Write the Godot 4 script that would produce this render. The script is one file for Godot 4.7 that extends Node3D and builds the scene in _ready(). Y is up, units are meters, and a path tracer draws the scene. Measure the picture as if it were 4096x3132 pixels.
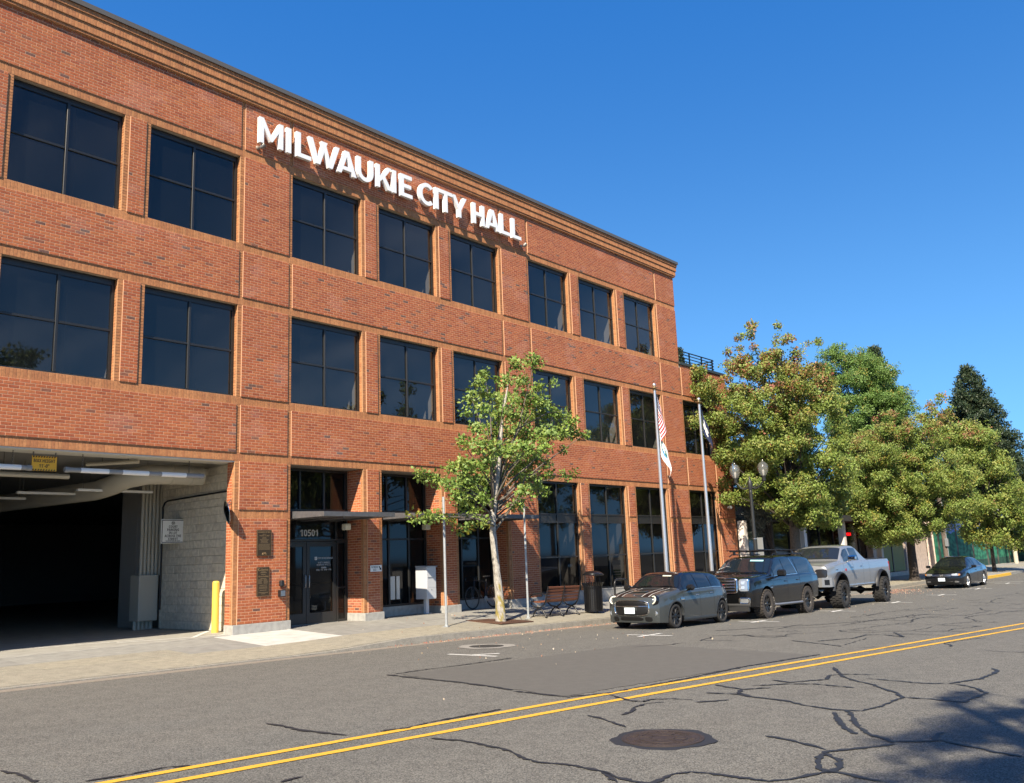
extends Node3D
# A brick city hall on a sloping street, built thing by thing. Units are metres; x runs along the facade, z towards the street.

const EYE := Vector3(0, 1.5, 18.607)
var rng := RandomNumberGenerator.new()
var mats := {}
var used := {}
var UPV := Vector3(0, 1, 0)

# ---------- mesh collecting ----------
class MB:
	var v := PackedVector3Array()
	var n := PackedVector3Array()
	var c := PackedColorArray()
	var uv := PackedVector2Array()
	var col := Color(1, 1, 1)
	func tri(a: Vector3, b: Vector3, d: Vector3) -> void:   # counter-clockwise from outside
		var m := (b - a).cross(d - a)
		if m.length_squared() < 1e-14:
			return
		m = m.normalized()
		v.append_array(PackedVector3Array([a, d, b])); n.append_array(PackedVector3Array([m, m, m]))
		c.append_array(PackedColorArray([col, col, col])); uv.append_array(PackedVector2Array([Vector2.ZERO, Vector2.ZERO, Vector2.ZERO]))
	func quad(a: Vector3, b: Vector3, d: Vector3, e: Vector3) -> void:
		var m := (b - a).cross(e - a)
		if m.length_squared() < 1e-14:
			m = (d - b).cross(e - b)
		if m.length_squared() < 1e-16:
			return
		m = m.normalized()
		v.append_array(PackedVector3Array([a, d, b, a, e, d])); n.append_array(PackedVector3Array([m, m, m, m, m, m]))
		c.append_array(PackedColorArray([col, col, col, col, col, col]))
		var u0 := Vector2(0, 1); var u1 := Vector2(1, 1); var u2 := Vector2(1, 0); var u3 := Vector2(0, 0)
		uv.append_array(PackedVector2Array([u0, u2, u1, u0, u3, u2]))
	func tri_n(a: Vector3, b: Vector3, d: Vector3, na: Vector3, nb: Vector3, nd: Vector3) -> void:
		if (b - a).cross(d - a).length_squared() < 1e-16:
			return
		v.append_array(PackedVector3Array([a, d, b])); n.append_array(PackedVector3Array([na, nd, nb]))
		c.append_array(PackedColorArray([col, col, col])); uv.append_array(PackedVector2Array([Vector2.ZERO, Vector2.ZERO, Vector2.ZERO]))
	func hexa(p: Array) -> void:   # 0-3 bottom ring, 4-7 top ring, both counter-clockwise from above
		quad(p[4], p[5], p[6], p[7]); quad(p[3], p[2], p[1], p[0])
		for i in 4:
			var j := (i + 1) % 4
			quad(p[i], p[j], p[j + 4], p[i + 4])
	func box(a: Vector3, b: Vector3, t := Transform3D()) -> void:
		var p := []
		for y in [a.y, b.y]:
			for q in [[a.x, b.z], [b.x, b.z], [b.x, a.z], [a.x, a.z]]:
				p.append(t * Vector3(q[0], y, q[1]))
		hexa(p)
	func cbox(a: Vector3, b: Vector3, h: float, t := Transform3D()) -> void:   # box with chamfered edges
		var s := (b - a) * 0.5; var o := (a + b) * 0.5
		h = minf(h, minf(s.x, minf(s.y, s.z)) * 0.9)
		for ax in 3:
			for sg in [-1.0, 1.0]:
				var u := (ax + 1) % 3; var w := (ax + 2) % 3
				var q := []
				for k in [[-1, -1], [1, -1], [1, 1], [-1, 1]]:
					var P := Vector3.ZERO
					P[ax] = s[ax] * sg; P[u] = (s[u] - h) * k[0]; P[w] = (s[w] - h) * k[1]
					q.append(t * (o + P))
				if sg > 0: quad(q[0], q[1], q[2], q[3])
				else: quad(q[3], q[2], q[1], q[0])
		for ax in 3:
			var u := (ax + 1) % 3; var w := (ax + 2) % 3
			for su in [-1.0, 1.0]:
				for sw in [-1.0, 1.0]:
					var q := []
					for k in [[-1, 0], [1, 0], [1, 1], [-1, 1]]:
						var P := Vector3.ZERO
						P[ax] = (s[ax] - h) * k[0]
						if k[1] == 0: P[u] = s[u] * su; P[w] = (s[w] - h) * sw
						else: P[u] = (s[u] - h) * su; P[w] = s[w] * sw
						q.append(t * (o + P))
					if su * sw < 0: quad(q[0], q[1], q[2], q[3])
					else: quad(q[3], q[2], q[1], q[0])
		for sx in [-1.0, 1.0]:
			for sy in [-1.0, 1.0]:
				for sz in [-1.0, 1.0]:
					var e := Vector3(sx, sy, sz)
					var A := t * (o + Vector3(s.x, s.y - h, s.z - h) * e); var B := t * (o + Vector3(s.x - h, s.y, s.z - h) * e); var C := t * (o + Vector3(s.x - h, s.y - h, s.z) * e)
					if sx * sy * sz > 0: tri(A, B, C)
					else: tri(A, C, B)
	func grid(p: Array, close_u := false, flip := false) -> void:   # p[i][j]; smooth normals; outside where (di x dj) points
		var ni := p.size(); var nj: int = p[0].size()
		var nn := []
		for i in ni:
			var r := PackedVector3Array(); r.resize(nj); nn.append(r)
		var last := ni if close_u else ni - 1
		for i in last:
			var i2 := (i + 1) % ni
			for j in nj - 1:
				var a: Vector3 = p[i][j]; var b: Vector3 = p[i2][j]; var d: Vector3 = p[i2][j + 1]; var e: Vector3 = p[i][j + 1]
				var m := (d - a).cross(e - b)
				nn[i][j] += m; nn[i2][j] += m; nn[i2][j + 1] += m; nn[i][j + 1] += m
		var sg := -1.0 if flip else 1.0
		for i in last:
			var i2 := (i + 1) % ni
			for j in nj - 1:
				var a: Vector3 = p[i][j]; var b: Vector3 = p[i2][j]; var d: Vector3 = p[i2][j + 1]; var e: Vector3 = p[i][j + 1]
				var na: Vector3 = nn[i][j].normalized() * sg; var nb: Vector3 = nn[i2][j].normalized() * sg; var nd: Vector3 = nn[i2][j + 1].normalized() * sg; var ne: Vector3 = nn[i][j + 1].normalized() * sg
				if flip:
					tri_n(a, d, b, na, nd, nb); tri_n(a, e, d, na, ne, nd)
				else:
					tri_n(a, b, d, na, nb, nd); tri_n(a, d, e, na, nd, ne)
	func tube(path: Array, rad, sides := 8, caps := true) -> void:
		var rings := []
		var m := path.size()
		var prev := Vector3.ZERO
		for i in m:
			var d: Vector3 = (path[mini(i + 1, m - 1)] - path[maxi(i - 1, 0)]).normalized()
			var s: Vector3
			if i == 0:
				s = d.cross(Vector3.UP if absf(d.y) < 0.9 else Vector3.RIGHT).normalized()
			else:
				s = (prev - d * prev.dot(d)).normalized()
			prev = s
			var w := d.cross(s)
			var r: float = rad[i] if rad is Array else rad
			var ring := []
			for k in sides + 1:
				var a := TAU * k / sides
				ring.append(path[i] + (s * cos(a) + w * sin(a)) * r)
			rings.append(ring)
		grid(rings, false, true)
		if caps:
			for k in sides:
				tri(path[0], rings[0][k + 1], rings[0][k])
				tri(path[m - 1], rings[m - 1][k], rings[m - 1][k + 1])
	func lathe(prof: Array, t := Transform3D(), seg := 20, smooth := true) -> void:   # prof: Vector2(radius, y) from bottom to top
		var rings := []
		for q in prof:
			var ring := []
			for k in seg + 1:
				var a := TAU * k / seg
				ring.append(t * Vector3(cos(a) * q.x, q.y, sin(a) * q.x))
			rings.append(ring)
		if smooth: grid(rings, false, false)
		else:
			for i in rings.size() - 1:
				grid([rings[i], rings[i + 1]], false, false)
	func prism(poly: PackedVector2Array, t: Transform3D, depth: float) -> void:   # polygon in local xy, front at local z = depth
		var ccw := poly
		if Geometry2D.is_polygon_clockwise(ccw):
			ccw = poly.duplicate(); ccw.reverse()
		var ix := Geometry2D.triangulate_polygon(ccw)
		for k in range(0, ix.size(), 3):
			var A := ccw[ix[k]]; var B := ccw[ix[k + 1]]; var C := ccw[ix[k + 2]]
			if (B - A).cross(C - A) < 0.0:
				var s := B; B = C; C = s
			tri(t * Vector3(A.x, A.y, depth), t * Vector3(B.x, B.y, depth), t * Vector3(C.x, C.y, depth))
			tri(t * Vector3(A.x, A.y, 0), t * Vector3(C.x, C.y, 0), t * Vector3(B.x, B.y, 0))
		for i in ccw.size():
			var A := ccw[i]; var B := ccw[(i + 1) % ccw.size()]
			quad(t * Vector3(A.x, A.y, 0), t * Vector3(B.x, B.y, 0), t * Vector3(B.x, B.y, depth), t * Vector3(A.x, A.y, depth))
	func brick(o: Vector3, u: Vector3, nn: Vector3, w: float, h: float, dep: float) -> void:   # o is the lower corner on the mortar plane
		var up := Vector3.UP * h; var r := u * w; var f := nn * dep; var e := 0.0025
		var ei := u * e; var eu := Vector3.UP * e
		var a := o + f + ei + eu; var b := o + r + f - ei + eu; var d := o + r + up + f - ei - eu; var g := o + up + f + ei - eu
		quad(a, b, d, g)
		quad(o, o + r, b, a); quad(o + r, o + r + up, d, b); quad(o + r + up, o + up, g, d); quad(o + up, o, a, g)
	func mesh() -> ArrayMesh:
		var arr := []
		arr.resize(Mesh.ARRAY_MAX)
		arr[Mesh.ARRAY_VERTEX] = v; arr[Mesh.ARRAY_NORMAL] = n; arr[Mesh.ARRAY_COLOR] = c; arr[Mesh.ARRAY_TEX_UV] = uv
		var m := ArrayMesh.new()
		if v.size() > 0:
			m.add_surface_from_arrays(Mesh.PRIMITIVE_TRIANGLES, arr)
		return m

# ---------- naming and tagging ----------
func numbered(called: String) -> String:
	var k: int = used.get(called, 0)
	used[called] = k + 1
	return called if k == 0 else "%s_%03d" % [called, k]

func tag(o: Node, label := "", category := "", group := "", kind := "") -> Node:
	if label: o.set_meta("label", label)
	if category: o.set_meta("category", category)
	if group: o.set_meta("group", group)
	if kind: o.set_meta("kind", kind)
	return o

func thing(called: String, label: String, category: String, at := Vector3.ZERO, turn := 0.0, group := "") -> Node3D:
	var o := Node3D.new()
	o.name = numbered(called); add_child(o)
	o.position = at; o.rotation.y = turn
	tag(o, label, category, group)
	return o

func node(called: String, parent: Node, at := Vector3.ZERO) -> Node3D:
	var o := Node3D.new()
	o.name = called; parent.add_child(o, true); o.position = at
	return o

func obj(called: String, mb, m: Material, parent: Node = null) -> MeshInstance3D:
	var o := MeshInstance3D.new()
	var me: Mesh = mb.mesh() if mb is MB else mb
	o.mesh = me
	o.material_override = m
	if parent == null:
		o.name = numbered(called); add_child(o)
	else:
		o.name = called; parent.add_child(o, true)
	return o

func struct(called: String, mb, m: Material, parent: Node = null) -> MeshInstance3D:
	var o := obj(called, mb, m, parent)
	if parent == null: o.set_meta("kind", "structure")
	return o

func copy_of(root: Node3D, label := "") -> Node3D:
	var r: Node3D = root.duplicate()
	r.name = numbered(str(root.name).get_slice("_00", 0)); add_child(r)
	if label: r.set_meta("label", label)
	return r

# ---------- materials ----------
func M(key: String, lin := Color(0.5, 0.5, 0.5), rough := 0.7, metal := 0.0, vcol := false) -> StandardMaterial3D:
	if mats.has(key):
		return mats[key]
	var m := StandardMaterial3D.new()
	m.resource_name = key
	m.albedo_color = Color(lin.r, lin.g, lin.b, 1).linear_to_srgb()
	m.albedo_color.a = lin.a
	m.roughness = rough; m.metallic = metal
	m.vertex_color_use_as_albedo = vcol
	mats[key] = m
	return m

func grain(m: StandardMaterial3D, t: Texture2D, size: float, bump := 0.0, bt: Texture2D = null) -> StandardMaterial3D:
	m.albedo_texture = t
	m.uv1_triplanar = true; m.uv1_world_triplanar = true
	m.uv1_scale = Vector3.ONE / size
	if bump > 0.0:
		m.heightmap_enabled = true; m.heightmap_scale = bump; m.heightmap_texture = bt if bt else t
	return m

func glass(key: String, lin: Color, alpha: float, spec := 0.5) -> StandardMaterial3D:
	var m := M(key, Color(lin.r, lin.g, lin.b, alpha), 0.02)
	m.transparency = BaseMaterial3D.TRANSPARENCY_ALPHA
	m.metallic_specular = spec
	return m

func speckle(size: int, lo: float, hi: float, blot: float, sd: int, cell := 1, warm := 0.0) -> ImageTexture:
	# grain of single pixels and cells over soft blotches, all tileable enough to repeat unseen
	var r := RandomNumberGenerator.new(); r.seed = sd
	var f := FastNoiseLite.new(); f.seed = sd; f.frequency = 4.0 / size; f.fractal_octaves = 3
	var soft := f.get_seamless_image(size, size)
	var g := FastNoiseLite.new(); g.seed = sd + 9; g.noise_type = FastNoiseLite.TYPE_CELLULAR; g.frequency = 1.0 / maxf(cell, 1.0); g.cellular_return_type = FastNoiseLite.RETURN_CELL_VALUE; g.fractal_type = FastNoiseLite.FRACTAL_NONE
	var d := PackedByteArray(); d.resize(size * size * 3)
	var k := 0
	for y in size:
		for x in size:
			var b := (soft.get_pixel(x, y).r - 0.5) * blot
			var t := r.randf() if cell <= 1 else clampf(0.5 + 0.55 * g.get_noise_2d(x, y) + r.randf_range(-0.18, 0.18), 0, 1)
			var q := clampf(lerpf(lo, hi, t) + b, 0, 1)
			var w := warm * (r.randf() - 0.5)
			d[k] = int(255 * pow(clampf(q + w, 0, 1), 0.4545)); d[k + 1] = int(255 * pow(q, 0.4545)); d[k + 2] = int(255 * pow(clampf(q - w, 0, 1), 0.4545)); k += 3
	return ImageTexture.create_from_image(Image.create_from_data(size, size, false, Image.FORMAT_RGB8, d))

# ---------- the lie of the land ----------
const RX := [-60.0, -10.0, 0.0, 10.0, 15.0, 20.8, 25.8, 31.8, 38.0, 46.5, 60.0, 100.0, 260.0]
const RY := [0.3, 0.0, -0.08, -0.22, -0.31, -0.43, -0.53, -0.62, -0.67, -0.71, -0.72, -0.70, -0.6]
const WX := [-60.0, 11.8, 13.4, 16.0, 18.5, 22.0, 26.7, 33.0, 37.0, 46.0, 60.0, 260.0]
const WY := [0.03, 0.0, 0.01, 0.02, 0.02, -0.04, -0.14, -0.27, -0.37, -0.5, -0.53, -0.42]
const ZC := 3.65
func knots(X: Array, Y: Array, x: float) -> float:
	if x <= X[0]: return Y[0]
	for i in X.size() - 1:
		if x <= X[i + 1]:
			return lerpf(Y[i], Y[i + 1], (x - X[i]) / (X[i + 1] - X[i]))
	return Y[-1]
func road_y(x: float) -> float: return knots(RX, RY, x)
func curb_y(x: float) -> float: return road_y(x) + 0.02 + 0.125 * clampf((x - 11.6) / 2.4, 0, 1)
func walk_y(x: float, z: float) -> float:
	var w := knots(WX, WY, x)
	return lerpf(w, curb_y(x), clampf(z / ZC, -0.1, 1.0))
func on_walk(x: float, z: float) -> Vector3: return Vector3(x, walk_y(x, z), z)
func on_road(x: float, z: float, lift := 0.0) -> Vector3: return Vector3(x, road_y(x) + lift, z)
func rnd(a: float, b: float) -> float: return rng.randf_range(a, b)
const CRACKS := [
	[0.025, [6.19, 13.23, 6.05, 13.46, 6.0, 13.68, 6.05, 13.92, 6.04, 14.12, 6.02, 14.29, 5.93, 14.44, 5.88, 14.57, 5.86, 14.74, 5.88, 14.84, 6.05, 14.84, 6.24, 14.82, 6.35, 14.9, 6.39, 15.02, 6.4, 15.13, 6.38, 15.25, 6.4, 15.4, 6.4, 15.5, 6.54, 15.62, 6.73, 15.68, 6.89, 15.74, 6.93, 15.81, 6.89, 15.93, 6.84, 16.07, 6.83, 16.22]],
	[0.025, [6.01, 14.32, 5.84, 14.52, 5.77, 14.61]],
	[0.033, [6.89, 15.74, 6.99, 15.65, 7.25, 15.53, 7.58, 15.45, 7.7, 15.52, 7.85, 15.62, 8.01, 15.73, 8.21, 15.82]],
	[0.031, [7.53, 15.47, 7.41, 15.62, 7.27, 15.71, 7.06, 15.77, 6.88, 15.77]],
	[0.025, [7.99, 14.74, 7.93, 14.97, 7.79, 15.25, 7.68, 15.43]],
	[0.03, [8.26, 15.8, 8.37, 15.69, 8.52, 15.51, 8.81, 15.3, 9.15, 15.13, 9.6, 14.93, 9.72, 14.83, 9.73, 14.63, 9.82, 14.36, 10.04, 14.05, 10.1, 13.8, 10.16, 13.51, 10.27, 13.3, 10.18, 12.94]],
	[0.032, [9.52, 14.79, 9.14, 14.98, 8.68, 15.22, 8.48, 15.4]],
	[0.027, [9.72, 14.83, 9.76, 14.99, 10.12, 15.06, 10.66, 15.04, 10.92, 15.05, 11.26, 14.87, 11.49, 14.66, 11.85, 14.4, 12.09, 14.11, 12.49, 13.77, 13.24, 13.39, 13.51, 13.25]],
	[0.027, [10.92, 15.05, 10.95, 15.3, 10.89, 15.56, 10.88, 15.7, 11.4, 15.72, 11.73, 15.73, 12.09, 15.53, 12.33, 15.29, 12.39, 15.16, 12.25, 14.9, 12.35, 14.49, 12.43, 14.11]],
	[0.03, [12.39, 15.16, 12.7, 15.25, 13.03, 15.36, 13.61, 15.37, 14.05, 15.34, 14.31, 15.21]],
	[0.025, [8.3, 15.78, 8.43, 15.98, 8.57, 16.11, 8.42, 16.35, 8.29, 16.59, 8.21, 16.8]],
	[0.025, [8.53, 16.05, 8.82, 16.0, 8.96, 16.02]],
	[0.028, [8.09, 12.67, 8.01, 12.9, 7.85, 13.18, 7.71, 13.41]],
	[0.025, [8.3, 12.96, 8.55, 12.94, 8.8, 12.8, 9.12, 12.77, 9.29, 12.89]],
	[0.026, [9.21, 12.46, 9.2, 12.66, 9.41, 12.65, 9.56, 12.82, 9.6, 13.09]],
	[0.026, [9.46, 13.2, 9.59, 13.32, 9.8, 13.45]],
	[0.028, [10.92, 12.68, 10.79, 12.91, 10.69, 13.19, 10.99, 13.42]],
	[0.027, [10.69, 13.19, 10.37, 13.28, 10.22, 13.51]],
	[0.03, [11.71, 13.11, 11.58, 13.41, 11.87, 13.57, 12.1, 13.7, 12.53, 13.56, 12.74, 13.68, 12.88, 14.08]],
	[0.025, [11.04, 13.14, 11.42, 13.45, 11.58, 13.75, 11.47, 14.3]],
	[0.035, [9.16, 10.69, 9.14, 11.14, 9.06, 11.71]],
	[0.031, [9.13, 11.66, 9.62, 11.91, 11.04, 12.01, 13.04, 12.06, 15.27, 12.34]],
	[0.026, [9.49, 12.0, 9.21, 12.46]],
	[0.036, [18.56, 9.07, 18.97, 9.15, 18.54, 9.58, 18.56, 10.0, 19.0, 10.23]],
	[0.033, [17.84, 10.73, 17.46, 11.32, 16.92, 12.1]],
	[0.036, [17.86, 11.25, 18.45, 11.45, 18.84, 11.62, 19.84, 11.53, 19.97, 11.87, 19.48, 12.41, 20.7, 11.83]],
	[0.028, [19.89, 7.92, 20.71, 8.3, 21.43, 8.57, 22.14, 9.05, 23.45, 9.55]],
	[0.032, [23.45, 9.55, 24.84, 10.03, 26.86, 10.25, 28.06, 10.53]],
	[0.029, [5.92, 9.97, 5.92, 10.25, 5.87, 10.64, 5.89, 10.97, 5.94, 11.3]],
	[0.025, [6.27, 12.14, 6.29, 12.28, 6.34, 12.48, 6.29, 12.82, 6.26, 13.07, 6.19, 13.23]],
	[0.028, [3.25, 9.99, 3.28, 10.2, 3.27, 10.48, 3.24, 10.73]],
	[0.025, [4.36, 12.44, 4.48, 12.42, 4.58, 12.43]],
	[0.025, [3.48, 11.05, 3.83, 11.12, 4.11, 11.12, 4.3, 11.24]],
	[0.025, [6.26, 11.42, 6.55, 11.52, 6.92, 11.48, 7.38, 11.52, 7.95, 11.56]],
	[0.04, [9.64, 7.72, 9.54, 8.55, 9.51, 9.31, 9.37, 10.11, 9.23, 10.63]],
	[0.028, [9.79, 7.76, 10.31, 7.75, 11.32, 7.82, 12.52, 7.81]],
]
const YOUNG := [20.14, 7.18, 2.54, 0.3, 19.0, 6.92, 2.82, 0.24, 18.42, 6.62, 2.09, 0.24, 17.71, 6.27, 2.47, 0.2, 18.05, 6.21, 3.16, 0.28, 18.8, 6.35, 3.15, 0.26, 21.21, 6.65, 1.84, 0.24, 21.75, 6.79, 2.03, 0.12, 18.75, 6.14, 1.23, 0.25, 18.25, 6.03, 2.28, 0.26, 20.5, 6.25, 1.04, 0.42, 19.84, 6.0, 2.32, 0.38, 19.89, 5.88, 2.86, 0.27, 17.91, 5.56, 1.86, 0.17, 17.4, 5.41, 2.96, 0.25, 18.44, 5.4, 2.72, 0.36, 21.27, 5.79, 1.05, 0.4, 20.35, 5.66, 2.61, 0.38, 22.1, 5.92, 1.91, 0.3, 22.18, 5.61, 2.3, 0.27, 22.83, 5.23, 2.26, 0.16, 17.07, 4.83, 3.0, 0.25, 18.57, 5.04, 2.27, 0.34, 20.31, 5.18, 1.42, 0.39, 19.7, 5.0, 2.58, 0.37, 19.73, 4.93, 3.18, 0.36, 21.98, 5.25, 2.03, 0.29, 22.67, 5.31, 1.99, 0.22, 17.35, 4.62, 2.16, 0.21, 16.3, 4.29, 3.68, 0.28, 16.73, 4.21, 3.87, 0.32, 18.46, 4.43, 2.96, 0.35, 18.41, 4.35, 3.61, 0.34, 19.49, 4.5, 3.35, 0.26, 21.82, 4.74, 2.19, 0.12, 17.68, 4.06, 1.5, 0.24, 16.78, 3.92, 2.86, 0.29, 17.71, 4.0, 2.62, 0.34, 19.08, 4.13, 2.04, 0.37, 20.32, 4.23, 1.64, 0.38, 20.37, 4.28, 2.19, 0.33, 20.7, 4.18, 2.37, 0.18, 15.78, 3.62, 2.31, 0.17, 15.53, 3.73, 2.33, 0.09, 16.13, 3.5, 2.38, 0.2, 15.73, 3.37, 3.26, 0.23, 16.9, 3.55, 2.68, 0.31, 18.5, 3.68, 1.82, 0.36, 19.27, 3.77, 1.78, 0.27, 19.48, 3.73, 2.32, 0.32, 21.03, 3.81, 1.62, 0.29, 21.63, 3.93, 1.69, 0.18, 21.37, 3.85, 2.48, 0.14, 22.86, 4.06, 1.76, 0.12, 16.77, 3.12, 2.41, 0.24, 17.72, 3.21, 2.07, 0.3, 17.19, 3.08, 3.05, 0.24, 18.65, 3.25, 3.17, 0.26, 19.49, 3.39, 2.98, 0.22, 18.68, 2.94, 3.01, 0.16, 20.88, 3.4, 2.12, 0.14, 15.22, 2.57, 2.55, 0.12, 15.8, 2.58, 2.31, 0.15, 15.96, 2.61, 2.58, 0.15, 16.84, 2.56, 2.07, 0.13, 17.19, 2.82, 2.31, 0.2, 18.91, 2.77, 1.21, 0.22, 18.03, 2.41, 1.75, 0.19, 16.31, 2.34, 3.82, 0.12, 17.52, 2.31, 1.78, 0.12, 18.45, 2.84, 3.02, 0.12]
const OUT_T1 := [-3.93, 9.69, -3.54, 9.48, -3.0, 9.01, -2.46, 8.79, -1.95, 9.16, -1.76, 9.55, -2.2, 10.02, -2.47, 10.73, -2.1, 11.2, -1.5, 10.79, -0.99, 11.15, -0.55, 10.68, -0.04, 11.13, 0.58, 11.14, 0.91, 10.52, 1.48, 10.05, 1.88, 10.25, 1.66, 9.54, 1.91, 8.94, 2.18, 7.95, 2.43, 6.73, 2.53, 5.54, 2.56, 4.37, 2.08, 3.24, 1.65, 2.5, 0.89, 2.31, 0.18, 2.57, -0.36, 2.44, -1.05, 3.18, -1.61, 3.84, -2.41, 3.49, -2.87, 3.59, -2.04, 4.18, -3.14, 4.25, -2.63, 4.7, -2.72, 5.52, -3.14, 6.2, -4.3, 6.86, -4.53, 7.13, -3.55, 7.22, -3.03, 7.67, -3.81, 8.07, -4.35, 8.46, -3.61, 8.56, -3.65, 9.07]
const OUT_T2 := [-3.12, 18.1, -2.13, 20.18, -1.94, 18.97, -1.12, 19.38, -1.12, 17.86, -0.03, 18.07, 0.97, 17.45, 1.75, 16.37, 2.75, 14.62, 3.46, 13.1, 3.86, 11.46, 3.05, 9.31, 1.95, 7.19, 0.33, 5.72, -2.63, 5.91, -2.9, 10.77, -3.27, 14.93]
const OUT_T3 := [-2.42, 7.41, -1.56, 8.17, -0.62, 8.91, 0.07, 8.22, 1.02, 8.34, 1.68, 7.66, 2.25, 7.0, 2.63, 6.36, 3.22, 5.32, 3.25, 4.14, 2.96, 3.18, 2.18, 2.54, 1.22, 1.99, 0.48, 1.83, -0.26, 1.77, -1.23, 1.41, -1.81, 1.23, -2.18, 2.25, -2.89, 2.79, -3.54, 3.13, -3.71, 4.38, -3.06, 5.89]
const OUT_T4 := [-3.49, 10.4, -2.51, 11.04, -1.6, 11.06, -1.24, 10.4, -1.79, 9.46, -0.86, 8.87, 0.32, 8.75, 0.87, 7.97, 1.35, 6.72, 1.62, 5.51, 2.19, 4.29, 2.73, 3.67, 2.61, 1.95, 1.71, 1.3, 0.84, 0.87, -0.16, 1.26, -1.17, 1.65, -1.62, 2.39, -1.12, 3.91, -0.91, 5.7, -1.8, 7.48, -2.54, 8.79]
const OUT_SP := [-1.37, 5.27, -0.52, 5.64, -0.11, 4.77, 0.02, 3.51, -0.24, 2.29, -0.84, 1.9, -1.29, 2.34, -1.35, 3.59]
func _ready() -> void:
	rng.seed = 20240917
	camera_and_light()
	make_textures()
	ground()
	city_hall()
	street_things()
	cars()
	far_things()
	trees()
	small_things()

func camera_and_light() -> void:
	var cam := Camera3D.new()
	cam.name = "camera"
	add_child(cam)
	cam.position = EYE
	cam.rotation_order = EULER_ORDER_YXZ
	cam.rotation_degrees = Vector3(10.5708, -49.8762, -2.2152)
	cam.fov = 47.4706
	cam.near = 0.1; cam.far = 2000.0
	cam.current = true
	var env := Environment.new()
	env.background_mode = Environment.BG_SKY
	var sky := Sky.new()
	var sm := ProceduralSkyMaterial.new()
	sm.sky_top_color = Color(0.010, 0.085, 0.29).linear_to_srgb()
	sm.sky_horizon_color = Color(0.185, 0.47, 0.84).linear_to_srgb()
	sm.sky_curve = 0.155
	sm.ground_horizon_color = Color(0.16, 0.17, 0.17).linear_to_srgb()
	sm.ground_bottom_color = Color(0.09, 0.085, 0.08).linear_to_srgb()
	sm.sun_angle_max = 1.0
	sm.sky_cover = thin_cloud()
	sm.sky_cover_modulate = Color(1, 1, 1, 1)
	sky.sky_material = sm
	env.sky = sky
	env.tonemap_mode = Environment.TONE_MAPPER_LINEAR
	env.tonemap_exposure = 2.05
	env.sdfgi_enabled = true; env.ssao_enabled = true; env.ssil_enabled = true
	var we := WorldEnvironment.new()
	we.name = "environment"; we.environment = env
	add_child(we)
	var sun := DirectionalLight3D.new()
	sun.name = "sun"
	add_child(sun)
	sun.look_at_from_position(Vector3.ZERO, Vector3(1.09, -1.0, -0.49), UPV)
	sun.light_energy = 1.6
	sun.light_color = Color(1.0, 0.945, 0.86)
	sun.light_angular_distance = 0.5
	sun.shadow_enabled = true

func thin_cloud() -> ImageTexture:
	# the window glass mirrors streaks of high cloud over the near side of the street; the sky in view is clear
	var w := 768; var h := 384
	var f := FastNoiseLite.new(); f.seed = 21; f.frequency = 1.6; f.fractal_octaves = 5; f.domain_warp_enabled = true; f.domain_warp_amplitude = 0.35; f.domain_warp_frequency = 1.2
	var im := Image.create(w, h, false, Image.FORMAT_RGBA8)
	for y in h:
		var el := PI * 0.5 - PI * (y + 0.5) / h
		for x in w:
			var az := TAU * (x + 0.5) / w
			var d := Vector3(sin(az) * cos(el), sin(el), -cos(az) * cos(el))
			if el < 0.03 or d.z < -0.1: im.set_pixel(x, y, Color(0, 0, 0, 0)); continue
			var p := d / (d.y + 0.25)
			var n := f.get_noise_3d(p.x * 1.4, 0.0, p.z * 0.5) * 0.5 + 0.5
			var a := smoothstep(0.38, 0.85, n) * smoothstep(-0.1, 0.35, d.z) * smoothstep(0.03, 0.2, el)
			var c := Color(0.55, 0.53, 0.50)
			im.set_pixel(x, y, Color(c.r, c.g, c.b, 0.85 * a))
	return ImageTexture.create_from_image(im)

var tx := {}
func make_textures() -> void:
	tx.asphalt = speckle(512, 0.22, 1.0, 0.12, 11, 3, 0.06)
	tx.patch = speckle(256, 0.72, 0.95, 0.12, 12, 2)
	tx.concrete = speckle(512, 0.78, 0.97, 0.3, 13, 2, 0.03)
	tx.aggregate = speckle(512, 0.55, 1.0, 0.25, 14, 3, 0.08)
	tx.brick = speckle(256, 0.72, 1.0, 0.35, 15, 2, 0.04)
	tx.fine = speckle(128, 0.85, 1.0, 0.12, 16)
	tx.bark = speckle(256, 0.45, 1.0, 0.5, 17, 5, 0.05)

# ---------- road, pavement, kerb ----------
func ribbon(mb: MB, pts: Array, wid: float, lift: float, rough := 0.0) -> void:   # pts: Vector2(x, z) on the road
	var L := []; var Rr := []
	for i in pts.size():
		var d: Vector2 = (pts[mini(i + 1, pts.size() - 1)] - pts[maxi(i - 1, 0)]).normalized()
		var s := Vector2(-d.y, d.x)
		var w := wid * 0.5 * (1.0 + (rnd(-rough, rough) if rough > 0 else 0.0))
		if rough > 0.3 and (i == 0 or i == pts.size() - 1): w *= 0.35
		var a: Vector2 = pts[i] + s * w; var b: Vector2 = pts[i] - s * w
		L.append(on_road(a.x, a.y, lift)); Rr.append(on_road(b.x, b.y, lift))
	for i in pts.size() - 1:
		var q := [Rr[i], Rr[i + 1], L[i + 1], L[i]]
		if (q[1] - q[0]).cross(q[3] - q[0]).y < 0: q.reverse()
		mb.quad(q[0], q[1], q[2], q[3])

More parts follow.
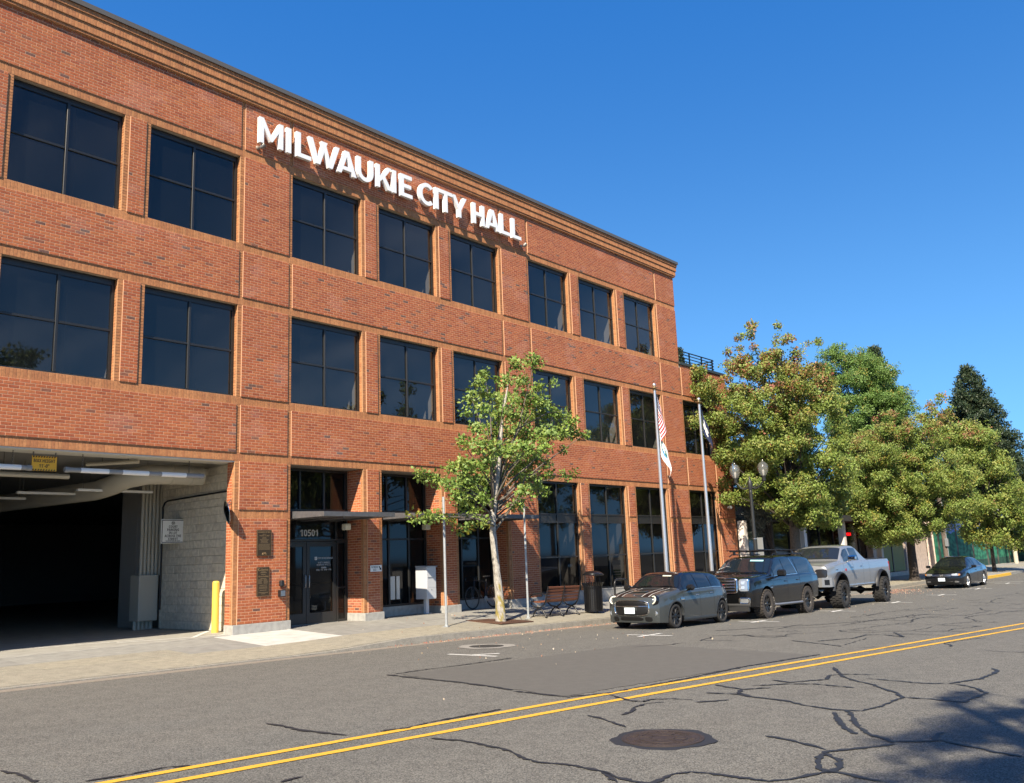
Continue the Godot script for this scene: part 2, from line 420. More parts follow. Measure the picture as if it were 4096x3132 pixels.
func dense(pts: Array, step: float, jit := 0.0) -> Array:
	var out := []
	for i in pts.size() - 1:
		var n := maxi(1, int(pts[i].distance_to(pts[i + 1]) / step))
		for k in n:
			var q: Vector2 = pts[i].lerp(pts[i + 1], float(k) / n)
			out.append(q + Vector2(rnd(-jit, jit), rnd(-jit, jit)) if k > 0 or i > 0 else q)
	out.append(pts[-1])
	return out

func ground() -> void:
	var base := MB.new()
	base.box(Vector3(-700, -1.6, -700), Vector3(900, -1.15, 700))
	struct("ground", base, grain(M("ground_soil", Color(0.12, 0.11, 0.085), 0.95), tx.aggregate, 3.0))
	# asphalt, with the patchy tone of an old surface
	var nz := FastNoiseLite.new(); nz.seed = 5; nz.frequency = 0.16; nz.fractal_octaves = 4
	var nf := FastNoiseLite.new(); nf.seed = 8; nf.frequency = 0.9; nf.fractal_octaves = 3
	var xs := []
	var x := -60.0
	while x < 240.0:
		xs.append(x); x += 0.5 if x > -4 and x < 45 else 3.0
	var mr := MB.new()
	var zs := []
	var z := 4.0
	while z < 60.0:
		zs.append(z); z += 0.5 if z < 18 else 4.0
	var vc := func(p: Vector3) -> Color:
		var lane := 0.05 * sin((p.z - 0.115 * p.x) * 1.9)
		var k := 1.0 + 0.20 * nz.get_noise_2d(p.x * 0.35, p.z) + 0.10 * nf.get_noise_2d(p.x, p.z) + lane * nz.get_noise_2d(p.z, p.x * 0.1)
		var w := 0.03 * nz.get_noise_2d(p.x + 50, p.z)
		var old := 0.10 * smoothstep(12.5, 15.0, p.x + nz.get_noise_2d(p.z, p.x) * 1.5)
		return Color(k * (1.0 + w) + old, k + old, k * (1.0 - w) + old)
	for i in xs.size() - 1:
		for j in zs.size() - 1:
			var a := on_road(xs[i], zs[j]); var b := on_road(xs[i + 1], zs[j]); var c := on_road(xs[i + 1], zs[j + 1]); var d := on_road(xs[i], zs[j + 1])
			var m := UPV
			mr.v.append_array(PackedVector3Array([a, b, c, a, c, d])); mr.n.append_array(PackedVector3Array([m, m, m, m, m, m]))
			var ca: Color = vc.call(a); var cb: Color = vc.call(b); var cc: Color = vc.call(c); var cd: Color = vc.call(d)
			mr.c.append_array(PackedColorArray([ca, cb, cc, ca, cc, cd]))
			for u in 6: mr.uv.append(Vector2.ZERO)
	var asphalt := grain(M("asphalt", Color(0.208, 0.198, 0.168), 0.93, 0, true), tx.asphalt, 1.55, 0.5)
	struct("road", mr, asphalt)
	# the newer rectangular patch
	var mp := MB.new()
	var q := [Vector2(9.74, 7.91), Vector2(9.11, 11.6), Vector2(15.2, 12.3), Vector2(15.9, 8.34)]
	for i in 48:
		for j in 30:
			var f := func(u: float, w: float) -> Vector3:
				var t: Vector2 = q[0].lerp(q[3], u).lerp(q[1].lerp(q[2], u), w)
				t += Vector2(nf.get_noise_2d(t.x * 3.0, t.y * 3.0), nf.get_noise_2d(t.y * 3.0 + 40.0, t.x * 3.0)) * 0.09
				return on_road(t.x, t.y, 0.005)
			mp.quad(f.call(i / 48.0, (j + 1) / 30.0), f.call((i + 1) / 48.0, (j + 1) / 30.0), f.call((i + 1) / 48.0, j / 30.0), f.call(i / 48.0, j / 30.0))
	struct("road_patch", mp, grain(M("patch_asphalt", Color(0.122, 0.115, 0.098), 0.9), tx.patch, 1.1, 0.15))
	# double yellow line
	var yel := grain(M("road_paint_yellow", Color(0.72, 0.40, 0.035), 0.75), tx.fine, 0.35, 0.2)
	for ln in [[[-8.0, 9.95], [4.79, 11.38], [7.05, 11.63], [8.55, 11.80], [11.39, 12.18], [16.49, 12.80], [24.56, 13.62], [40.0, 15.3], [90.0, 20.8]], [[-8.0, 10.28], [4.54, 11.755], [6.65, 12.02], [8.07, 12.18], [10.77, 12.53], [15.68, 13.12], [22.88, 13.93], [40.0, 15.66], [90.0, 21.16]]]:
		var my := MB.new()
		var pts := []
		for k in ln: pts.append(Vector2(k[0], k[1]))
		ribbon(my, dense(pts, 0.22), 0.112, 0.006, 0.07)
		struct("center_line", my, yel)
	# white parking crosses
	var white := grain(M("road_paint_white", Color(0.66, 0.65, 0.60), 0.8), tx.fine, 0.3, 0.2)
	for k in 8:
		var c := Vector2(12.62 + 5.48 * k, 6.75 + 0.09 * k + (0.36 if k > 0 else 0.0))
		var mx := MB.new()
		ribbon(mx, dense([c + Vector2(-0.05, -0.58), c + Vector2(0.02, 0.60)], 0.1), 0.11, 0.006, 0.1)
		if k != 0: ribbon(mx, dense([c + Vector2(-0.55, 0.05), c + Vector2(0.55, -0.03)], 0.1), 0.11, 0.0095, 0.1)
		else: ribbon(mx, dense([c + Vector2(0.0, 0.0), c + Vector2(0.45, 0.28)], 0.1), 0.11, 0.0095, 0.1)
		struct("parking_mark", mx, white)
	for k in 3:
		var mx := MB.new()
		ribbon(mx, dense([Vector2(52.0 + 9 * k, 6.0 + 0.5 * k), Vector2(53.2 + 9 * k, 8.1 + 0.5 * k)], 0.3), 0.11, 0.006, 0.1)
		struct("parking_mark", mx, white)
	# sealed cracks
	var mc := MB.new()
	for ck in CRACKS:
		var pts := []
		for k in range(0, ck[1].size(), 2): pts.append(Vector2(ck[1][k], ck[1][k + 1]))
		ribbon(mc, dense(pts, 0.05, 0.013), ck[0] * 1.25 + 0.010, 0.008, 0.62)
	var rc := RandomNumberGenerator.new(); rc.seed = 77
	for gx in 34:                                    # the crazed far lanes: broken cells of sealant
		for gz in 7:
			var at := func(i: int, j: int) -> Vector2:
				var h := hash(Vector2i(i, j))
				return Vector2(15.5 + i * 1.55 + ((h & 255) / 255.0 - 0.5) * 1.2, 8.6 + j * 1.02 + i * 0.08 + (((h >> 8) & 255) / 255.0 - 0.5) * 0.8)
			for d in [Vector2i(1, 0), Vector2i(0, 1)]:
				var dens: float = (0.82 if d.x == 0 else 0.66) * clampf((gx + 2) / 6.0, 0.35, 1.0)
				if rc.randf() < dens:
					var a: Vector2 = at.call(gx, gz); var b: Vector2 = at.call(gx + d.x, gz + d.y)
					var md := a.lerp(b, 0.5) + Vector2(rc.randf_range(-0.25, 0.25), rc.randf_range(-0.18, 0.18))
					if rc.randf() < 0.25: b = md.lerp(b, 0.5)
					ribbon(mc, dense([a, md, b], 0.11, 0.03), rc.randf_range(0.016, 0.042), 0.007, 0.6)
					if rc.randf() < 0.5: ribbon(mc, dense([md, md + Vector2(rc.randf_range(-0.7, 0.7), rc.randf_range(-0.5, 0.5))], 0.1, 0.03), 0.018, 0.0065, 0.5)
	var seal := M("crack_sealant", Color(0.022, 0.023, 0.025), 0.62)
	struct("crack_sealant", mc, seal)
	pavement()

func slab_box(mb: MB, x0: float, x1: float, z0: float, z1: float, top: Callable, thick: float, gap := 0.004) -> void:
	x0 += gap; x1 -= gap; z0 += gap; z1 -= gap
	var n := maxi(1, int((x1 - x0) / 0.8))
	for i in n:
		var a := lerpf(x0, x1, float(i) / n); var b := lerpf(x0, x1, float(i + 1) / n)
		var T := [Vector3(a, top.call(a, z1), z1), Vector3(b, top.call(b, z1), z1), Vector3(b, top.call(b, z0), z0), Vector3(a, top.call(a, z0), z0)]
		mb.quad(T[0], T[1], T[2], T[3])
		var dn := Vector3(0, -thick, 0)
		mb.quad(T[0] + dn, T[1] + dn, T[1], T[0]); mb.quad(T[2] + dn, T[3] + dn, T[3], T[2])
		if i == 0: mb.quad(T[3] + dn, T[0] + dn, T[0], T[3])
		if i == n - 1: mb.quad(T[1] + dn, T[2] + dn, T[2], T[1])

func pavement() -> void:
	var grey := grain(M("walk_concrete", Color(0.30, 0.29, 0.255), 0.9), tx.concrete, 1.3, 0.12)
	var grey2 := grain(M("walk_concrete_worn", Color(0.275, 0.265, 0.235), 0.9), tx.concrete, 1.7, 0.12)
	var tan := grain(M("walk_aggregate", Color(0.37, 0.335, 0.25), 0.95), tx.aggregate, 1.1, 0.3)
	var tan2 := grain(M("walk_aggregate_worn", Color(0.345, 0.315, 0.24), 0.95), tx.aggregate, 1.45, 0.3)
	var fresh := grain(M("walk_new_concrete", Color(0.56, 0.55, 0.50), 0.85), tx.concrete, 2.1, 0.05)
	var kerb := grain(M("kerb_concrete", Color(0.37, 0.345, 0.285), 0.95), tx.aggregate, 0.9, 0.3)
	var root := Node3D.new(); root.name = numbered("sidewalk"); add_child(root); root.set_meta("kind", "structure")
	var top := func(x: float, z: float) -> float: return walk_y(x, z)
	var bed := MB.new()
	slab_box(bed, -40, 120, -3, 3.5, func(x: float, z: float) -> float: return walk_y(x, z) - 0.012, 0.3)
	obj("bed", bed, kerb, root)
	var rows := [[0.0, 1.15], [1.15, 2.05], [2.05, 3.5]]
	var x := -12.0
	while x < 84.0:
		var w := 1.35 if x < 30 else 3.0
		for r in rows.size():
			var x0 := x; var x1 := x + w
			if r < 2 and x1 > 11.33 and x0 < 13.35:        # the bright new slab stands here
				continue
			var mb := MB.new()
			slab_box(mb, x0, x1, rows[r][0], rows[r][1], top, 0.05)
			obj("slab", mb, ([tan, tan2] if r == 2 or (r == 1 and x < 9) else [grey, grey2])[rng.randi() % 2], root)
		x += w
	for e in [[10.95, 11.33], [13.35, 13.65]]:
		var mb := MB.new(); slab_box(mb, e[0], e[1], 0.0, 2.05, top, 0.05); obj("slab", mb, grey2, root)
	var mn := MB.new(); slab_box(mn, 11.33, 13.35, 0.0, 2.05, top, 0.05, 0.003)
	obj("slab", mn, fresh, root).set_meta("label", "bright new concrete slab before the brick pier")
	# entrance floor inside the recesses
	var me := MB.new()
	slab_box(me, 13.2, 22.0, -0.95, -0.004, func(xx: float, _z: float) -> float: return knots(WX, WY, xx) + 0.001, 0.05)
	obj("entrance_floor", me, grey2, root)
	# kerb stones and gutter
	var kr := Node3D.new(); kr.name = numbered("kerb"); add_child(kr); kr.set_meta("kind", "structure")
	x = -40.0
	while x < 96.0:
		var mb := MB.new()
		var w := 3.05
		slab_box(mb, x, x + w, 3.5, ZC, func(xx: float, _z: float) -> float: return curb_y(xx), 0.4, 0.006)
		obj("kerb_stone", mb, kerb, kr)
		x += w
	var mg := MB.new()
	slab_box(mg, -40, 96, ZC, 4.02, func(xx: float, zz: float) -> float: return road_y(xx) + 0.006 - 0.02 * (4.02 - zz), 0.15, 0.0)
	struct("gutter", mg, grain(M("gutter_concrete", Color(0.30, 0.255, 0.20), 0.95), tx.aggregate, 0.8, 0.3))
	# kerb extension with a yellow painted face by the crossing
	var mb2 := MB.new()
	slab_box(mb2, 56.8, 80.0, ZC + 0.01, 5.35, func(xx: float, _z: float) -> float: return curb_y(xx), 0.4, 0.0)
	struct("kerb_extension", mb2, grey)
	var mb3 := MB.new()
	slab_box(mb3, 56.9, 62.8, 5.35, 5.5, func(xx: float, _z: float) -> float: return curb_y(xx) + 0.004, 0.4, 0.0)
	struct("painted_kerb", mb3, M("kerb_yellow", Color(0.72, 0.42, 0.03), 0.8))
# ---------- the brick city hall ----------
const RED := [Color(.435, .120, .044), Color(.415, .112, .041), Color(.45, .127, .047), Color(.39, .102, .038), Color(.44, .132, .050), Color(.425, .118, .045), Color(.36, .092, .037), Color(.47, .145, .052), Color(.165, .082, .060), Color(.25, .094, .054)]
const TAN := [Color(.47, .200, .080), Color(.43, .178, .071), Color(.505, .222, .090), Color(.445, .188, .075), Color(.485, .212, .086), Color(.405, .165, .068)]
const OX := [[3.46, 5.83], [6.44, 8.81], [9.43, 11.80], [13.38, 15.73], [16.38, 18.70], [19.36, 21.66], [23.22, 25.53], [26.19, 28.57], [29.24, 31.58]]
const W9 := [33.37, 35.75]
const JW := 0.115
const ZR := 0.010     # mortar plane of the red panels
const ZT := -0.018    # mortar plane of the tan courses
var bricks := []      # [origin, u, n, w, h, depth, tone, tan?]
var mortar_red := MB.new()
var mortar_tan := MB.new()

func slab5(mb: MB, o: Vector3, u: Vector3, n: Vector3, w: float, h: float, back: float) -> void:
	var r := u * w; var up := UPV * h; var b := n * -back
	mb.quad(o, o + r, o + r + up, o + up)
	mb.quad(o + b, o + r + b, o + r, o); mb.quad(o + r + b, o + r + up + b, o + r + up, o + r)
	mb.quad(o + r + up + b, o + up + b, o + up, o + r + up); mb.quad(o + up + b, o + b, o, o + up)

func red_panel(o: Vector3, u: Vector3, n: Vector3, w: float, h: float, dark := 0.02) -> void:
	slab5(mortar_red, o, u, n, w, h, 0.024)
	var rows := maxi(1, int(round(h / 0.0677)))
	var ch := h / rows
	var units := maxf(0.5, round(w / 0.1016) * 0.5)
	var bw := w / units
	var g := 0.0058
	for r in rows:
		var x := 0.0
		var k := 0
		if r % 2 == 1: x = -bw * 0.5
		while x < w - 0.01:
			var a := maxf(x, 0.0) + g; var b := minf(x + bw, w) - g
			if b - a > 0.02:
				var t := rng.randi() % 8
				if rng.randf() < dark: t = 8 + rng.randi() % 2
				bricks.append([o + u * a + UPV * (r * ch + g), u, n, b - a, ch - 2 * g, 0.0036 + rnd(-0.0008, 0.0012), t, false])
			x += bw; k += 1

func soldiers(o: Vector3, u: Vector3, n: Vector3, w: float, h: float, back := 0.03) -> void:
	slab5(mortar_tan, o, u, n, w, h, back)
	var m := maxi(1, int(round(w / 0.0677)))
	var bw := w / m
	for i in m:
		bricks.append([o + u * (i * bw + 0.0035) + UPV * 0.004, u, n, bw - 0.007, h - 0.008, 0.0052 + rnd(-0.001, 0.001), rng.randi() % 6, true])

func stack(o: Vector3, u: Vector3, n: Vector3, w: float, h: float, back := 0.03) -> void:   # tan headers one over the other
	slab5(mortar_tan, o, u, n, w, h, back)
	var m := maxi(1, int(round(h / 0.0677)))
	var ch := h / m
	for i in m:
		bricks.append([o + u * 0.003 + UPV * (i * ch + 0.004), u, n, w - 0.006, ch - 0.008, 0.0052 + rnd(-0.001, 0.001), rng.randi() % 6, true])

func pier(x0: float, x1: float, y0: float, y1: float, dark := 0.03) -> void:
	var X := Vector3.RIGHT; var Z := Vector3.BACK
	stack(Vector3(x0, y0, ZT), X, Z, JW, y1 - y0); stack(Vector3(x1 - JW, y0, ZT), X, Z, JW, y1 - y0)
	red_panel(Vector3(x0 + JW, y0, ZR), X, Z, x1 - x0 - 2 * JW, y1 - y0, dark)

func reveal(x: float, y0: float, y1: float, deep: float, sg: float) -> void:   # jamb of an opening; sg = -1 faces -x
	var u := Vector3(0, 0, -sg); var n := Vector3(sg, 0, 0)
	var o := Vector3(x - sg * 0.010, y0, (ZT - deep if sg < 0 else ZT) - 0.001)
	if deep < 0.2:
		stack(o, u, n, deep, y1 - y0, 0.012)
	else:
		if sg < 0:
			red_panel(o, u, n, deep - JW, y1 - y0, 0.06)
			stack(o + u * (deep - JW), u, n, JW, y1 - y0, 0.012)
		else:
			stack(o, u, n, JW, y1 - y0, 0.012)
			red_panel(o + u * JW, u, n, deep - JW, y1 - y0, 0.06)

func window(parent: Node, x0: float, x1: float, y0: float, y1: float, z: float, cols: Array, rows: Array, panel_row := -1) -> Node3D:
	# cols and rows are the places of the bars between the edges, in metres
	var w := node("window", parent)
	var fr := MB.new()
	var B := 0.055; var HB := 0.13 if y0 > 5.0 else 0.06; var d0 := z - 0.06; var d1 := z + 0.03  # upper head bar thickened to stand in for the dark shade under the head
	fr.box(Vector3(x0, y0, d0), Vector3(x0 + B, y1, d1)); fr.box(Vector3(x1 - B, y0, d0), Vector3(x1, y1, d1))
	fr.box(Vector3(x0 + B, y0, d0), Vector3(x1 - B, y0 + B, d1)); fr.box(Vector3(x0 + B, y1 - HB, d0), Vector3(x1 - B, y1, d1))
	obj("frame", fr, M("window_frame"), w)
	var xs := [x0 + B] + cols + [x1 - B]; var ys := [y0 + B] + rows + [y1 - HB]
	for c in cols:
		var mb := MB.new()
		mb.cbox(Vector3(c - 0.03, y0 + B, d0 + 0.01), Vector3(c + 0.03, y1 - HB, d1 + 0.012), 0.006)
		obj("mullion", mb, M("window_frame"), w)
	for i in xs.size() - 1:
		var a: float = xs[i] + (0.03 if i > 0 else 0.0); var b: float = xs[i + 1] - (0.03 if i < xs.size() - 2 else 0.0)
		for k in rows.size():
			var mb := MB.new()
			mb.cbox(Vector3(a, rows[k] - 0.025, d0 + 0.012), Vector3(b, rows[k] + 0.025, d1 + 0.004), 0.005)
			obj("transom", mb, M("window_frame"), w)
		for j in ys.size() - 1:
			var lo: float = ys[j] + (0.025 if j > 0 else 0.0); var hi: float = ys[j + 1] - (0.025 if j < ys.size() - 2 else 0.0)
			var mb := MB.new()
			if j == panel_row:
				mb.box(Vector3(a, lo, z - 0.03), Vector3(b, hi, z + 0.012))
				obj("spandrel_panel", mb, M("window_frame"), w)
				continue
			var tilt := rnd(-0.0012, 0.0012); var tl2 := rnd(-0.0012, 0.0012)
			mb.quad(Vector3(a, lo, z + tilt), Vector3(b, lo, z + tl2), Vector3(b, hi, z - tilt), Vector3(a, hi, z - tl2))
			obj("pane", mb, M("window_glass" if y0 > 5.0 else "street_glass"), w)
	return w

func city_hall() -> void:
	M("window_frame", Color(.020, .020, .019), 0.38)
	glass("window_glass", Color(.006, .007, .008), 0.62, 0.60)
	glass("street_glass", Color(.004, .004, .004), 0.80, 0.40)
	var hall := thing("city_hall", "three storey red brick civic building with tan brick courses and dark square windows", "building")
	var X := Vector3.RIGHT; var Z := Vector3.BACK
	var conc := grain(M("plinth_concrete", Color(.40, .39, .355), 0.9), tx.concrete, 0.9, 0.15)
	var strips := [[1.88, 1.995], [3.345, 3.46], [11.80, 11.915], [13.265, 13.38], [21.66, 21.775], [23.105, 23.22], [31.58, 31.695]]
	var segs := [[-6.0, 1.88], [1.995, 3.345], [3.46, 11.80], [11.915, 13.265], [13.38, 21.66], [21.775, 23.105], [23.22, 31.58], [31.695, 33.24]]
	# full-width courses and spandrels
	for lv in [[4.215, 5.37, true, 0.022], [8.065, 9.25, true, 0.055], [11.965, 13.262, false, 0.012]]:
		for s in segs: red_panel(Vector3(s[0], lv[0], ZR), X, Z, s[1] - s[0], lv[1] - lv[0], lv[3])
		for s in strips: stack(Vector3(s[0], lv[0], ZT), X, Z, s[1] - s[0], lv[1] - lv[0])
		if lv[2]:
			stack(Vector3(33.24, lv[0], ZT), X, Z, 0.13, lv[1] - lv[0]); stack(Vector3(35.75, lv[0], ZT), X, Z, JW, lv[1] - lv[0])
			red_panel(Vector3(33.37, lv[0], ZR), X, Z, 2.38, lv[1] - lv[0], 0.02); red_panel(Vector3(35.865, lv[0], ZR), X, Z, 1.535, lv[1] - lv[0], 0.02)
	red_panel(Vector3(33.37, 9.255, ZR), X, Z, 4.03, 0.125, 0.02)
	for y in [4.01, 5.37, 7.86, 9.25, 11.76]:
		soldiers(Vector3(-6, y, ZT), X, Z, (43.4 if y < 8 else 39.24), 0.205)
	# piers between the windows of the two upper floors
	for fl in [[5.575, 7.86], [9.455, 11.76]]:
		for i in OX.size() - 1:
			pier(OX[i][1], OX[i + 1][0], fl[0], fl[1], 0.025)
		pier(1.88, 3.46, fl[0], fl[1])
		red_panel(Vector3(-6, fl[0], ZR), X, Z, 7.88, fl[1] - fl[0])
		for o in OX:
			reveal(o[0], fl[0], fl[1], 0.14, 1.0); reveal(o[1], fl[0], fl[1], 0.14, -1.0)
	stack(Vector3(31.58, 9.455, ZT), X, Z, JW, 2.305); red_panel(Vector3(31.695, 9.455, ZR), X, Z, 1.545, 2.305)
	pier(31.58, 33.37, 5.575, 7.86); pier(35.75, 37.4, 5.575, 7.86)
	reveal(W9[0], 5.575, 7.86, 0.1, 1.0); reveal(W9[1], 5.575, 7.86, 0.1, -1.0)
	# ground floor piers with their middle course
	var gp := [[-6.0, 3.46], [11.80, 13.38], [15.73, 16.38], [18.70, 19.36], [21.66, 23.22], [25.53, 26.19], [28.57, 29.24], [31.58, 33.37], [35.75, 37.4]]
	for g in gp:
		var left: float = g[0]; var right: float = g[1]
		for lv in [[0.22, 2.655], [2.86, 4.01]]:
			pier(left, right, lv[0], lv[1], 0.03)
		soldiers(Vector3(left, 2.655, ZT), X, Z, right - left, 0.205)
	for o in [[13.38, 15.73], [16.38, 18.70], [19.36, 21.66]]:
		reveal(o[0], 0.22, 4.01, 0.68, 1.0); reveal(o[1], 0.22, 4.01, 0.68, -1.0)
	for o in [[23.22, 25.53], [26.19, 28.57], [29.24, 31.58], W9]:
		reveal(o[0], 0.30, 4.01, 0.1, 1.0); reveal(o[1], 0.30, 4.01, 0.1, -1.0)
	reveal(11.80, 0.22, 4.01, 0.32, -1.0); reveal(3.46, 0.22, 4.01, 0.32, 1.0)
	# cornice: a thin header course, then three soldier courses, each further out
	var x1 := 33.24
	var cw := x1 + 6.0
	stack_row(Vector3(-6, 13.262, 0.075), X, Z, cw + 0.08, 0.062, 0.2032)
	soldiers(Vector3(-6, 13.328, 0.105), X, Z, cw + 0.11, 0.198, 0.14)
	soldiers(Vector3(-6, 13.530, 0.135), X, Z, cw + 0.14, 0.192, 0.17)
	soldiers(Vector3(-6, 13.726, 0.165), X, Z, cw + 0.17, 0.125, 0.20)
	for cp in [[-6.0, 3.05], [3.055, 6.1], [6.105, 9.15], [9.155, 12.2], [12.205, 15.25], [15.255, 18.3], [18.305, 21.35], [21.355, 24.4], [24.405, 27.45], [27.455, 30.5], [30.505, 33.46]]:
		var mb := MB.new()
		mb.prism(PackedVector2Array([Vector2(0.215, 13.84), Vector2(0.205, 13.965), Vector2(-0.28, 13.99), Vector2(-0.28, 13.9), Vector2(0.16, 13.853), Vector2(0.19, 13.84)]), Transform3D(Basis(Vector3(0, 0, 1), Vector3(0, 1, 0), Vector3(-1, 0, 0)), Vector3(cp[1], 0, 0)), cp[1] - cp[0] - 0.004)
		obj("coping", mb, M("coping_metal", Color(.105, .098, .085), 0.5, 0.2), hall)
	brick_out(hall)
	# plinth
	for g in gp:
		var mb := MB.new()
		var lo: float = minf(walk_y(g[0], 0), walk_y(g[1], 0)) - 0.2
		var deep := -0.70 if g[0] > 13 and g[1] < 24 else -0.34
		mb.cbox(Vector3(g[0] + (-0.012), lo, deep), Vector3(g[1] + 0.012, 0.216, 0.035), 0.008)
		obj("plinth", mb, conc, hall)
	for o in [[23.22, 25.53], [26.19, 28.57], [29.24, 31.58], W9]:
		var mb := MB.new()
		mb.box(Vector3(o[0] + 0.014, -0.8, -0.34), Vector3(o[1] - 0.014, 0.262, 0.005))
		mb.box(Vector3(o[0] + 0.004, 0.262, -0.34), Vector3(o[1] - 0.004, 0.30, 0.02))
		obj("plinth", mb, conc, hall)
	# core behind the brick: solid wall with the openings left free
	var core := MB.new()
	var cz0 := -0.34; var cz1 := ZT - 0.013
	for y in [[4.02, 5.565], [7.87, 9.445], [11.77, 13.85]]:
		core.box(Vector3(-6, y[0], cz0), Vector3(37.38 if y[0] < 7.0 else 33.22, y[1], cz1))
	core.box(Vector3(33.22, 7.87, cz0), Vector3(37.38, 9.37, cz1))
	for fl in [[5.565, 7.87], [9.445, 11.77]]:
		for i in OX.size() - 1:
			core.box(Vector3(OX[i][1] + 0.03, fl[0], cz0), Vector3(OX[i + 1][0] - 0.03, fl[1], cz1))
		core.box(Vector3(-6, fl[0], cz0), Vector3(OX[0][0] - 0.03, fl[1], cz1))
		core.box(Vector3(OX[8][1] + 0.03, fl[0], cz0), Vector3(33.22 if fl[0] > 8 else 33.34, fl[1], cz1))
	core.box(Vector3(35.78, 5.565, cz0), Vector3(37.38, 7.87, cz1))
	for g in gp:
		core.box(Vector3(g[0] + 0.03, 0.216, -0.69 if g[0] > 13 and g[1] < 23 else cz0), Vector3(g[1] - 0.03, 4.02, cz1))
	# end and rear walls, roof, floors; unseen rear garage added so that the inside stays dark
	core.box(Vector3(33.0, 9.4, -16), Vector3(33.21, 13.85, cz0)); core.box(Vector3(37.1, -0.9, -16), Vector3(37.39, 9.37, cz0))
	core.box(Vector3(-6, 4.45, -16.3), Vector3(37.39, 13.85, -16)); core.box(Vector3(28.1, -0.2, -16.3), Vector3(37.39, 4.45, -16)); core.box(Vector3(-6, -0.2, -34.3), Vector3(28.3, 4.6, -34.05)); core.box(Vector3(-6, 4.45, -34.05), Vector3(28.3, 4.6, -16.3)); core.box(Vector3(28.11, -0.2, -34.05), Vector3(28.3, 4.45, -16.3)); core.box(Vector3(-6, -0.2, -16), Vector3(-5.8, 13.85, cz0))
	core.box(Vector3(-5.8, 13.3, -16), Vector3(33.0, 13.5, cz0)); core.box(Vector3(33.21, 9.15, -16), Vector3(37.1, 9.3, cz0))
	obj("wall_core", core, M("core_plaster", Color(.42, .36, .29), 0.9), hall)
	var room := M("room_plaster", Color(.52, .50, .46), 0.9)
	for y in [[4.45, 5.3], [8.3, 9.2]]:
		var mb := MB.new(); mb.box(Vector3(-5.8, y[0], -15.9), Vector3(37.1, y[1], -0.36)); obj("floor_slab", mb, M("room_carpet", Color(.40, .38, .34), 0.95), hall)
	var back := MB.new()
	back.box(Vector3(-5.7, 5.3, -6.2), Vector3(37.0, 8.3, -6.0)); back.box(Vector3(-5.7, 9.2, -6.2), Vector3(33.0, 13.3, -6.0)); back.box(Vector3(12.6, -0.2, -6.2), Vector3(37.0, 4.45, -6.0))
	obj("back_wall", back, room, hall)
	for px in [9.12, 12.6, 16.05, 19.03, 22.44, 25.86, 28.9, 32.4]:
		for y in [[5.3, 8.3], [9.2, 13.3]]:
			var mb := MB.new(); mb.box(Vector3(px - 0.06, y[0], -3.2), Vector3(px + 0.06, y[1], -0.35)); obj("partition", mb, room, hall)
	for px in [22.9, 25.86, 28.9]:
		var mb := MB.new(); mb.box(Vector3(px - 0.06, -0.3, -2.6), Vector3(px + 0.06, 4.4, -0.35)); obj("partition", mb, room, hall)
	var gf := MB.new(); gf.box(Vector3(13.0, -0.3, -6.0), Vector3(37.0, 0.03, -0.72)); obj("lobby_floor", gf, M("room_carpet"), hall)
	# windows of the upper floors
	for fl in [[5.575, 7.86], [9.455, 11.76]]:
		for o in OX:
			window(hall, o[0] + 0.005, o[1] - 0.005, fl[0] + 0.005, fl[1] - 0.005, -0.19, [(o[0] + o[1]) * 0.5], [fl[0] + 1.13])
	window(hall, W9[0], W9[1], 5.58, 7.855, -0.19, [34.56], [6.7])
	# tall street windows of the right bay: clerestory, dark band, two lower lights
	for o in [[23.22, 25.53], [26.19, 28.57], [29.24, 31.58], W9]:
		window(hall, o[0] + 0.006, o[1] - 0.006, 0.303, 4.005, -0.155, [(o[0] + o[1]) * 0.5], [1.46, 2.63, 2.91], 2)
	entrance(hall)
	terrace(hall)
	garage(hall)

func stack_row(o: Vector3, u: Vector3, n: Vector3, w: float, h: float, bw0: float) -> void:
	slab5(mortar_tan, o, u, n, w, h, 0.1)
	var m := int(round(w / bw0)); var bw := w / m
	for i in m:
		bricks.append([o + u * (i * bw + 0.004) + UPV * 0.003, u, n, bw - 0.008, h - 0.006, 0.010, rng.randi() % 6, true])

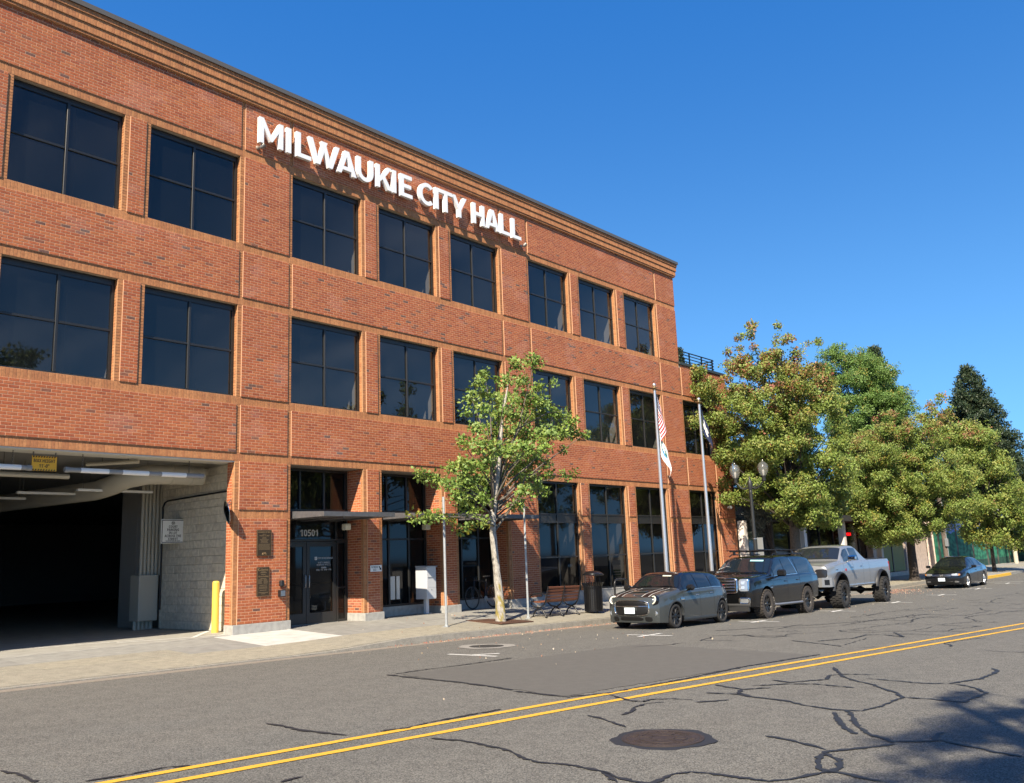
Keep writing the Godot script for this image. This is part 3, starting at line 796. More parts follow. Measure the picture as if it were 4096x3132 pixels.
func brick_out(hall: Node3D) -> void:
	var grainy := func(key: String, c: Color) -> StandardMaterial3D: return grain(M(key, c, 0.88), tx.brick, 0.31, 0.1)
	obj("mortar", mortar_red, grain(M("mortar_red", Color(.60, .36, .215), 0.95), tx.fine, 0.2), hall)
	obj("mortar", mortar_tan, grain(M("mortar_tan", Color(.42, .245, .125), 0.95), tx.fine, 0.2), hall)
	# the bricks that show largest are single pieces; all others share one mesh of each kind
	var cam: Camera3D = get_node("camera")
	var fwd := -cam.global_basis.z; var rt := cam.global_basis.x; var up := cam.global_basis.y
	var near := {false: [], true: []}
	for i in bricks.size():
		var b: Array = bricks[i]
		var p: Vector3 = b[0] - EYE
		var d := p.dot(fwd)
		if d > 1.0 and absf(p.dot(rt) / d) < 0.57 and absf(p.dot(up) / d) < 0.435:
			near[b[7]].append(Vector2(d, i))
	var single := {}
	for k in [false, true]:
		near[k].sort()
		for j in mini(300, near[k].size()): single[int(near[k][j].y)] = true
	var unit := MB.new()
	unit.brick(Vector3(0, 0, 0), Vector3.RIGHT, Vector3.BACK, 1, 1, 1)
	# a unit brick scaled thin would lose its arris, so each size gets its own shared mesh
	var shared := {}
	var age := FastNoiseLite.new(); age.seed = 61; age.frequency = 0.45; age.fractal_octaves = 4      # firing batches
	var bloom := FastNoiseLite.new(); bloom.seed = 67; bloom.frequency = 0.55; bloom.fractal_octaves = 3   # pale salt bloom
	var rest := {false: MB.new(), true: MB.new()}
	for i in bricks.size():
		var b: Array = bricks[i]
		if single.has(i):
			var key := "%d_%d" % [int(round(b[3] * 500)), int(round(b[4] * 500))]
			if not shared.has(key):
				var mb := MB.new(); mb.brick(Vector3.ZERO, Vector3.RIGHT, Vector3.BACK, b[3], b[4], 0.0052 if b[7] else 0.0038); shared[key] = mb.mesh()
			var o := MeshInstance3D.new()
			o.mesh = shared[key]
			var tone: Color = TAN[b[6]] if b[7] else RED[b[6]]
			o.material_override = grainy.call("brick_%s_%d" % ["tan" if b[7] else "red", b[6]], tone)
			o.name = "soldier_brick" if b[7] else "brick"
			hall.add_child(o, true)
			o.transform = Transform3D(Basis(b[1], UPV, b[2]), b[0])
		else:
			var mb: MB = rest[b[7]]
			var tone: Color = TAN[b[6]] if b[7] else RED[b[6]]
			var bp: Vector3 = b[0]
			var wk := 1.0 + 0.14 * age.get_noise_2d(bp.x, bp.y * 1.6)
			var bl := 0.0 if b[7] else clampf((bloom.get_noise_2d(bp.x, bp.y * 1.4) - 0.30) * 1.0, 0.0, 0.12) * rnd(0.5, 1.0)
			mb.col = Color(tone.r * wk + bl * 0.30, tone.g * wk + bl * 0.34, tone.b * wk + bl * 0.36)
			mb.brick(b[0], b[1], b[2], b[3], b[4], b[5])
	for k in [false, true]:
		var m := grain(M("brick_tan_mass" if k else "brick_red_mass", Color(1, 1, 1), 0.88, 0, true), tx.brick, 0.31, 0.1)
		var o := obj("tan_brickwork" if k else "red_brickwork", rest[k], m, hall)
		o.set_meta("kind", "stuff")
	bricks.clear()

func entrance(hall: Node3D) -> void:
	var zg := -0.72
	var fr := M("window_frame")
	# clerestory and shop front of the three recesses
	var n := 0
	for o in [[13.38, 15.73], [16.38, 18.70], [19.36, 21.66]]:
		var a: float = o[0] + 0.03; var b: float = o[1] - 0.03
		window(hall, a, b, 2.9, 4.0, zg, [lerpf(a, b, 0.33), lerpf(a, b, 0.67)], [])
		if n > 0:
			var base := MB.new(); base.box(Vector3(a, -0.3, zg - 0.1), Vector3(b, 0.28, zg + 0.06)); obj("plinth", base, M("plinth_concrete"), hall)
			window(hall, a, b, 0.285, 2.72, zg, [lerpf(a, b, 0.36), lerpf(a, b, 0.70)], [2.15])
		var lid := MB.new(); lid.box(Vector3(a - 0.02, 2.72, zg - 0.1), Vector3(b + 0.02, 2.895, zg + 0.05)); obj("transom_panel", lid, fr, hall)
		n += 1
	# doors
	window(hall, 13.41, 15.70, 2.12, 2.715, zg, [15.35], [])
	window(hall, 15.36, 15.70, 0.03, 2.115, zg, [], [0.9])
	for k in 2:
		var d := node("door", hall)
		var a := 13.43 + 0.965 * k; var b := a + 0.95
		var mb := MB.new()
		mb.box(Vector3(a, 0.03, zg - 0.05), Vector3(a + 0.1, 2.105, zg + 0.02)); mb.box(Vector3(b - 0.1, 0.03, zg - 0.05), Vector3(b, 2.105, zg + 0.02))
		mb.box(Vector3(a + 0.1, 0.03, zg - 0.05), Vector3(b - 0.1, 0.30, zg + 0.02)); mb.box(Vector3(a + 0.1, 1.98, zg - 0.05), Vector3(b - 0.1, 2.105, zg + 0.02))
		obj("door_frame", mb, fr, d)
		var p := MB.new(); p.quad(Vector3(a + 0.1, 0.30, zg), Vector3(b - 0.1, 0.30, zg), Vector3(b - 0.1, 1.98, zg), Vector3(a + 0.1, 1.98, zg)); obj("pane", p, M("street_glass"), d)
		var h := MB.new(); var hx := b - 0.05 if k == 0 else a + 0.05
		h.tube([Vector3(hx, 0.95, zg + 0.02), Vector3(hx, 0.95, zg + 0.075), Vector3(hx, 1.25, zg + 0.075), Vector3(hx, 1.25, zg + 0.02)], 0.013, 8)
		obj("handle", h, M("dull_steel", Color(.35, .35, .35), 0.35, 0.9), d)
		var bar := MB.new(); bar.box(Vector3(a + 0.1, 1.02, zg - 0.09), Vector3(b - 0.1, 1.07, zg - 0.03)); obj("push_bar", bar, fr, d)
	# soffit of the recess
	var sf := MB.new(); sf.box(Vector3(13.3, 4.015, -0.72), Vector3(21.75, 4.05, -0.345)); obj("soffit", sf, M("soffit_paint", Color(.30, .27, .22), 0.8), hall)
	# steel canopies
	var steel := grain(M("canopy_steel", Color(.14, .14, .145), 0.5, 0.35), tx.concrete, 0.8)
	for o in [[13.48, 15.76], [16.45, 18.74], [19.43, 21.70]]:
		var c := node("canopy", hall)
		var mb := MB.new()
		var t := Transform3D(Basis(Vector3(0, 0, 1), Vector3(0, 1, 0), Vector3(-1, 0, 0)), Vector3(o[1], 0, 0))
		mb.prism(PackedVector2Array([Vector2(-0.64, 2.665), Vector2(0.0, 2.665), Vector2(1.2, 2.66), Vector2(1.2, 2.772), Vector2(0.0, 2.842), Vector2(-0.64, 2.86)]), t, o[1] - o[0])
		obj("roof_plate", mb, steel, c)
		for k in 2:
			var rb := MB.new(); var rx := lerpf(o[0], o[1], 0.3 + 0.4 * k)
			rb.box(Vector3(rx - 0.02, 2.62, -0.6), Vector3(rx + 0.02, 2.664, 1.1)); obj("rib", rb, steel, c)
	# little lamps under the canopies
	for x in [15.5, 18.47, 21.43]:
		var l := node("wall_lamp", hall, Vector3(x, 2.5, -0.45))
		var mb := MB.new(); mb.cbox(Vector3(-0.05, -0.06, -0.24), Vector3(0.16, 0.1, -0.1), 0.02); obj("lamp_arm", mb, fr, l)
		var gb := MB.new(); gb.cbox(Vector3(-0.09, -0.1, -0.1), Vector3(0.09, 0.07, 0.1), 0.02); obj("lamp_glass", gb, M("lamp_white", Color(.72, .70, .55), 0.35), l)

func terrace(hall: Node3D) -> void:
	var mb := MB.new(); mb.box(Vector3(33.245, 9.385, -0.4), Vector3(37.46, 9.50, 0.06)); obj("coping", mb, M("coping_green", Color(.035, .045, .04), 0.5), hall)
	var r := node("railing", hall)
	var green := M("rail_paint", Color(.012, .022, .018), 0.4)
	for y in [9.62, 9.76, 9.90, 10.03]:
		var t := MB.new()
		t.tube([Vector3(33.3, y, -0.05), Vector3(36.45, y, -0.05), Vector3(36.62, y, -0.10), Vector3(36.68, y, -0.25), Vector3(36.68, y, -8.0)], 0.028 if y > 10 else 0.022, 8)
		obj("rail", t, green, r)
	for x in [34.35, 35.45, 36.45]:
		var t := MB.new(); t.box(Vector3(x - 0.025, 9.5, -0.1), Vector3(x + 0.025, 10.03, -0.05)); obj("post", t, green, r)

func garage(hall: Node3D) -> void:
	var paint := grain(M("garage_block_paint", Color(.74, .67, .53), 0.85), tx.concrete, 0.7, 0.1)
	var paint2 := grain(M("garage_block_paint_dull", Color(.68, .61, .48), 0.85), tx.concrete, 0.9, 0.1)
	var gw := node("garage_wall", hall)
	var mo := MB.new(); mo.box(Vector3(12.425, -0.1, -4.45), Vector3(12.6, 4.3, -0.34)); obj("mortar", mo, M("garage_joint", Color(.45, .41, .32), 0.9), gw)
	for r in 20:
		var z := -0.345 - (0.2 if r % 2 else 0.0)
		while z > -4.4:
			var mb := MB.new()
			mb.cbox(Vector3(12.405, 0.015 + r * 0.203, maxf(z - 0.392, -4.44)), Vector3(12.44, 0.015 + r * 0.203 + 0.195, z), 0.005)
			obj("block", mb, paint if rng.randf() < 0.7 else paint2, gw)
			z -= 0.4
		if r % 2:
			var mb := MB.new(); mb.cbox(Vector3(12.405, 0.015 + r * 0.203, -0.541), Vector3(12.44, 0.015 + r * 0.203 + 0.199, -0.345), 0.004); obj("block", mb, paint, gw)
	var sh := MB.new()  # shell stretched back and to the right, out of view, to darken the garage
	sh.box(Vector3(12.3, -0.1, -6.5), Vector3(12.6, 4.4, -5.6)); sh.box(Vector3(12.6, -0.1, -6.5), Vector3(27.9, 4.4, -6.25)); sh.box(Vector3(27.9, -0.1, -33.9), Vector3(28.1, 4.4, -6.25)); sh.box(Vector3(-5.7, -0.1, -34.0), Vector3(28.1, 4.4, -33.7)); sh.box(Vector3(-5.75, -0.1, -33.9), Vector3(-5.6, 4.4, -0.345)); sh.box(Vector3(12.75, -0.1, -5.6), Vector3(12.9, 4.4, -4.45))
	obj("garage_shell", sh, M("garage_concrete", Color(.28, .27, .245), 0.9), hall)
	var cl := MB.new(); cl.box(Vector3(-5.6, 4.28, -33.7), Vector3(12.9, 4.44, -1.55)); cl.box(Vector3(12.9, 4.28, -33.7), Vector3(28.1, 4.44, -6.5)); obj("garage_ceiling", cl, M("garage_concrete"), hall)
	var c2 := MB.new(); c2.box(Vector3(-5.6, 4.10, -1.55), Vector3(12.42, 4.2, -0.345)); obj("garage_soffit", c2, M("soffit_white", Color(.55, .53, .47), 0.85), hall)
	var c3 := MB.new(); c3.box(Vector3(3.44, 3.985, -0.35), Vector3(11.82, 4.012, -0.03)); obj("lintel", c3, M("soffit_white"), hall)
	for q in [[3.6, -9.0], [3.6, -17.0], [9.9, -17.0], [9.9, -25.0], [3.6, -25.0]]:
		var co := MB.new(); co.cbox(Vector3(q[0] - 0.25, 0.0, q[1] - 0.25), Vector3(q[0] + 0.25, 4.28, q[1] + 0.25), 0.03); obj("garage_column", co, M("garage_concrete"), hall)
	var fl := MB.new(); fl.box(Vector3(-5.6, -0.25, -33.7), Vector3(12.9, 0.006, -0.0)); fl.box(Vector3(12.9, -0.25, -33.7), Vector3(28.1, 0.006, -6.5)); obj("garage_floor", fl, grain(M("garage_floor", Color(.36, .345, .30), 0.85), tx.concrete, 1.9, 0.05), hall)
	var wp := M("road_paint_white")
	for s in [[[11.0, -0.32], [12.35, -1.9], 0.1], [[9.6, -1.0], [11.55, -0.28], 0.1], [[8.2, -1.7], [10.3, -1.15], 0.1], [[11.55, -0.2], [12.3, -0.55], 0.1]]:
		var a := Vector2(s[0][0], s[0][1]); var b := Vector2(s[1][0], s[1][1]); var d := (b - a).normalized(); var e: Vector2 = Vector2(-d.y, d.x) * float(s[2]) * 0.5
		var mb := MB.new()
		mb.quad(Vector3(a.x + e.x, 0.011, a.y + e.y), Vector3(b.x + e.x, 0.011, b.y + e.y), Vector3(b.x - e.x, 0.011, b.y - e.y), Vector3(a.x - e.x, 0.011, a.y - e.y))
		obj("floor_stripe", mb, wp, hall)
# ---------- lettering ----------
func font(face: String, bold: bool) -> SystemFont:
	var f := SystemFont.new()
	f.font_names = PackedStringArray([face]); f.font_weight = 700 if bold else 400
	return f

func text(called: String, s: String, cap: float, t: Transform3D, m: Material, parent: Node, bold := true, face := "Droid Sans", deep := 0.003, width := 0.0) -> MeshInstance3D:
	# centred on t; cap is the height of a capital, width squeezes the line to fit
	var tm := TextMesh.new()
	tm.text = s; tm.font = font(face, bold); tm.font_size = 48; tm.depth = deep
	tm.pixel_size = cap / (0.714 * 48.0); tm.curve_step = 1.5
	tm.horizontal_alignment = HORIZONTAL_ALIGNMENT_CENTER; tm.vertical_alignment = VERTICAL_ALIGNMENT_CENTER
	var o := MeshInstance3D.new()
	o.mesh = tm; o.material_override = m; o.name = called
	parent.add_child(o, true)
	if width > 0.0:
		var w := tm.get_aabb().size.x
		if w > 0.001: t = t * Transform3D(Basis.from_scale(Vector3(width / w, 1, 1)), Vector3.ZERO)
	o.transform = t
	return o

func P(a: Array) -> PackedVector2Array:
	var r := PackedVector2Array()
	for i in range(0, a.size(), 2): r.append(Vector2(a[i], a[i + 1]))
	return r

func letter_shapes(ch: String, w: float, h: float, s: float) -> Array:
	var m := w * 0.5
	match ch:
		"I": return [P([0, 0, w, 0, w, h, 0, h])]
		"L": return [P([0, 0, w, 0, w, s * .86, s, s * .86, s, h, 0, h])]
		"E": return [P([0, 0, w, 0, w, s * .86, s, s * .86, s, h * .42, w * .9, h * .42, w * .9, h * .42 + s * .84, s, h * .42 + s * .84, s, h - s * .86, w * .97, h - s * .86, w * .97, h, 0, h])]
		"H": return [P([0, 0, s, 0, s, h * .42, w - s, h * .42, w - s, 0, w, 0, w, h, w - s, h, w - s, h * .42 + s * .9, s, h * .42 + s * .9, s, h, 0, h])]
		"T": return [P([m - s * .5, 0, m + s * .5, 0, m + s * .5, h - s * .86, w, h - s * .86, w, h, 0, h, 0, h - s * .86, m - s * .5, h - s * .86])]
		"M": return [P([0, 0, s * .95, 0, s * .95, h * .62, m - s * .22, h * .16, m + s * .22, h * .16, w - s * .95, h * .62, w - s * .95, 0, w, 0, w, h, w - s * .9, h, m, h * .36, s * .9, h, 0, h])]
		"Y": return [P([m - s * .5, 0, m + s * .5, 0, m + s * .5, h * .36, w, h, w - s * 1.12, h, m, h * .50, s * 1.12, h, 0, h, m - s * .5, h * .36])]
		"K": return [P([0, 0, s, 0, s, h * .26, s * 1.75, h * .40, w - s * 1.2, 0, w, 0, s * 2.45, h * .54, w * .98, h, w - s * 1.25, h, s, h * .50, s, h, 0, h])]
		"A":
			var t := s * .58
			var yb := h * .17
			var k := (m - t) / h
			return [P([0, 0, s * 1.05, 0, m, h * .76, w - s * 1.05, 0, w, 0, m + t, h, m - t, h]), P([lerpf(s * 1.05, m, yb / (h * .76)), yb, lerpf(w - s * 1.05, m, yb / (h * .76)), yb, lerpf(w - s * 1.05, m, (yb + s * .8) / (h * .76)), yb + s * .8, lerpf(s * 1.05, m, (yb + s * .8) / (h * .76)), yb + s * .8])]
		"W":
			var v := func(a: float, b: float) -> PackedVector2Array:
				var c := (a + b) * 0.5
				return P([c - s * .5, 0, c + s * .5, 0, b, h, b - s * 1.0, h, c, h * .25, a + s * 1.0, h, a, h])
			return Geometry2D.merge_polygons(v.call(0.0, w * .60), v.call(w * .40, w))
		"U":
			var p := PackedVector2Array(); var r := m; var ri := m - s
			p.append(Vector2(0, h))
			for i in 13: var a := PI + PI * i / 12.0; p.append(Vector2(m + cos(a) * r, r * 1.02 + sin(a) * r * 1.02))
			p.append(Vector2(w, h)); p.append(Vector2(w - s, h))
			for i in 13: var a := TAU - PI * i / 12.0; p.append(Vector2(m + cos(a) * ri, r * 1.02 + sin(a) * (r * 1.02 - s * .9)))
			p.append(Vector2(s, h))
			return [p]
		"C":
			var p := PackedVector2Array(); var cx := w * .54; var rx := w * .54; var ry := h * .515
			for i in 25: var a := deg_to_rad(47 + 266.0 * i / 24.0); p.append(Vector2(cx + cos(a) * rx, h * .5 + sin(a) * ry))
			for i in 25: var a := deg_to_rad(313 - 266.0 * i / 24.0); p.append(Vector2(cx + cos(a) * (rx - s), h * .5 + sin(a) * (ry - s * .9)))
			return [p]
	return []

func sign_letters() -> void:
	var sg := thing("building_sign", "row of large raised white capital letters on the brick frieze", "sign", Vector3(0, 0, 0))
	var white := M("letter_white", Color(.80, .81, .80), 0.45)
	var pin := M("letter_pin", Color(.3, .3, .3), 0.5, 0.6)
	var row := [["M", 12.19, .72], ["I", 13.02, .14], ["L", 13.33, .48], ["W", 13.72, 1.05], ["A", 14.69, .68], ["U", 15.40, .60], ["K", 16.11, .60], ["I", 16.74, .14], ["E", 17.05, .48], ["C", 17.81, .64], ["I", 18.50, .14], ["T", 18.66, .62], ["Y", 19.25, .67], ["H", 20.21, .56], ["A", 20.82, .68], ["L", 21.57, .46], ["L", 22.17, .46]]
	for e in row:
		var mb := MB.new()
		for poly in letter_shapes(e[0], e[2], 0.70, 0.137):
			if Geometry2D.is_polygon_clockwise(poly): poly.reverse()
			mb.prism(poly, Transform3D(Basis(), Vector3(e[1], 12.205, 0.115)), 0.105)
		var l := obj("letter", mb, white, sg)
		var pm := MB.new()
		for k in 2:
			var px: float = e[1] + (0.07 if k == 0 else maxf(0.075, e[2] - 0.07)); var py := 12.29 if k == 0 else 12.8
			if e[0] in ["Y", "T"]: px = e[1] + e[2] * 0.5; py = 12.3 + 0.4 * k
			if e[0] == "A": px = e[1] + (0.1 if k == 0 else e[2] - 0.1); py = 12.28
			if e[0] == "W": px = e[1] + e[2] * (0.3 if k == 0 else 0.7); py = 12.25
			pm.tube([Vector3(px, py, 0.0), Vector3(px, py, 0.118)], 0.012, 6)
		obj("pin", pm, pin, l)

func plaque(at: Vector3, w: float, h: float, label: String) -> Node3D:
	var t := thing("plaque", label, "plaque", at)
	var mb := MB.new(); mb.cbox(Vector3(-w / 2, -h / 2, 0), Vector3(w / 2, h / 2, 0.028), 0.004); obj("plate", mb, M("plaque_bronze", Color(.060, .040, .022), 0.5, 0.5), t)
	var b := MB.new()
	for k in [[-w / 2, -h / 2, w / 2, -h / 2 + 0.012], [-w / 2, h / 2 - 0.012, w / 2, h / 2], [-w / 2, -h / 2 + 0.012, -w / 2 + 0.012, h / 2 - 0.012], [w / 2 - 0.012, -h / 2 + 0.012, w / 2, h / 2 - 0.012]]:
		b.box(Vector3(k[0] + 0.004, k[1] + 0.004, 0.026), Vector3(k[2] - 0.004, k[3] - 0.004, 0.033))
	obj("border", b, M("plaque_gold", Color(.30, .20, .10), 0.45, 0.6), t)
	return t

func at3(x: float, y: float, z: float) -> Transform3D: return Transform3D(Basis(), Vector3(x, y, z))

func wall_things() -> void:
	sign_letters()
	var dark := M("black_metal", Color(.012, .012, .013), 0.42)
	var gold := M("plaque_gold", Color(.30, .20, .10), 0.45, 0.6)
	var p := plaque(Vector3(12.60, 2.075, 0.022), 0.40, 0.61, "upper bronze plaque with a city crest on the brick pier")
	text("lettering", "MILWAUKIE CITY HALL", 0.030, at3(0, 0.255, 0.030), gold, p, true, "Droid Sans", 0.004, 0.34)
	text("lettering", "October 9, 2023", 0.026, at3(0, 0.170, 0.030), gold, p, true, "Droid Serif", 0.004)
	for e in [[.205, .05], [.128, .05], [.104, .06], [.078, .12], [.052, .10], [.03, .085], [.004, .10]]:      # lines too small to read
		var mb := MB.new(); mb.box(Vector3(-e[1], e[0] - 0.005, 0.028), Vector3(e[1], e[0] + 0.005, 0.032)); obj("lettering", mb, gold, p)
	for i in 9:
		var mb := MB.new(); mb.box(Vector3(-0.165 + rnd(0, 0.01), -0.03 - 0.0165 * i, 0.028), Vector3(0.165 - rnd(0, 0.02), -0.023 - 0.0165 * i, 0.032)); obj("lettering", mb, gold, p)
	var em := MB.new()
	for k in 2:
		var rr := 0.058 - 0.03 * k
		var pts := []
		for i in 13: var a := PI * i / 12.0; pts.append(Vector3(cos(a) * rr, -0.278 + sin(a) * rr, 0.031))
		em.tube(pts, 0.005, 6)
	for i in 5: var a := PI * (i + 0.5) / 5.0; em.tube([Vector3(cos(a) * 0.028, -0.278 + sin(a) * 0.028, 0.031), Vector3(cos(a) * 0.056, -0.278 + sin(a) * 0.056, 0.031)], 0.005, 6)
	obj("crest", em, gold, p)
	var q := plaque(Vector3(12.585, 1.17, 0.022), 0.345, 0.67, "lower narrow bronze plaque with a large company word on the brick pier")
	text("lettering", "Electra", 0.052, at3(0.03, 0.275, 0.030), gold, q, true, "Droid Sans", 0.004, 0.20)
	var ring := MB.new(); var rp := []
	for i in 15: var a := 0.6 + TAU * 0.86 * i / 14.0; rp.append(Vector3(-0.115 + cos(a) * 0.024, 0.277 + sin(a) * 0.03, 0.031))
	ring.tube(rp, 0.006, 6); obj("crest", ring, gold, q)
	text("lettering", "Electra Building", 0.032, at3(0, 0.12, 0.030), gold, q, true, "Droid Serif", 0.004, 0.28)
	for e in [[.225, .06], [.205, .09], [.165, .06], [.07, .08], [-.085, .10], [-.20, .09], [-.255, .13], [-.285, .06]]:
		var mb := MB.new(); mb.box(Vector3(-e[1], e[0] - 0.006, 0.028), Vector3(e[1], e[0] + 0.006, 0.032)); obj("lettering", mb, gold, q)
	for i in 5:
		for k in 2:
			var mb := MB.new(); mb.box(Vector3(-0.14 + 0.15 * k, 0.04 - 0.022 * i, 0.028), Vector3(-0.03 + 0.15 * k + rnd(-0.02, 0.01), 0.05 - 0.022 * i, 0.032)); obj("lettering", mb, gold, q)
	for i in 3:
		var mb := MB.new(); mb.box(Vector3(-0.12, -0.125 - 0.02 * i, 0.028), Vector3(0.11, -0.117 - 0.02 * i, 0.032)); obj("lettering", mb, gold, q)
	# intercom beside the entrance
	var ic := thing("intercom", "small black entry reader with a key pad box below", "intercom", Vector3(13.09, 1.05, 0.022))
	var mb0 := MB.new(); mb0.cbox(Vector3(-0.055, -0.02, 0), Vector3(0.055, 0.13, 0.10), 0.025); obj("reader", mb0, dark, ic)
	var mb1 := MB.new(); mb1.cbox(Vector3(-0.075, -0.26, 0), Vector3(0.075, -0.10, 0.11), 0.008); obj("housing", mb1, dark, ic)
	var mb2 := MB.new(); mb2.cbox(Vector3(-0.06, -0.245, 0.108), Vector3(0.06, -0.115, 0.114), 0.002); obj("key_plate", mb2, M("dull_steel"), ic)
	# payment sign
	var ps := thing("payment_sign", "small white sign with black lettering and arrow on the brick pier", "sign", Vector3(16.115, 1.36, 0.024))
	var mb3 := MB.new(); mb3.cbox(Vector3(-0.20, -0.085, 0), Vector3(0.20, 0.085, 0.006), 0.002); obj("plate", mb3, M("sign_white", Color(.72, .73, .70), 0.5), ps)
	text("lettering", "PAYMENT", 0.055, at3(-0.05, 0.032, 0.006), dark, ps, true, "Droid Sans Mono", 0.003, 0.25)
	text("lettering", "BOX", 0.055, at3(-0.05, -0.04, 0.006), dark, ps, true, "Droid Sans Mono", 0.003, 0.11)
	var ar := MB.new(); ar.prism(P([0.09, 0.045, 0.112, 0.06, 0.152, 0.008, 0.172, 0.024, 0.178, -0.05, 0.108, -0.026, 0.13, -0.01]), at3(0, 0, 0.006), 0.003); obj("arrow", ar, dark, ps)
	# flood lights at the ends of the letters
	for e in [[12.26, 12.12, "small black floodlight under the first white letter"], [22.82, 12.10, "small black floodlight under the last white letter"]]:
		var fl := thing("floodlight", e[2], "floodlight", Vector3(e[0], e[1], 0.022), 0.0, "floodlights below the letters")
		var b := MB.new(); b.lathe([Vector2(0, 0), Vector2(0.055, 0), Vector2(0.055, 0.03), Vector2(0, 0.03)], Transform3D(Basis(Vector3.RIGHT, PI / 2), Vector3.ZERO), 14); obj("base", b, M("lamp_tan", Color(.30, .24, .19), 0.5), fl)
		var h := MB.new(); h.lathe([Vector2(0, -0.02), Vector2(0.05, 0.0), Vector2(0.06, 0.05), Vector2(0.06, 0.14), Vector2(0.052, 0.14), Vector2(0.045, 0.06), Vector2(0, 0.05)], Transform3D(Basis(Vector3(1, 0, 0), 0.75) * Basis(Vector3(0, 0, 1), -0.5), Vector3(0.03, -0.02, 0.09)), 16); obj("hood", h, M("lamp_grey", Color(.20, .19, .175), 0.45, 0.3), fl)
	# number and words on the glass of the doors
	var nm := thing("house_number", "pale grey street number on the glass above the doors", "number", Vector3(14.485, 2.335, -0.712))
	text("digits", "10501", 0.165, at3(0, 0, 0), M("decal_grey", Color(.42, .42, .40), 0.6), nm, true, "Droid Sans", 0.004, 0.56)
	var dl := thing("door_lettering", "small white opening hours lettering on the glass door", "lettering", Vector3(14.95, 1.68, -0.712))
	var wh := M("decal_white", Color(.5, .5, .49), 0.6)
	text("lettering", "CITY OF MILWAUKIE", 0.044, at3(0.06, 0.0, 0), wh, dl, false, "Droid Sans", 0.003, 0.50)
	text("lettering", "10501 SE MAIN ST", 0.038, at3(0, -0.115, 0), wh, dl, false, "Droid Sans", 0.003, 0.38)
	text("lettering", "MILWAUKIE, OR 97222", 0.038, at3(0, -0.17, 0), wh, dl, false, "Droid Sans", 0.003, 0.46)
	text("lettering", "HOURS", 0.040, at3(0, -0.245, 0), wh, dl, true, "Droid Sans", 0.003, 0.16)
	text("lettering", "MON - FRI - 8AM - 5PM", 0.040, at3(0, -0.30, 0), wh, dl, false, "Droid Sans", 0.003, 0.48)
	var em2 := MB.new()
	for i in 4:
		var a := TAU * (i + 0.5) / 4.0
		em2.prism(P([-0.006, 0.008, 0.006, 0.008, 0.028, 0.036, 0.0, 0.052, -0.028, 0.036]), Transform3D(Basis(Vector3(0, 0, 1), a), Vector3(-0.255, 0.0, 0)), 0.003)
	obj("crest", em2, wh, dl)
	# white handbills behind the second recess
	for k in 2:
		var s := thing("paper_notice", ["wider white paper strip taped to the recessed window", "narrower white paper strip taped to the recessed window"][k], "paper", Vector3(17.36 + 0.2 * k, 0.79, -0.705), 0.0, "paper strips on the glass")
		var mb := MB.new(); mb.box(Vector3(-0.085 + 0.02 * k, -0.32, 0), Vector3(0.085 - 0.02 * k, 0.32, 0.002)); obj("sheet", mb, M("paper", Color(.55, .56, .54), 0.8), s)
	var s3 := thing("window_poster", "white poster with green stripes inside the street window", "poster", Vector3(28.05, 0.85, -0.30))
	var pb := MB.new(); pb.box(Vector3(-0.28, -0.5, 0), Vector3(0.28, 0.42, 0.004)); obj("sheet", pb, M("paper"), s3)
	for k in 3:
		var mb := MB.new(); mb.box(Vector3(-0.25, 0.02 - 0.1 * k, 0.004), Vector3(0.25, 0.075 - 0.1 * k, 0.007)); obj("stripe", mb, M("poster_green", Color(.05, .12, .06), 0.8), s3)
	# security camera at the far corner
	var sc := thing("security_camera", "small white dome camera high on the shaded brick corner", "camera", Vector3(36.62, 3.34, 0.022))
	var a1 := MB.new(); a1.tube([Vector3.ZERO, Vector3(0, 0, 0.12)], 0.04, 10); obj("arm", a1, M("sign_white"), sc)
	var a2 := MB.new(); a2.lathe([Vector2(0, -0.09), Vector2(0.05, -0.075), Vector2(0.075, -0.02), Vector2(0.075, 0.04), Vector2(0.05, 0.07), Vector2(0, 0.08)], at3(0, 0, 0.15), 14); obj("dome", a2, M("sign_white"), sc)

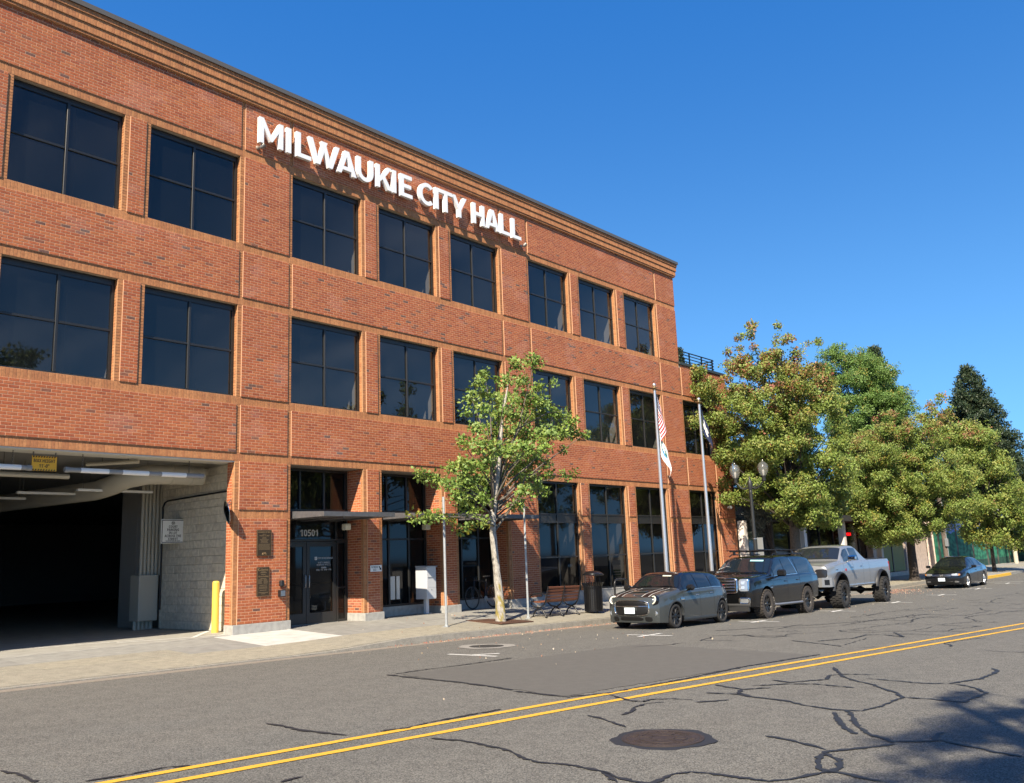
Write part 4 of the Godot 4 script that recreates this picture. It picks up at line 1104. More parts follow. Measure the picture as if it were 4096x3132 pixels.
func garage_things() -> void:
	var pvc := M("pvc_grey", Color(.26, .26, .255), 0.5)
	var wht := M("reflective_white", Color(.80, .80, .78), 0.5)
	var chain := M("chain_steel", Color(.16, .15, .13), 0.5, 0.7)
	# clearance bars on chains
	for e in [[8.06, 11.22, [0.62, 1.52, 2.42], "long striped clearance bar on chains beside the brick pier"], [4.2, 7.40, [0.9, 1.8, 2.7], "striped clearance bar on chains beyond the yellow height sign"]]:
		var b := thing("clearance_bar", e[3], "clearance bar", Vector3(e[0], 3.655, -0.42), 0.0, "clearance bars in the garage mouth")
		var L: float = e[1] - e[0]
		var t := MB.new(); t.tube([Vector3(0.05, 0, 0), Vector3(L - 0.05, 0, 0)], 0.052, 14); obj("pipe", t, pvc, b)
		for x in [0.0, L - 0.08]:
			var c := MB.new(); c.tube([Vector3(x, 0, 0), Vector3(x + 0.08, 0, 0)], 0.062, 14); obj("end_cap", c, pvc, b)
		for x in e[2]:
			var s := MB.new(); s.tube([Vector3(x - 0.30, 0, 0), Vector3(x + 0.30, 0, 0)], 0.0545, 14, false); obj("reflective_band", s, wht, b)
		for x in [0.36, L - 0.36]:
			var c := MB.new()
			for k in 9:
				var ang := 0.0 if k % 2 else PI / 2
				var lk := []
				for i in 11: var a := TAU * i / 10.0; lk.append(Vector3(x + cos(a) * 0.014 * cos(ang), 0.07 + 0.04 * k + sin(a) * 0.026, cos(a) * 0.014 * sin(ang)))
				c.tube(lk, 0.0045, 5, false)
			obj("chain", c, chain, b)
	# yellow height sign
	var hs := thing("height_sign", "yellow hanging sign with black striped edges and height limit", "sign", Vector3(7.64, 3.755, -0.40))
	var yl := M("sign_yellow", Color(.72, .38, .02), 0.55)
	var bk := M("sign_black", Color(.012, .012, .012), 0.6)
	var mb := MB.new(); mb.cbox(Vector3(-0.245, -0.15, 0), Vector3(0.245, 0.15, 0.008), 0.002); obj("plate", mb, yl, hs)
	text("lettering", "MAX HEIGHT", 0.068, at3(0, 0.052, 0.008), bk, hs, true, "Droid Sans", 0.003, 0.42)
	text("lettering", "11'-0\"", 0.068, at3(0, -0.052, 0.008), bk, hs, true, "Droid Sans", 0.003, 0.2)
	for k in 9:
		for y in [0.118, -0.148]:
			var st := MB.new(); var x := -0.235 + 0.052 * k; st.prism(P([x, y, x + 0.026, y, x + 0.04, y + 0.03, x + 0.014, y + 0.03]), at3(0, 0, 0.008), 0.002); obj("stripe", st, bk, hs)
	for x in [-0.22, 0.22]:
		var st := MB.new(); st.box(Vector3(x - 0.012, 0.13, -0.006), Vector3(x + 0.012, 0.345, 0.0)); obj("strap", st, chain, hs)
	# sign about the court parking
	var cs := thing("parking_sign", "square white sign with black border and lettering on the garage wall", "sign", Vector3(12.13, 2.515, -3.35))
	var cm := MB.new(); cs.scale = Vector3(1.09, 1.02, 1); cm.cbox(Vector3(-0.305, -0.305, -0.004), Vector3(0.305, 0.305, 0.004), 0.003); obj("plate", cm, M("sign_white"), cs)
	var bd := MB.new()
	for k in [[-.285, -.285, .285, -.268], [-.285, .268, .285, .285], [-.285, -.268, -.268, .268], [.268, -.268, .285, .268]]: bd.box(Vector3(k[0], k[1], 0.004), Vector3(k[2], k[3], 0.006))
	obj("border", bd, bk, cs)
	var ln := ["COURT", "PARKING", "IN LOT", "ACROSS THE", "STREET"]; var wd := [.22, .30, .21, .42, .25]
	for i in 5: text("lettering", ln[i], 0.062, at3(0, 0.115 - 0.078 * i, 0.004), bk, cs, true, "Droid Sans", 0.003, wd[i])
	text("lettering", "\"VIOLATORS WILL BE CITED\"", 0.024, at3(0, -0.245, 0.004), bk, cs, true, "Droid Sans", 0.003, 0.38)
	var cr := MB.new(); var cpts := []
	for i in 17: var a := TAU * i / 16.0; cpts.append(Vector3(cos(a) * 0.04, 0.208 + sin(a) * 0.04, 0.006))
	cr.tube(cpts, 0.005, 5, false)
	for i in 4: var a := TAU * (i + .5) / 4.0; cr.tube([Vector3(cos(a) * .005, 0.208 + sin(a) * .005, 0.006), Vector3(cos(a) * .036, 0.208 + sin(a) * .036, 0.006)], 0.007, 5)
	obj("crest", cr, bk, cs)
	var br := MB.new(); br.box(Vector3(0.12, -0.04, -0.03), Vector3(0.262, 0.0, -0.006)); obj("bracket", br, chain, cs)
	# yellow posts
	var py := M("post_yellow", Color(.74, .50, .08), 0.5)
	for e in [[12.10, -1.2, 1.22, "yellow round topped bollard at the lit end of the garage wall"], [8.9, -8.0, 1.2, "yellow bollard standing deep in the dark garage"]]:
		var bo := thing("bollard", e[3], "bollard", Vector3(e[0], 0.004, e[1]), 0.0, "yellow bollards")
		var b := MB.new(); b.lathe([Vector2(0.085, 0), Vector2(0.085, e[2] - 0.05), Vector2(0.075, e[2] - 0.018), Vector2(0.05, e[2] - 0.004), Vector2(0, e[2])], Transform3D(), 20); obj("post", b, py, bo)
	# convex mirror on the pier
	var cmr := thing("convex_mirror", "round convex traffic mirror on an arm at the garage corner", "mirror", Vector3(11.79, 3.0, -0.12))
	var tl := Transform3D(Basis.looking_at(Vector3(-0.90, -0.18, -0.36).normalized(), UPV) * Basis(Vector3.RIGHT, -PI / 2), Vector3(-0.20, -0.2, 0.14))
	var m1 := MB.new(); m1.lathe([Vector2(0, 0.06), Vector2(0.12, 0.05), Vector2(0.22, 0.025), Vector2(0.285, 0.0), Vector2(0.285, -0.015), Vector2(0.15, -0.03), Vector2(0, -0.03)], tl, 28); obj("mirror_dish", m1, M("mirror_silver", Color(.75, .76, .76), 0.04, 1.0), cmr)
	var m2 := MB.new(); m2.tube([Vector3(0, 0, 0), Vector3(-0.18, -0.06, 0.06), Vector3(-0.18, -0.2, 0.13)], 0.016, 8); m2.tube([Vector3(0, 0.1, 0), Vector3(-0.18, -0.06, 0.06)], 0.01, 6); obj("arm", m2, M("dull_steel"), cmr)
	# ducts, pipes and lamps under the ceiling
	var cream := M("duct_cream", Color(.46, .43, .35), 0.6)
	var d := thing("air_duct", "fat cream duct bending along the garage ceiling", "duct", Vector3(0, 0, 0))
	var dm := MB.new(); dm.tube([Vector3(12.05, 3.83, -1.9), Vector3(11.3, 3.83, -1.95), Vector3(10.75, 3.82, -2.1), Vector3(10.42, 3.74, -2.5), Vector3(10.35, 3.62, -3.1), Vector3(10.3, 3.55, -3.8), Vector3(10.0, 3.55, -7), Vector3(9.6, 3.55, -13.0)], 0.24, 18); obj("duct_run", dm, cream, d)
	for q in [[11.75, -1.92], [11.25, -1.96]]:
		var rg := MB.new(); rg.tube([Vector3(q[0] - 0.03, 3.83, q[1]), Vector3(q[0] + 0.03, 3.83, q[1])], 0.253, 18); obj("seam_band", rg, cream, d)
	for e in [[[2.0, 3.72, -2.4], [9.0, 3.72, -2.4], 0.06, "cream pipe running across behind the yellow sign"], [[2.0, 3.62, -5.4], [8.0, 3.62, -5.6], 0.07, "cream pipe running across deep in the garage"], [[9.3, 4.0, -2.2], [10.1, 4.02, -1.3], 0.045, "short cream sprinkler pipe below the white soffit"]]:
		var pp := thing("ceiling_pipe", e[3], "pipe", Vector3.ZERO, 0.0, "pipes under the garage ceiling")
		var m := MB.new(); m.tube([Vector3(e[0][0], e[0][1], e[0][2]), Vector3(e[1][0], e[1][1], e[1][2])], e[2], 10); obj("pipe_run", m, cream, pp)
		var h := MB.new()
		for f in [0.3, 0.8]:
			var c := Vector3(e[0][0], e[0][1], e[0][2]).lerp(Vector3(e[1][0], e[1][1], e[1][2]), f); h.tube([c, Vector3(c.x, 4.28 if c.z < -1.55 else 4.1, c.z)], 0.008, 5)
		obj("hanger", h, chain, pp)
	for e in [[10.5, -3.2, "thin strip light crossing just behind the fat duct bend"], [9.6, -4.4, "thin strip light hanging below the straight run of duct"], [8.6, -6.2, "thin strip light deeper in the garage past the duct"], [7.2, -7.4, "faint deepest strip light in the dark garage"]]:
		var lt := thing("strip_light", e[2], "light fitting", Vector3(e[0], 3.5, e[1]), 0.0, "strip lights in the garage")
		var m := MB.new(); m.cbox(Vector3(-0.95, -0.03, -0.06), Vector3(0.95, 0.03, 0.06), 0.01); obj("housing", m, M("sign_white"), lt)
		var h := MB.new(); h.tube([Vector3(-0.8, 0.03, 0), Vector3(-0.8, 0.78, 0)], 0.006, 5); h.tube([Vector3(0.8, 0.03, 0), Vector3(0.8, 0.78, 0)], 0.006, 5); obj("wire", h, chain, lt)
	var pb := thing("pipe_bundle", "row of vertical cream conduits rising from a painted cabinet", "pipes", Vector3(0, 0, 0))
	for k in 6:
		var m := MB.new(); m.tube([Vector3(12.0 + 0.105 * k, 1.4, -4.72), Vector3(12.0 + 0.105 * k, 4.2, -4.72)], 0.045, 10); obj("conduit", m, cream, pb)
	var cb := MB.new(); cb.cbox(Vector3(11.86, 0.22, -5.0), Vector3(12.40, 1.42, -4.5), 0.02); obj("cabinet", cb, cream, pb)
	for k in 5:
		var m := MB.new(); m.tube([Vector3(11.90 + 0.11 * k, 0.0, -4.75), Vector3(11.90 + 0.11 * k, 0.23, -4.75)], 0.05, 10); obj("foot_pipe", m, cream, pb)
	var ep := MB.new(); ep.tube([Vector3(12.37, 0.5, -4.35), Vector3(12.37, 3.2, -4.35), Vector3(12.37, 3.32, -4.25), Vector3(12.37, 3.36, -4.1), Vector3(12.37, 3.42, -0.4)], 0.024, 8)
	var cd := thing("wall_conduit", "thin dark conduit climbing and running along the painted block wall", "conduit"); obj("tube", ep, M("black_metal"), cd)

func street_things() -> void:
	wall_things()
	garage_things()
	var dark := M("black_metal")
	var gal := grain(M("galvanised", Color(.42, .44, .44), 0.45, 0.55), tx.concrete, 0.5)
	# perforated sign posts
	for e in [[16.30, 2.44, 3.22, "galvanised perforated post in the pavement left of the young tree"], [19.62, 2.35, 3.16, "galvanised perforated post in the pavement between young tree and bench"]]:
		var t := thing("sign_post", e[3], "post", on_walk(e[0], e[1]), 0.55, "perforated sign posts")
		var mb := MB.new(); var hh: float = e[2]; var y := 0.0
		mb.box(Vector3(-0.025, 0, -0.025), Vector3(-0.007, hh, 0.025)); mb.box(Vector3(0.007, 0, -0.025), Vector3(0.025, hh, 0.025))
		while y < hh:
			mb.box(Vector3(-0.007, y + 0.014, -0.025), Vector3(0.007, minf(y + 0.0254, hh), 0.025)); y += 0.0254
		mb.box(Vector3(-0.02, 0, -0.006), Vector3(0.02, hh, 0.006))
		obj("post", mb, gal, t)
		var f := MB.new(); f.cbox(Vector3(-0.16, -0.01, -0.07), Vector3(0.16, 0.012, 0.07), 0.004); f.box(Vector3(-0.034, 0, -0.034), Vector3(0.034, 0.05, 0.034)); obj("foot_plate", f, gal, t)
		for x in [-0.13, 0.13]:
			var b := MB.new(); b.lathe([Vector2(0.014, 0.01), Vector2(0.014, 0.025), Vector2(0, 0.025)], at3(x, 0, 0), 6, false); obj("bolt", b, gal, t)
	payment_box(); bench(); litter_bin(); bicycle(); bike_rack(); tree_grate(); manholes(); flagpoles(); street_lamp()

func payment_box() -> void:
	var t := thing("payment_box", "pale grey metal drop box on a short post before the recess", "drop box", Vector3(18.19, walk_y(18.2, -0.2), -0.22))
	var g := M("box_grey", Color(.50, .51, .52), 0.42)
	var y0 := 0.405
	var mb := MB.new(); mb.cbox(Vector3(-0.19, y0, -0.225), Vector3(0.19, y0 + 0.90, 0.225), 0.008); obj("body", mb, g, t)
	var lid := MB.new(); lid.prism(P([-0.235, y0 + 0.90, 0.265, y0 + 0.90, 0.265, y0 + 0.915, -0.235, y0 + 0.935]), Transform3D(Basis(Vector3(0, 0, 1), Vector3(0, 1, 0), Vector3(-1, 0, 0)), Vector3(0.215, 0, 0)), 0.41); obj("lid", lid, g, t)
	for e in [[0.02, 0.305], [0.315, 0.615], [0.625, 0.885]]:
		var p := MB.new(); p.cbox(Vector3(-0.17, y0 + e[0], 0.222), Vector3(0.178, y0 + e[1], 0.231), 0.003); obj("drop_door" if e[0] > 0.6 else "panel", p, g, t)
	var hd := MB.new(); hd.box(Vector3(-0.16, y0 + 0.608, 0.225), Vector3(0.17, y0 + 0.623, 0.25)); obj("handle", hd, g, t)
	var lk := MB.new(); lk.lathe([Vector2(0, 0), Vector2(0.012, 0), Vector2(0.012, 0.01), Vector2(0, 0.01)], Transform3D(Basis(Vector3.RIGHT, PI / 2), Vector3(0, y0 + 0.255, 0.23)), 10); obj("lock", lk, M("black_metal"), t)
	var po := MB.new(); po.cbox(Vector3(-0.055, 0, -0.055), Vector3(0.055, y0 + 0.004, 0.055), 0.006); po.box(Vector3(-0.13, 0, -0.1), Vector3(0.13, 0.012, 0.1)); obj("post", po, g, t)

func bench() -> void:
	# faces the building, so its slatted back is towards the street
	var t := thing("bench", "park bench of reddish wooden slats on curled black iron frames", "bench", on_walk(20.87, 2.45), 0.075)
	t.rotation.z = -0.025
	var wood := grain(M("bench_wood", Color(.235, .080, .034), 0.55), tx.bark, 0.25)
	var iron := M("bench_iron", Color(.010, .010, .011), 0.35)
	var L := 0.84
	for k in 5:                                              # back slats, leaning towards the street
		var y := 0.47 + 0.085 * k; var z := 0.115 + 0.022 * k
		var mb := MB.new(); mb.cbox(Vector3(-L, -0.033, -0.014), Vector3(L, 0.033, 0.014), 0.008, Transform3D(Basis(Vector3.RIGHT, 0.24), Vector3(0, y, z))); obj("back_slat", mb, wood, t)
	for k in 7:                                              # seat slats
		var mb := MB.new(); var z := 0.07 - 0.068 * k
		var y := 0.415 + 0.02 * pow(absf(k - 3) / 3.0, 2.0)
		mb.cbox(Vector3(-L, y - 0.014, z - 0.027), Vector3(L, y + 0.014, z + 0.027), 0.008); obj("seat_slat", mb, wood, t)
	for x in [-L - 0.01, 0.0, L + 0.01]:
		var fr := node("frame", t)
		var a := MB.new()
		# upper curve: back post sweeping into the seat bearer
		a.tube([Vector3(x, 0.86, 0.235), Vector3(x, 0.70, 0.20), Vector3(x, 0.52, 0.155), Vector3(x, 0.42, 0.125), Vector3(x, 0.33, 0.05), Vector3(x, 0.275, -0.05), Vector3(x, 0.265, -0.13), Vector3(x, 0.30, -0.26), Vector3(x, 0.36, -0.34), Vector3(x, 0.40, -0.37)], 0.02, 8)
		obj("upper_curve", a, iron, fr)
		var b := MB.new()
		b.tube([Vector3(x, 0.0, 0.16), Vector3(x, 0.03, 0.125), Vector3(x, 0.12, 0.08), Vector3(x, 0.20, 0.02), Vector3(x, 0.25, -0.07), Vector3(x, 0.25, -0.11), Vector3(x, 0.20, -0.2), Vector3(x, 0.12, -0.26), Vector3(x, 0.03, -0.305), Vector3(x, 0.0, -0.34)], 0.02, 8)
		obj("leg_arch", b, iron, fr)
		var c := MB.new(); c.cbox(Vector3(x - 0.02, 0.235, -0.15), Vector3(x + 0.02, 0.29, -0.03), 0.006)
		for z in [0.155, -0.335]: c.cbox(Vector3(x - 0.03, -0.002, z - 0.03), Vector3(x + 0.03, 0.03, z + 0.03), 0.008)
		obj("foot", c, iron, fr)
		if absf(x) > 0.1:
			var m := MB.new(); m.tube([Vector3(x, 0.62, 0.17), Vector3(x, 0.655, 0.05), Vector3(x, 0.66, -0.12), Vector3(x, 0.64, -0.28), Vector3(x, 0.585, -0.38), Vector3(x, 0.52, -0.41), Vector3(x, 0.45, -0.39), Vector3(x, 0.42, -0.33), Vector3(x, 0.46, -0.27), Vector3(x, 0.50, -0.29)], 0.018, 8); obj("arm_rest", m, iron, fr)

func litter_bin() -> void:
	var t := thing("litter_bin", "black slatted metal litter bin with a domed lid beside the bench", "bin", on_walk(22.66, 2.42))
	var bl := M("bin_black", Color(.008, .008, .009), 0.3)
	for k in 26:
		var a := TAU * k / 26.0
		var mb := MB.new()
		var pr := [[0.27, 0.05], [0.275, 0.40], [0.275, 0.70], [0.285, 0.80], [0.325, 0.885], [0.345, 0.90]]
		var u := Vector3(cos(a), 0, sin(a)); var s := Vector3(-sin(a), 0, cos(a)) * 0.021
		for i in pr.size() - 1:
			var A: Vector3 = u * pr[i][0] + UPV * pr[i][1]; var B: Vector3 = u * pr[i + 1][0] + UPV * pr[i + 1][1]
			var o := u * 0.008
			mb.quad(A + o - s, B + o - s, B + o + s, A + o + s); mb.quad(A - o + s, B - o + s, B - o - s, A - o - s); mb.quad(A + o + s, B + o + s, B - o + s, A - o + s); mb.quad(A - o - s, B - o - s, B + o - s, A + o - s)
		obj("slat", mb, bl, t)
	for y in [0.06, 0.74]:
		var rg := MB.new(); rg.lathe([Vector2(0.245, y), Vector2(0.268, y), Vector2(0.268, y + 0.045), Vector2(0.245, y + 0.045), Vector2(0.245, y)], Transform3D(), 28, false); obj("hoop", rg, bl, t)
	var ln := MB.new(); ln.lathe([Vector2(0, 0.06), Vector2(0.235, 0.06), Vector2(0.235, 0.80), Vector2(0.22, 0.80), Vector2(0.22, 0.3), Vector2(0, 0.3)], Transform3D(), 24, false); obj("liner", ln, M("bin_liner", Color(.02, .02, .02), 0.6), t)
	for k in 4:
		var a := TAU * (k + 0.35) / 4.0
		var mb := MB.new(); mb.tube([Vector3(cos(a) * 0.245, 0.76, sin(a) * 0.245), Vector3(cos(a) * 0.245, 1.16, sin(a) * 0.245)], 0.011, 6); obj("lid_post", mb, bl, t)
	var ld := MB.new(); ld.lathe([Vector2(0, 1.10), Vector2(0.29, 1.125), Vector2(0.315, 1.12), Vector2(0.318, 1.14), Vector2(0.30, 1.165), Vector2(0.22, 1.215), Vector2(0.12, 1.245), Vector2(0, 1.255)], Transform3D(Basis(Vector3(0, 0, 1), -0.06), Vector3.ZERO), 30); obj("lid", ld, bl, t)
	var ft := MB.new()
	for k in 3: var a := TAU * k / 3.0; ft.lathe([Vector2(0.02, -0.004), Vector2(0.02, 0.06), Vector2(0, 0.06)], at3(cos(a) * 0.2, 0, sin(a) * 0.2), 8)
	obj("foot", ft, bl, t)

func bicycle() -> void:
	var t := thing("bicycle", "dark road bicycle leaning in the shade of the third recess", "bicycle", Vector3(20.22, walk_y(20.7, -0.35), -0.30), 0.06)
	t.rotation.x = -0.08
	var fr := M("bike_frame", Color(.012, .012, .014), 0.3)
	var rub := M("rubber", Color(.018, .018, .018), 0.85)
	var st := M("dull_steel")
	var r := 0.34
	for x in [0.0, 1.02]:
		var w := node("wheel", t, Vector3(x, r, 0))
		var ty := MB.new(); var p := []
		for i in 37: var a := TAU * i / 36.0; p.append(Vector3(cos(a) * (r - 0.012), sin(a) * (r - 0.012), 0))
		ty.tube(p, 0.014, 8, false); obj("tyre", ty, rub, w)
		var rm := MB.new(); p = []
		for i in 37: var a := TAU * i / 36.0; p.append(Vector3(cos(a) * (r - 0.035), sin(a) * (r - 0.035), 0))
		rm.tube(p, 0.011, 6, false); obj("rim", rm, fr, w)
		var sp := MB.new()
		for i in 20: var a := TAU * i / 20.0; sp.tube([Vector3(0, 0, 0.02 if i % 2 else -0.02), Vector3(cos(a) * (r - 0.04), sin(a) * (r - 0.04), 0)], 0.0012, 4, false)
		sp.tube([Vector3(0, 0, -0.05), Vector3(0, 0, 0.05)], 0.018, 8); obj("spoke", sp, st, w)
	var f := MB.new()
	var hd := Vector3(0.17, 0.86, 0); var hb := Vector3(0.135, 0.70, 0); var bb := Vector3(0.60, 0.28, 0); var sc := Vector3(0.74, 0.80, 0); var ra := Vector3(1.02, r, 0)
	for e in [[hd, sc], [hb, bb], [bb, sc], [hd, hb]]: f.tube(e, 0.017, 8)
	for z in [-0.04, 0.04]:
		f.tube([bb, ra + Vector3(0, 0, z)], 0.009, 6); f.tube([sc, ra + Vector3(0, 0, z)], 0.008, 6); f.tube([hb, Vector3(0.04, 0.50, z), Vector3(0, r, z)], 0.011, 6)
	obj("frame", f, fr, t)
	var h := MB.new(); h.tube([hd, hd + Vector3(0.01, 0.08, 0), hd + Vector3(-0.07, 0.10, 0)], 0.014, 8)
	for z in [-1.0, 1.0]: h.tube([hd + Vector3(-0.07, 0.10, 0), hd + Vector3(-0.07, 0.10, 0.18 * z), hd + Vector3(-0.13, 0.10, 0.21 * z), hd + Vector3(-0.16, 0.03, 0.21 * z), hd + Vector3(-0.11, -0.03, 0.21 * z)], 0.012, 8)
	obj("handlebar", h, fr, t)
	var s := MB.new(); s.tube([sc, sc + Vector3(0.03, 0.14, 0)], 0.013, 8); s.cbox(Vector3(0.66, 0.94, -0.06), Vector3(0.92, 0.975, 0.06), 0.016); obj("saddle", s, rub, t)
	var c := MB.new(); c.lathe([Vector2(0.0, -0.004), Vector2(0.09, -0.004), Vector2(0.09, 0.004), Vector2(0, 0.004)], Transform3D(Basis(Vector3.RIGHT, PI / 2), bb + Vector3(0, 0, 0.05)), 20, false)
	c.tube([bb + Vector3(0, 0, 0.06), bb + Vector3(0.10, -0.13, 0.07)], 0.01, 6); c.tube([bb + Vector3(0, 0, -0.06), bb + Vector3(-0.10, 0.13, -0.07)], 0.01, 6)
	c.box(bb + Vector3(0.05, -0.145, 0.07), bb + Vector3(0.15, -0.125, 0.15)); obj("crank", c, st, t)

func bike_rack() -> void:
	var t := thing("bike_rack", "black tube hoop bike rack at the kerb behind the small car", "bike rack", on_walk(24.38, 2.3))
	var p := []
	p.append(Vector3(-0.36, 0, 0)); p.append(Vector3(-0.36, 0.78, 0))
	for i in 7: var a := PI - PI / 2 * i / 6.0; p.append(Vector3(-0.21 + cos(a) * 0.15, 0.80 + sin(a) * 0.15, 0))
	for i in 7: var a := PI / 2 - PI / 2 * i / 6.0; p.append(Vector3(0.21 + cos(a) * 0.15, 0.80 + sin(a) * 0.15, 0))
	p.append(Vector3(0.36, 0.78, 0)); p.append(Vector3(0.36, -0.06, 0))
	p[0] = Vector3(-0.36, -0.02, 0)
	var mb := MB.new(); mb.tube(p, 0.03, 12); obj("hoop", mb, M("rack_black", Color(.014, .014, .015), 0.4), t)
	for x in [-0.36, 0.36]:
		var f := MB.new(); f.lathe([Vector2(0.09, -0.03), Vector2(0.09, 0.012), Vector2(0.03, 0.016)], at3(x, -0.012 * x, 0), 18, false); obj("flange", f, M("rack_black"), t)

func tree_grate() -> void:
	var c := on_walk(18.3, 2.45)
	var t := thing("tree_grate", "rust brown cast iron grate around the young tree", "tree grate", c + Vector3(0, 0.004, 0))
	t.rotation = Vector3(0.045, 0.0, -0.03)
	var rust := grain(M("rust_iron", Color(.135, .068, .042), 0.8, 0.2), tx.aggregate, 0.5)
	var n := 0
	for k in 11:                                             # concentric rings cut by the square frame
		var r0 := 0.17 + 0.055 * k
		var mb := MB.new()
		for i in 48:
			var a := TAU * i / 48.0; var b := TAU * (i + 1) / 48.0
			var q := [Vector3(cos(a) * r0, 0, sin(a) * r0), Vector3(cos(b) * r0, 0, sin(b) * r0), Vector3(cos(b) * (r0 + 0.034), 0, sin(b) * (r0 + 0.034)), Vector3(cos(a) * (r0 + 0.034), 0, sin(a) * (r0 + 0.034))]
			if absf(q[2].x) > 0.59 or absf(q[2].z) > 0.59 or absf(q[3].x) > 0.59 or absf(q[3].z) > 0.59: continue
			var up := Vector3(0, 0.014, 0)
			mb.quad(q[3] + up, q[2] + up, q[1] + up, q[0] + up); mb.quad(q[0], q[0] + up, q[1] + up, q[1]); mb.quad(q[2], q[2] + up, q[3] + up, q[3])
		obj("ring", mb, rust, t)
	var f := MB.new()
	for e in [[-0.64, -0.64, 0.64, -0.585], [-0.64, 0.585, 0.64, 0.64], [-0.64, -0.585, -0.585, 0.585], [0.585, -0.585, 0.64, 0.585]]: f.box(Vector3(e[0], -0.01, e[1]), Vector3(e[2], 0.016, e[3]))
	for a in [PI / 4, 3 * PI / 4]: f.box(Vector3(-0.78, 0, -0.02), Vector3(-0.17, 0.0155, 0.02), Transform3D(Basis(UPV, a), Vector3.ZERO)); f.box(Vector3(0.17, 0, -0.02), Vector3(0.78, 0.0155, 0.02), Transform3D(Basis(UPV, a), Vector3.ZERO))
	obj("frame", f, rust, t)
	var s := MB.new(); s.box(Vector3(-0.585, -0.02, -0.585), Vector3(0.585, -0.006, 0.585)); obj("soil", s, M("ground_soil"), t)

func manholes() -> void:
	var iron := grain(M("manhole_iron", Color(.075, .055, .045), 0.6, 0.35), tx.aggregate, 0.5, 0.2)
	var t := thing("manhole_cover", "round cast iron cover with raised lettering in dark sealant on the road", "manhole cover", on_road(7.38, 14.03, 0.005))
	var ring := MB.new()
	var o := []; var c := []
	for i in 41:
		var a := TAU * i / 40.0
		var r := 0.47 + 0.022 * sin(a * 5.0 + 1.0) + 0.015 * sin(a * 11.0)
		o.append(Vector3(cos(a) * r, 0.002, sin(a) * r)); c.append(Vector3(cos(a) * 0.36, 0.003, sin(a) * 0.36))
	for i in 40: ring.quad(c[i], c[i + 1], o[i + 1], o[i])
	obj("sealant_ring", ring, M("crack_sealant"), t)
	var d := MB.new(); d.lathe([Vector2(0.375, 0.0), Vector2(0.375, 0.010), Vector2(0.345, 0.010), Vector2(0.34, 0.006), Vector2(0.33, 0.006), Vector2(0.325, 0.010), Vector2(0, 0.010)], Transform3D(), 40, false); obj("lid", d, iron, t)
	var s := "CITY OF MILWAUKIE   CITY OF MILWAUKIE   "
	for i in s.length():
		if s[i] == " ": continue
		var a := -TAU * i / s.length() + 0.4
		text("raised_letter", s[i], 0.05, Transform3D(Basis(UPV, a) * Basis(Vector3.RIGHT, -PI / 2), Vector3(sin(a), 0, cos(a)) * 0.275 + Vector3(0, 0.010, 0)) * Transform3D(Basis(), Vector3.ZERO), iron, t, true, "Droid Sans", 0.008)
	for k in 2:
		var h := MB.new(); var rr := 0.225 - 0.11 * k
		h.lathe([Vector2(rr, 0.009), Vector2(rr, 0.015), Vector2(rr - 0.014, 0.015), Vector2(rr - 0.014, 0.009)], Transform3D(), 32, false); obj("raised_ring", h, iron, t)
	for k in 10:
		var h := MB.new(); var a := TAU * k / 10.0; h.box(Vector3(0.12, 0.009, -0.012), Vector3(0.21, 0.015, 0.012), Transform3D(Basis(UPV, a), Vector3.ZERO)); obj("raised_bar", h, iron, t)
	var t2 := thing("manhole_cover", "round dark cover set in a pale concrete collar by the kerb", "manhole cover", on_road(14.22, 5.66, 0.004))
	t2.rotation.z = -0.019
	var col := MB.new(); o = []; c = []
	for i in 41:
		var a := TAU * i / 40.0
		var r := 0.60 + 0.03 * sin(a * 3.0) + 0.02 * sin(a * 7.0)
		o.append(Vector3(cos(a) * r, 0.003, sin(a) * r)); c.append(Vector3(cos(a) * 0.36, 0.003, sin(a) * 0.36))
	for i in 40: col.quad(c[i], c[i + 1], o[i + 1], o[i])
	obj("collar", col, grain(M("collar_concrete", Color(.33, .31, .27), 0.95), tx.aggregate, 0.6), t2)
	var d2 := MB.new(); d2.lathe([Vector2(0.36, 0.0), Vector2(0.36, 0.006), Vector2(0, 0.006)], Transform3D(), 36, false); obj("lid", d2, grain(M("manhole_dark", Color(.05, .048, .04), 0.7), tx.aggregate, 0.3), t2)

func print_image(w: int, h: int, f: Callable) -> ImageTexture:
	var im := Image.create(w, h, false, Image.FORMAT_RGB8)
	for y in h:
		for x in w: im.set_pixel(x, y, f.call((x + 0.5) / w, (y + 0.5) / h))
	return ImageTexture.create_from_image(im)

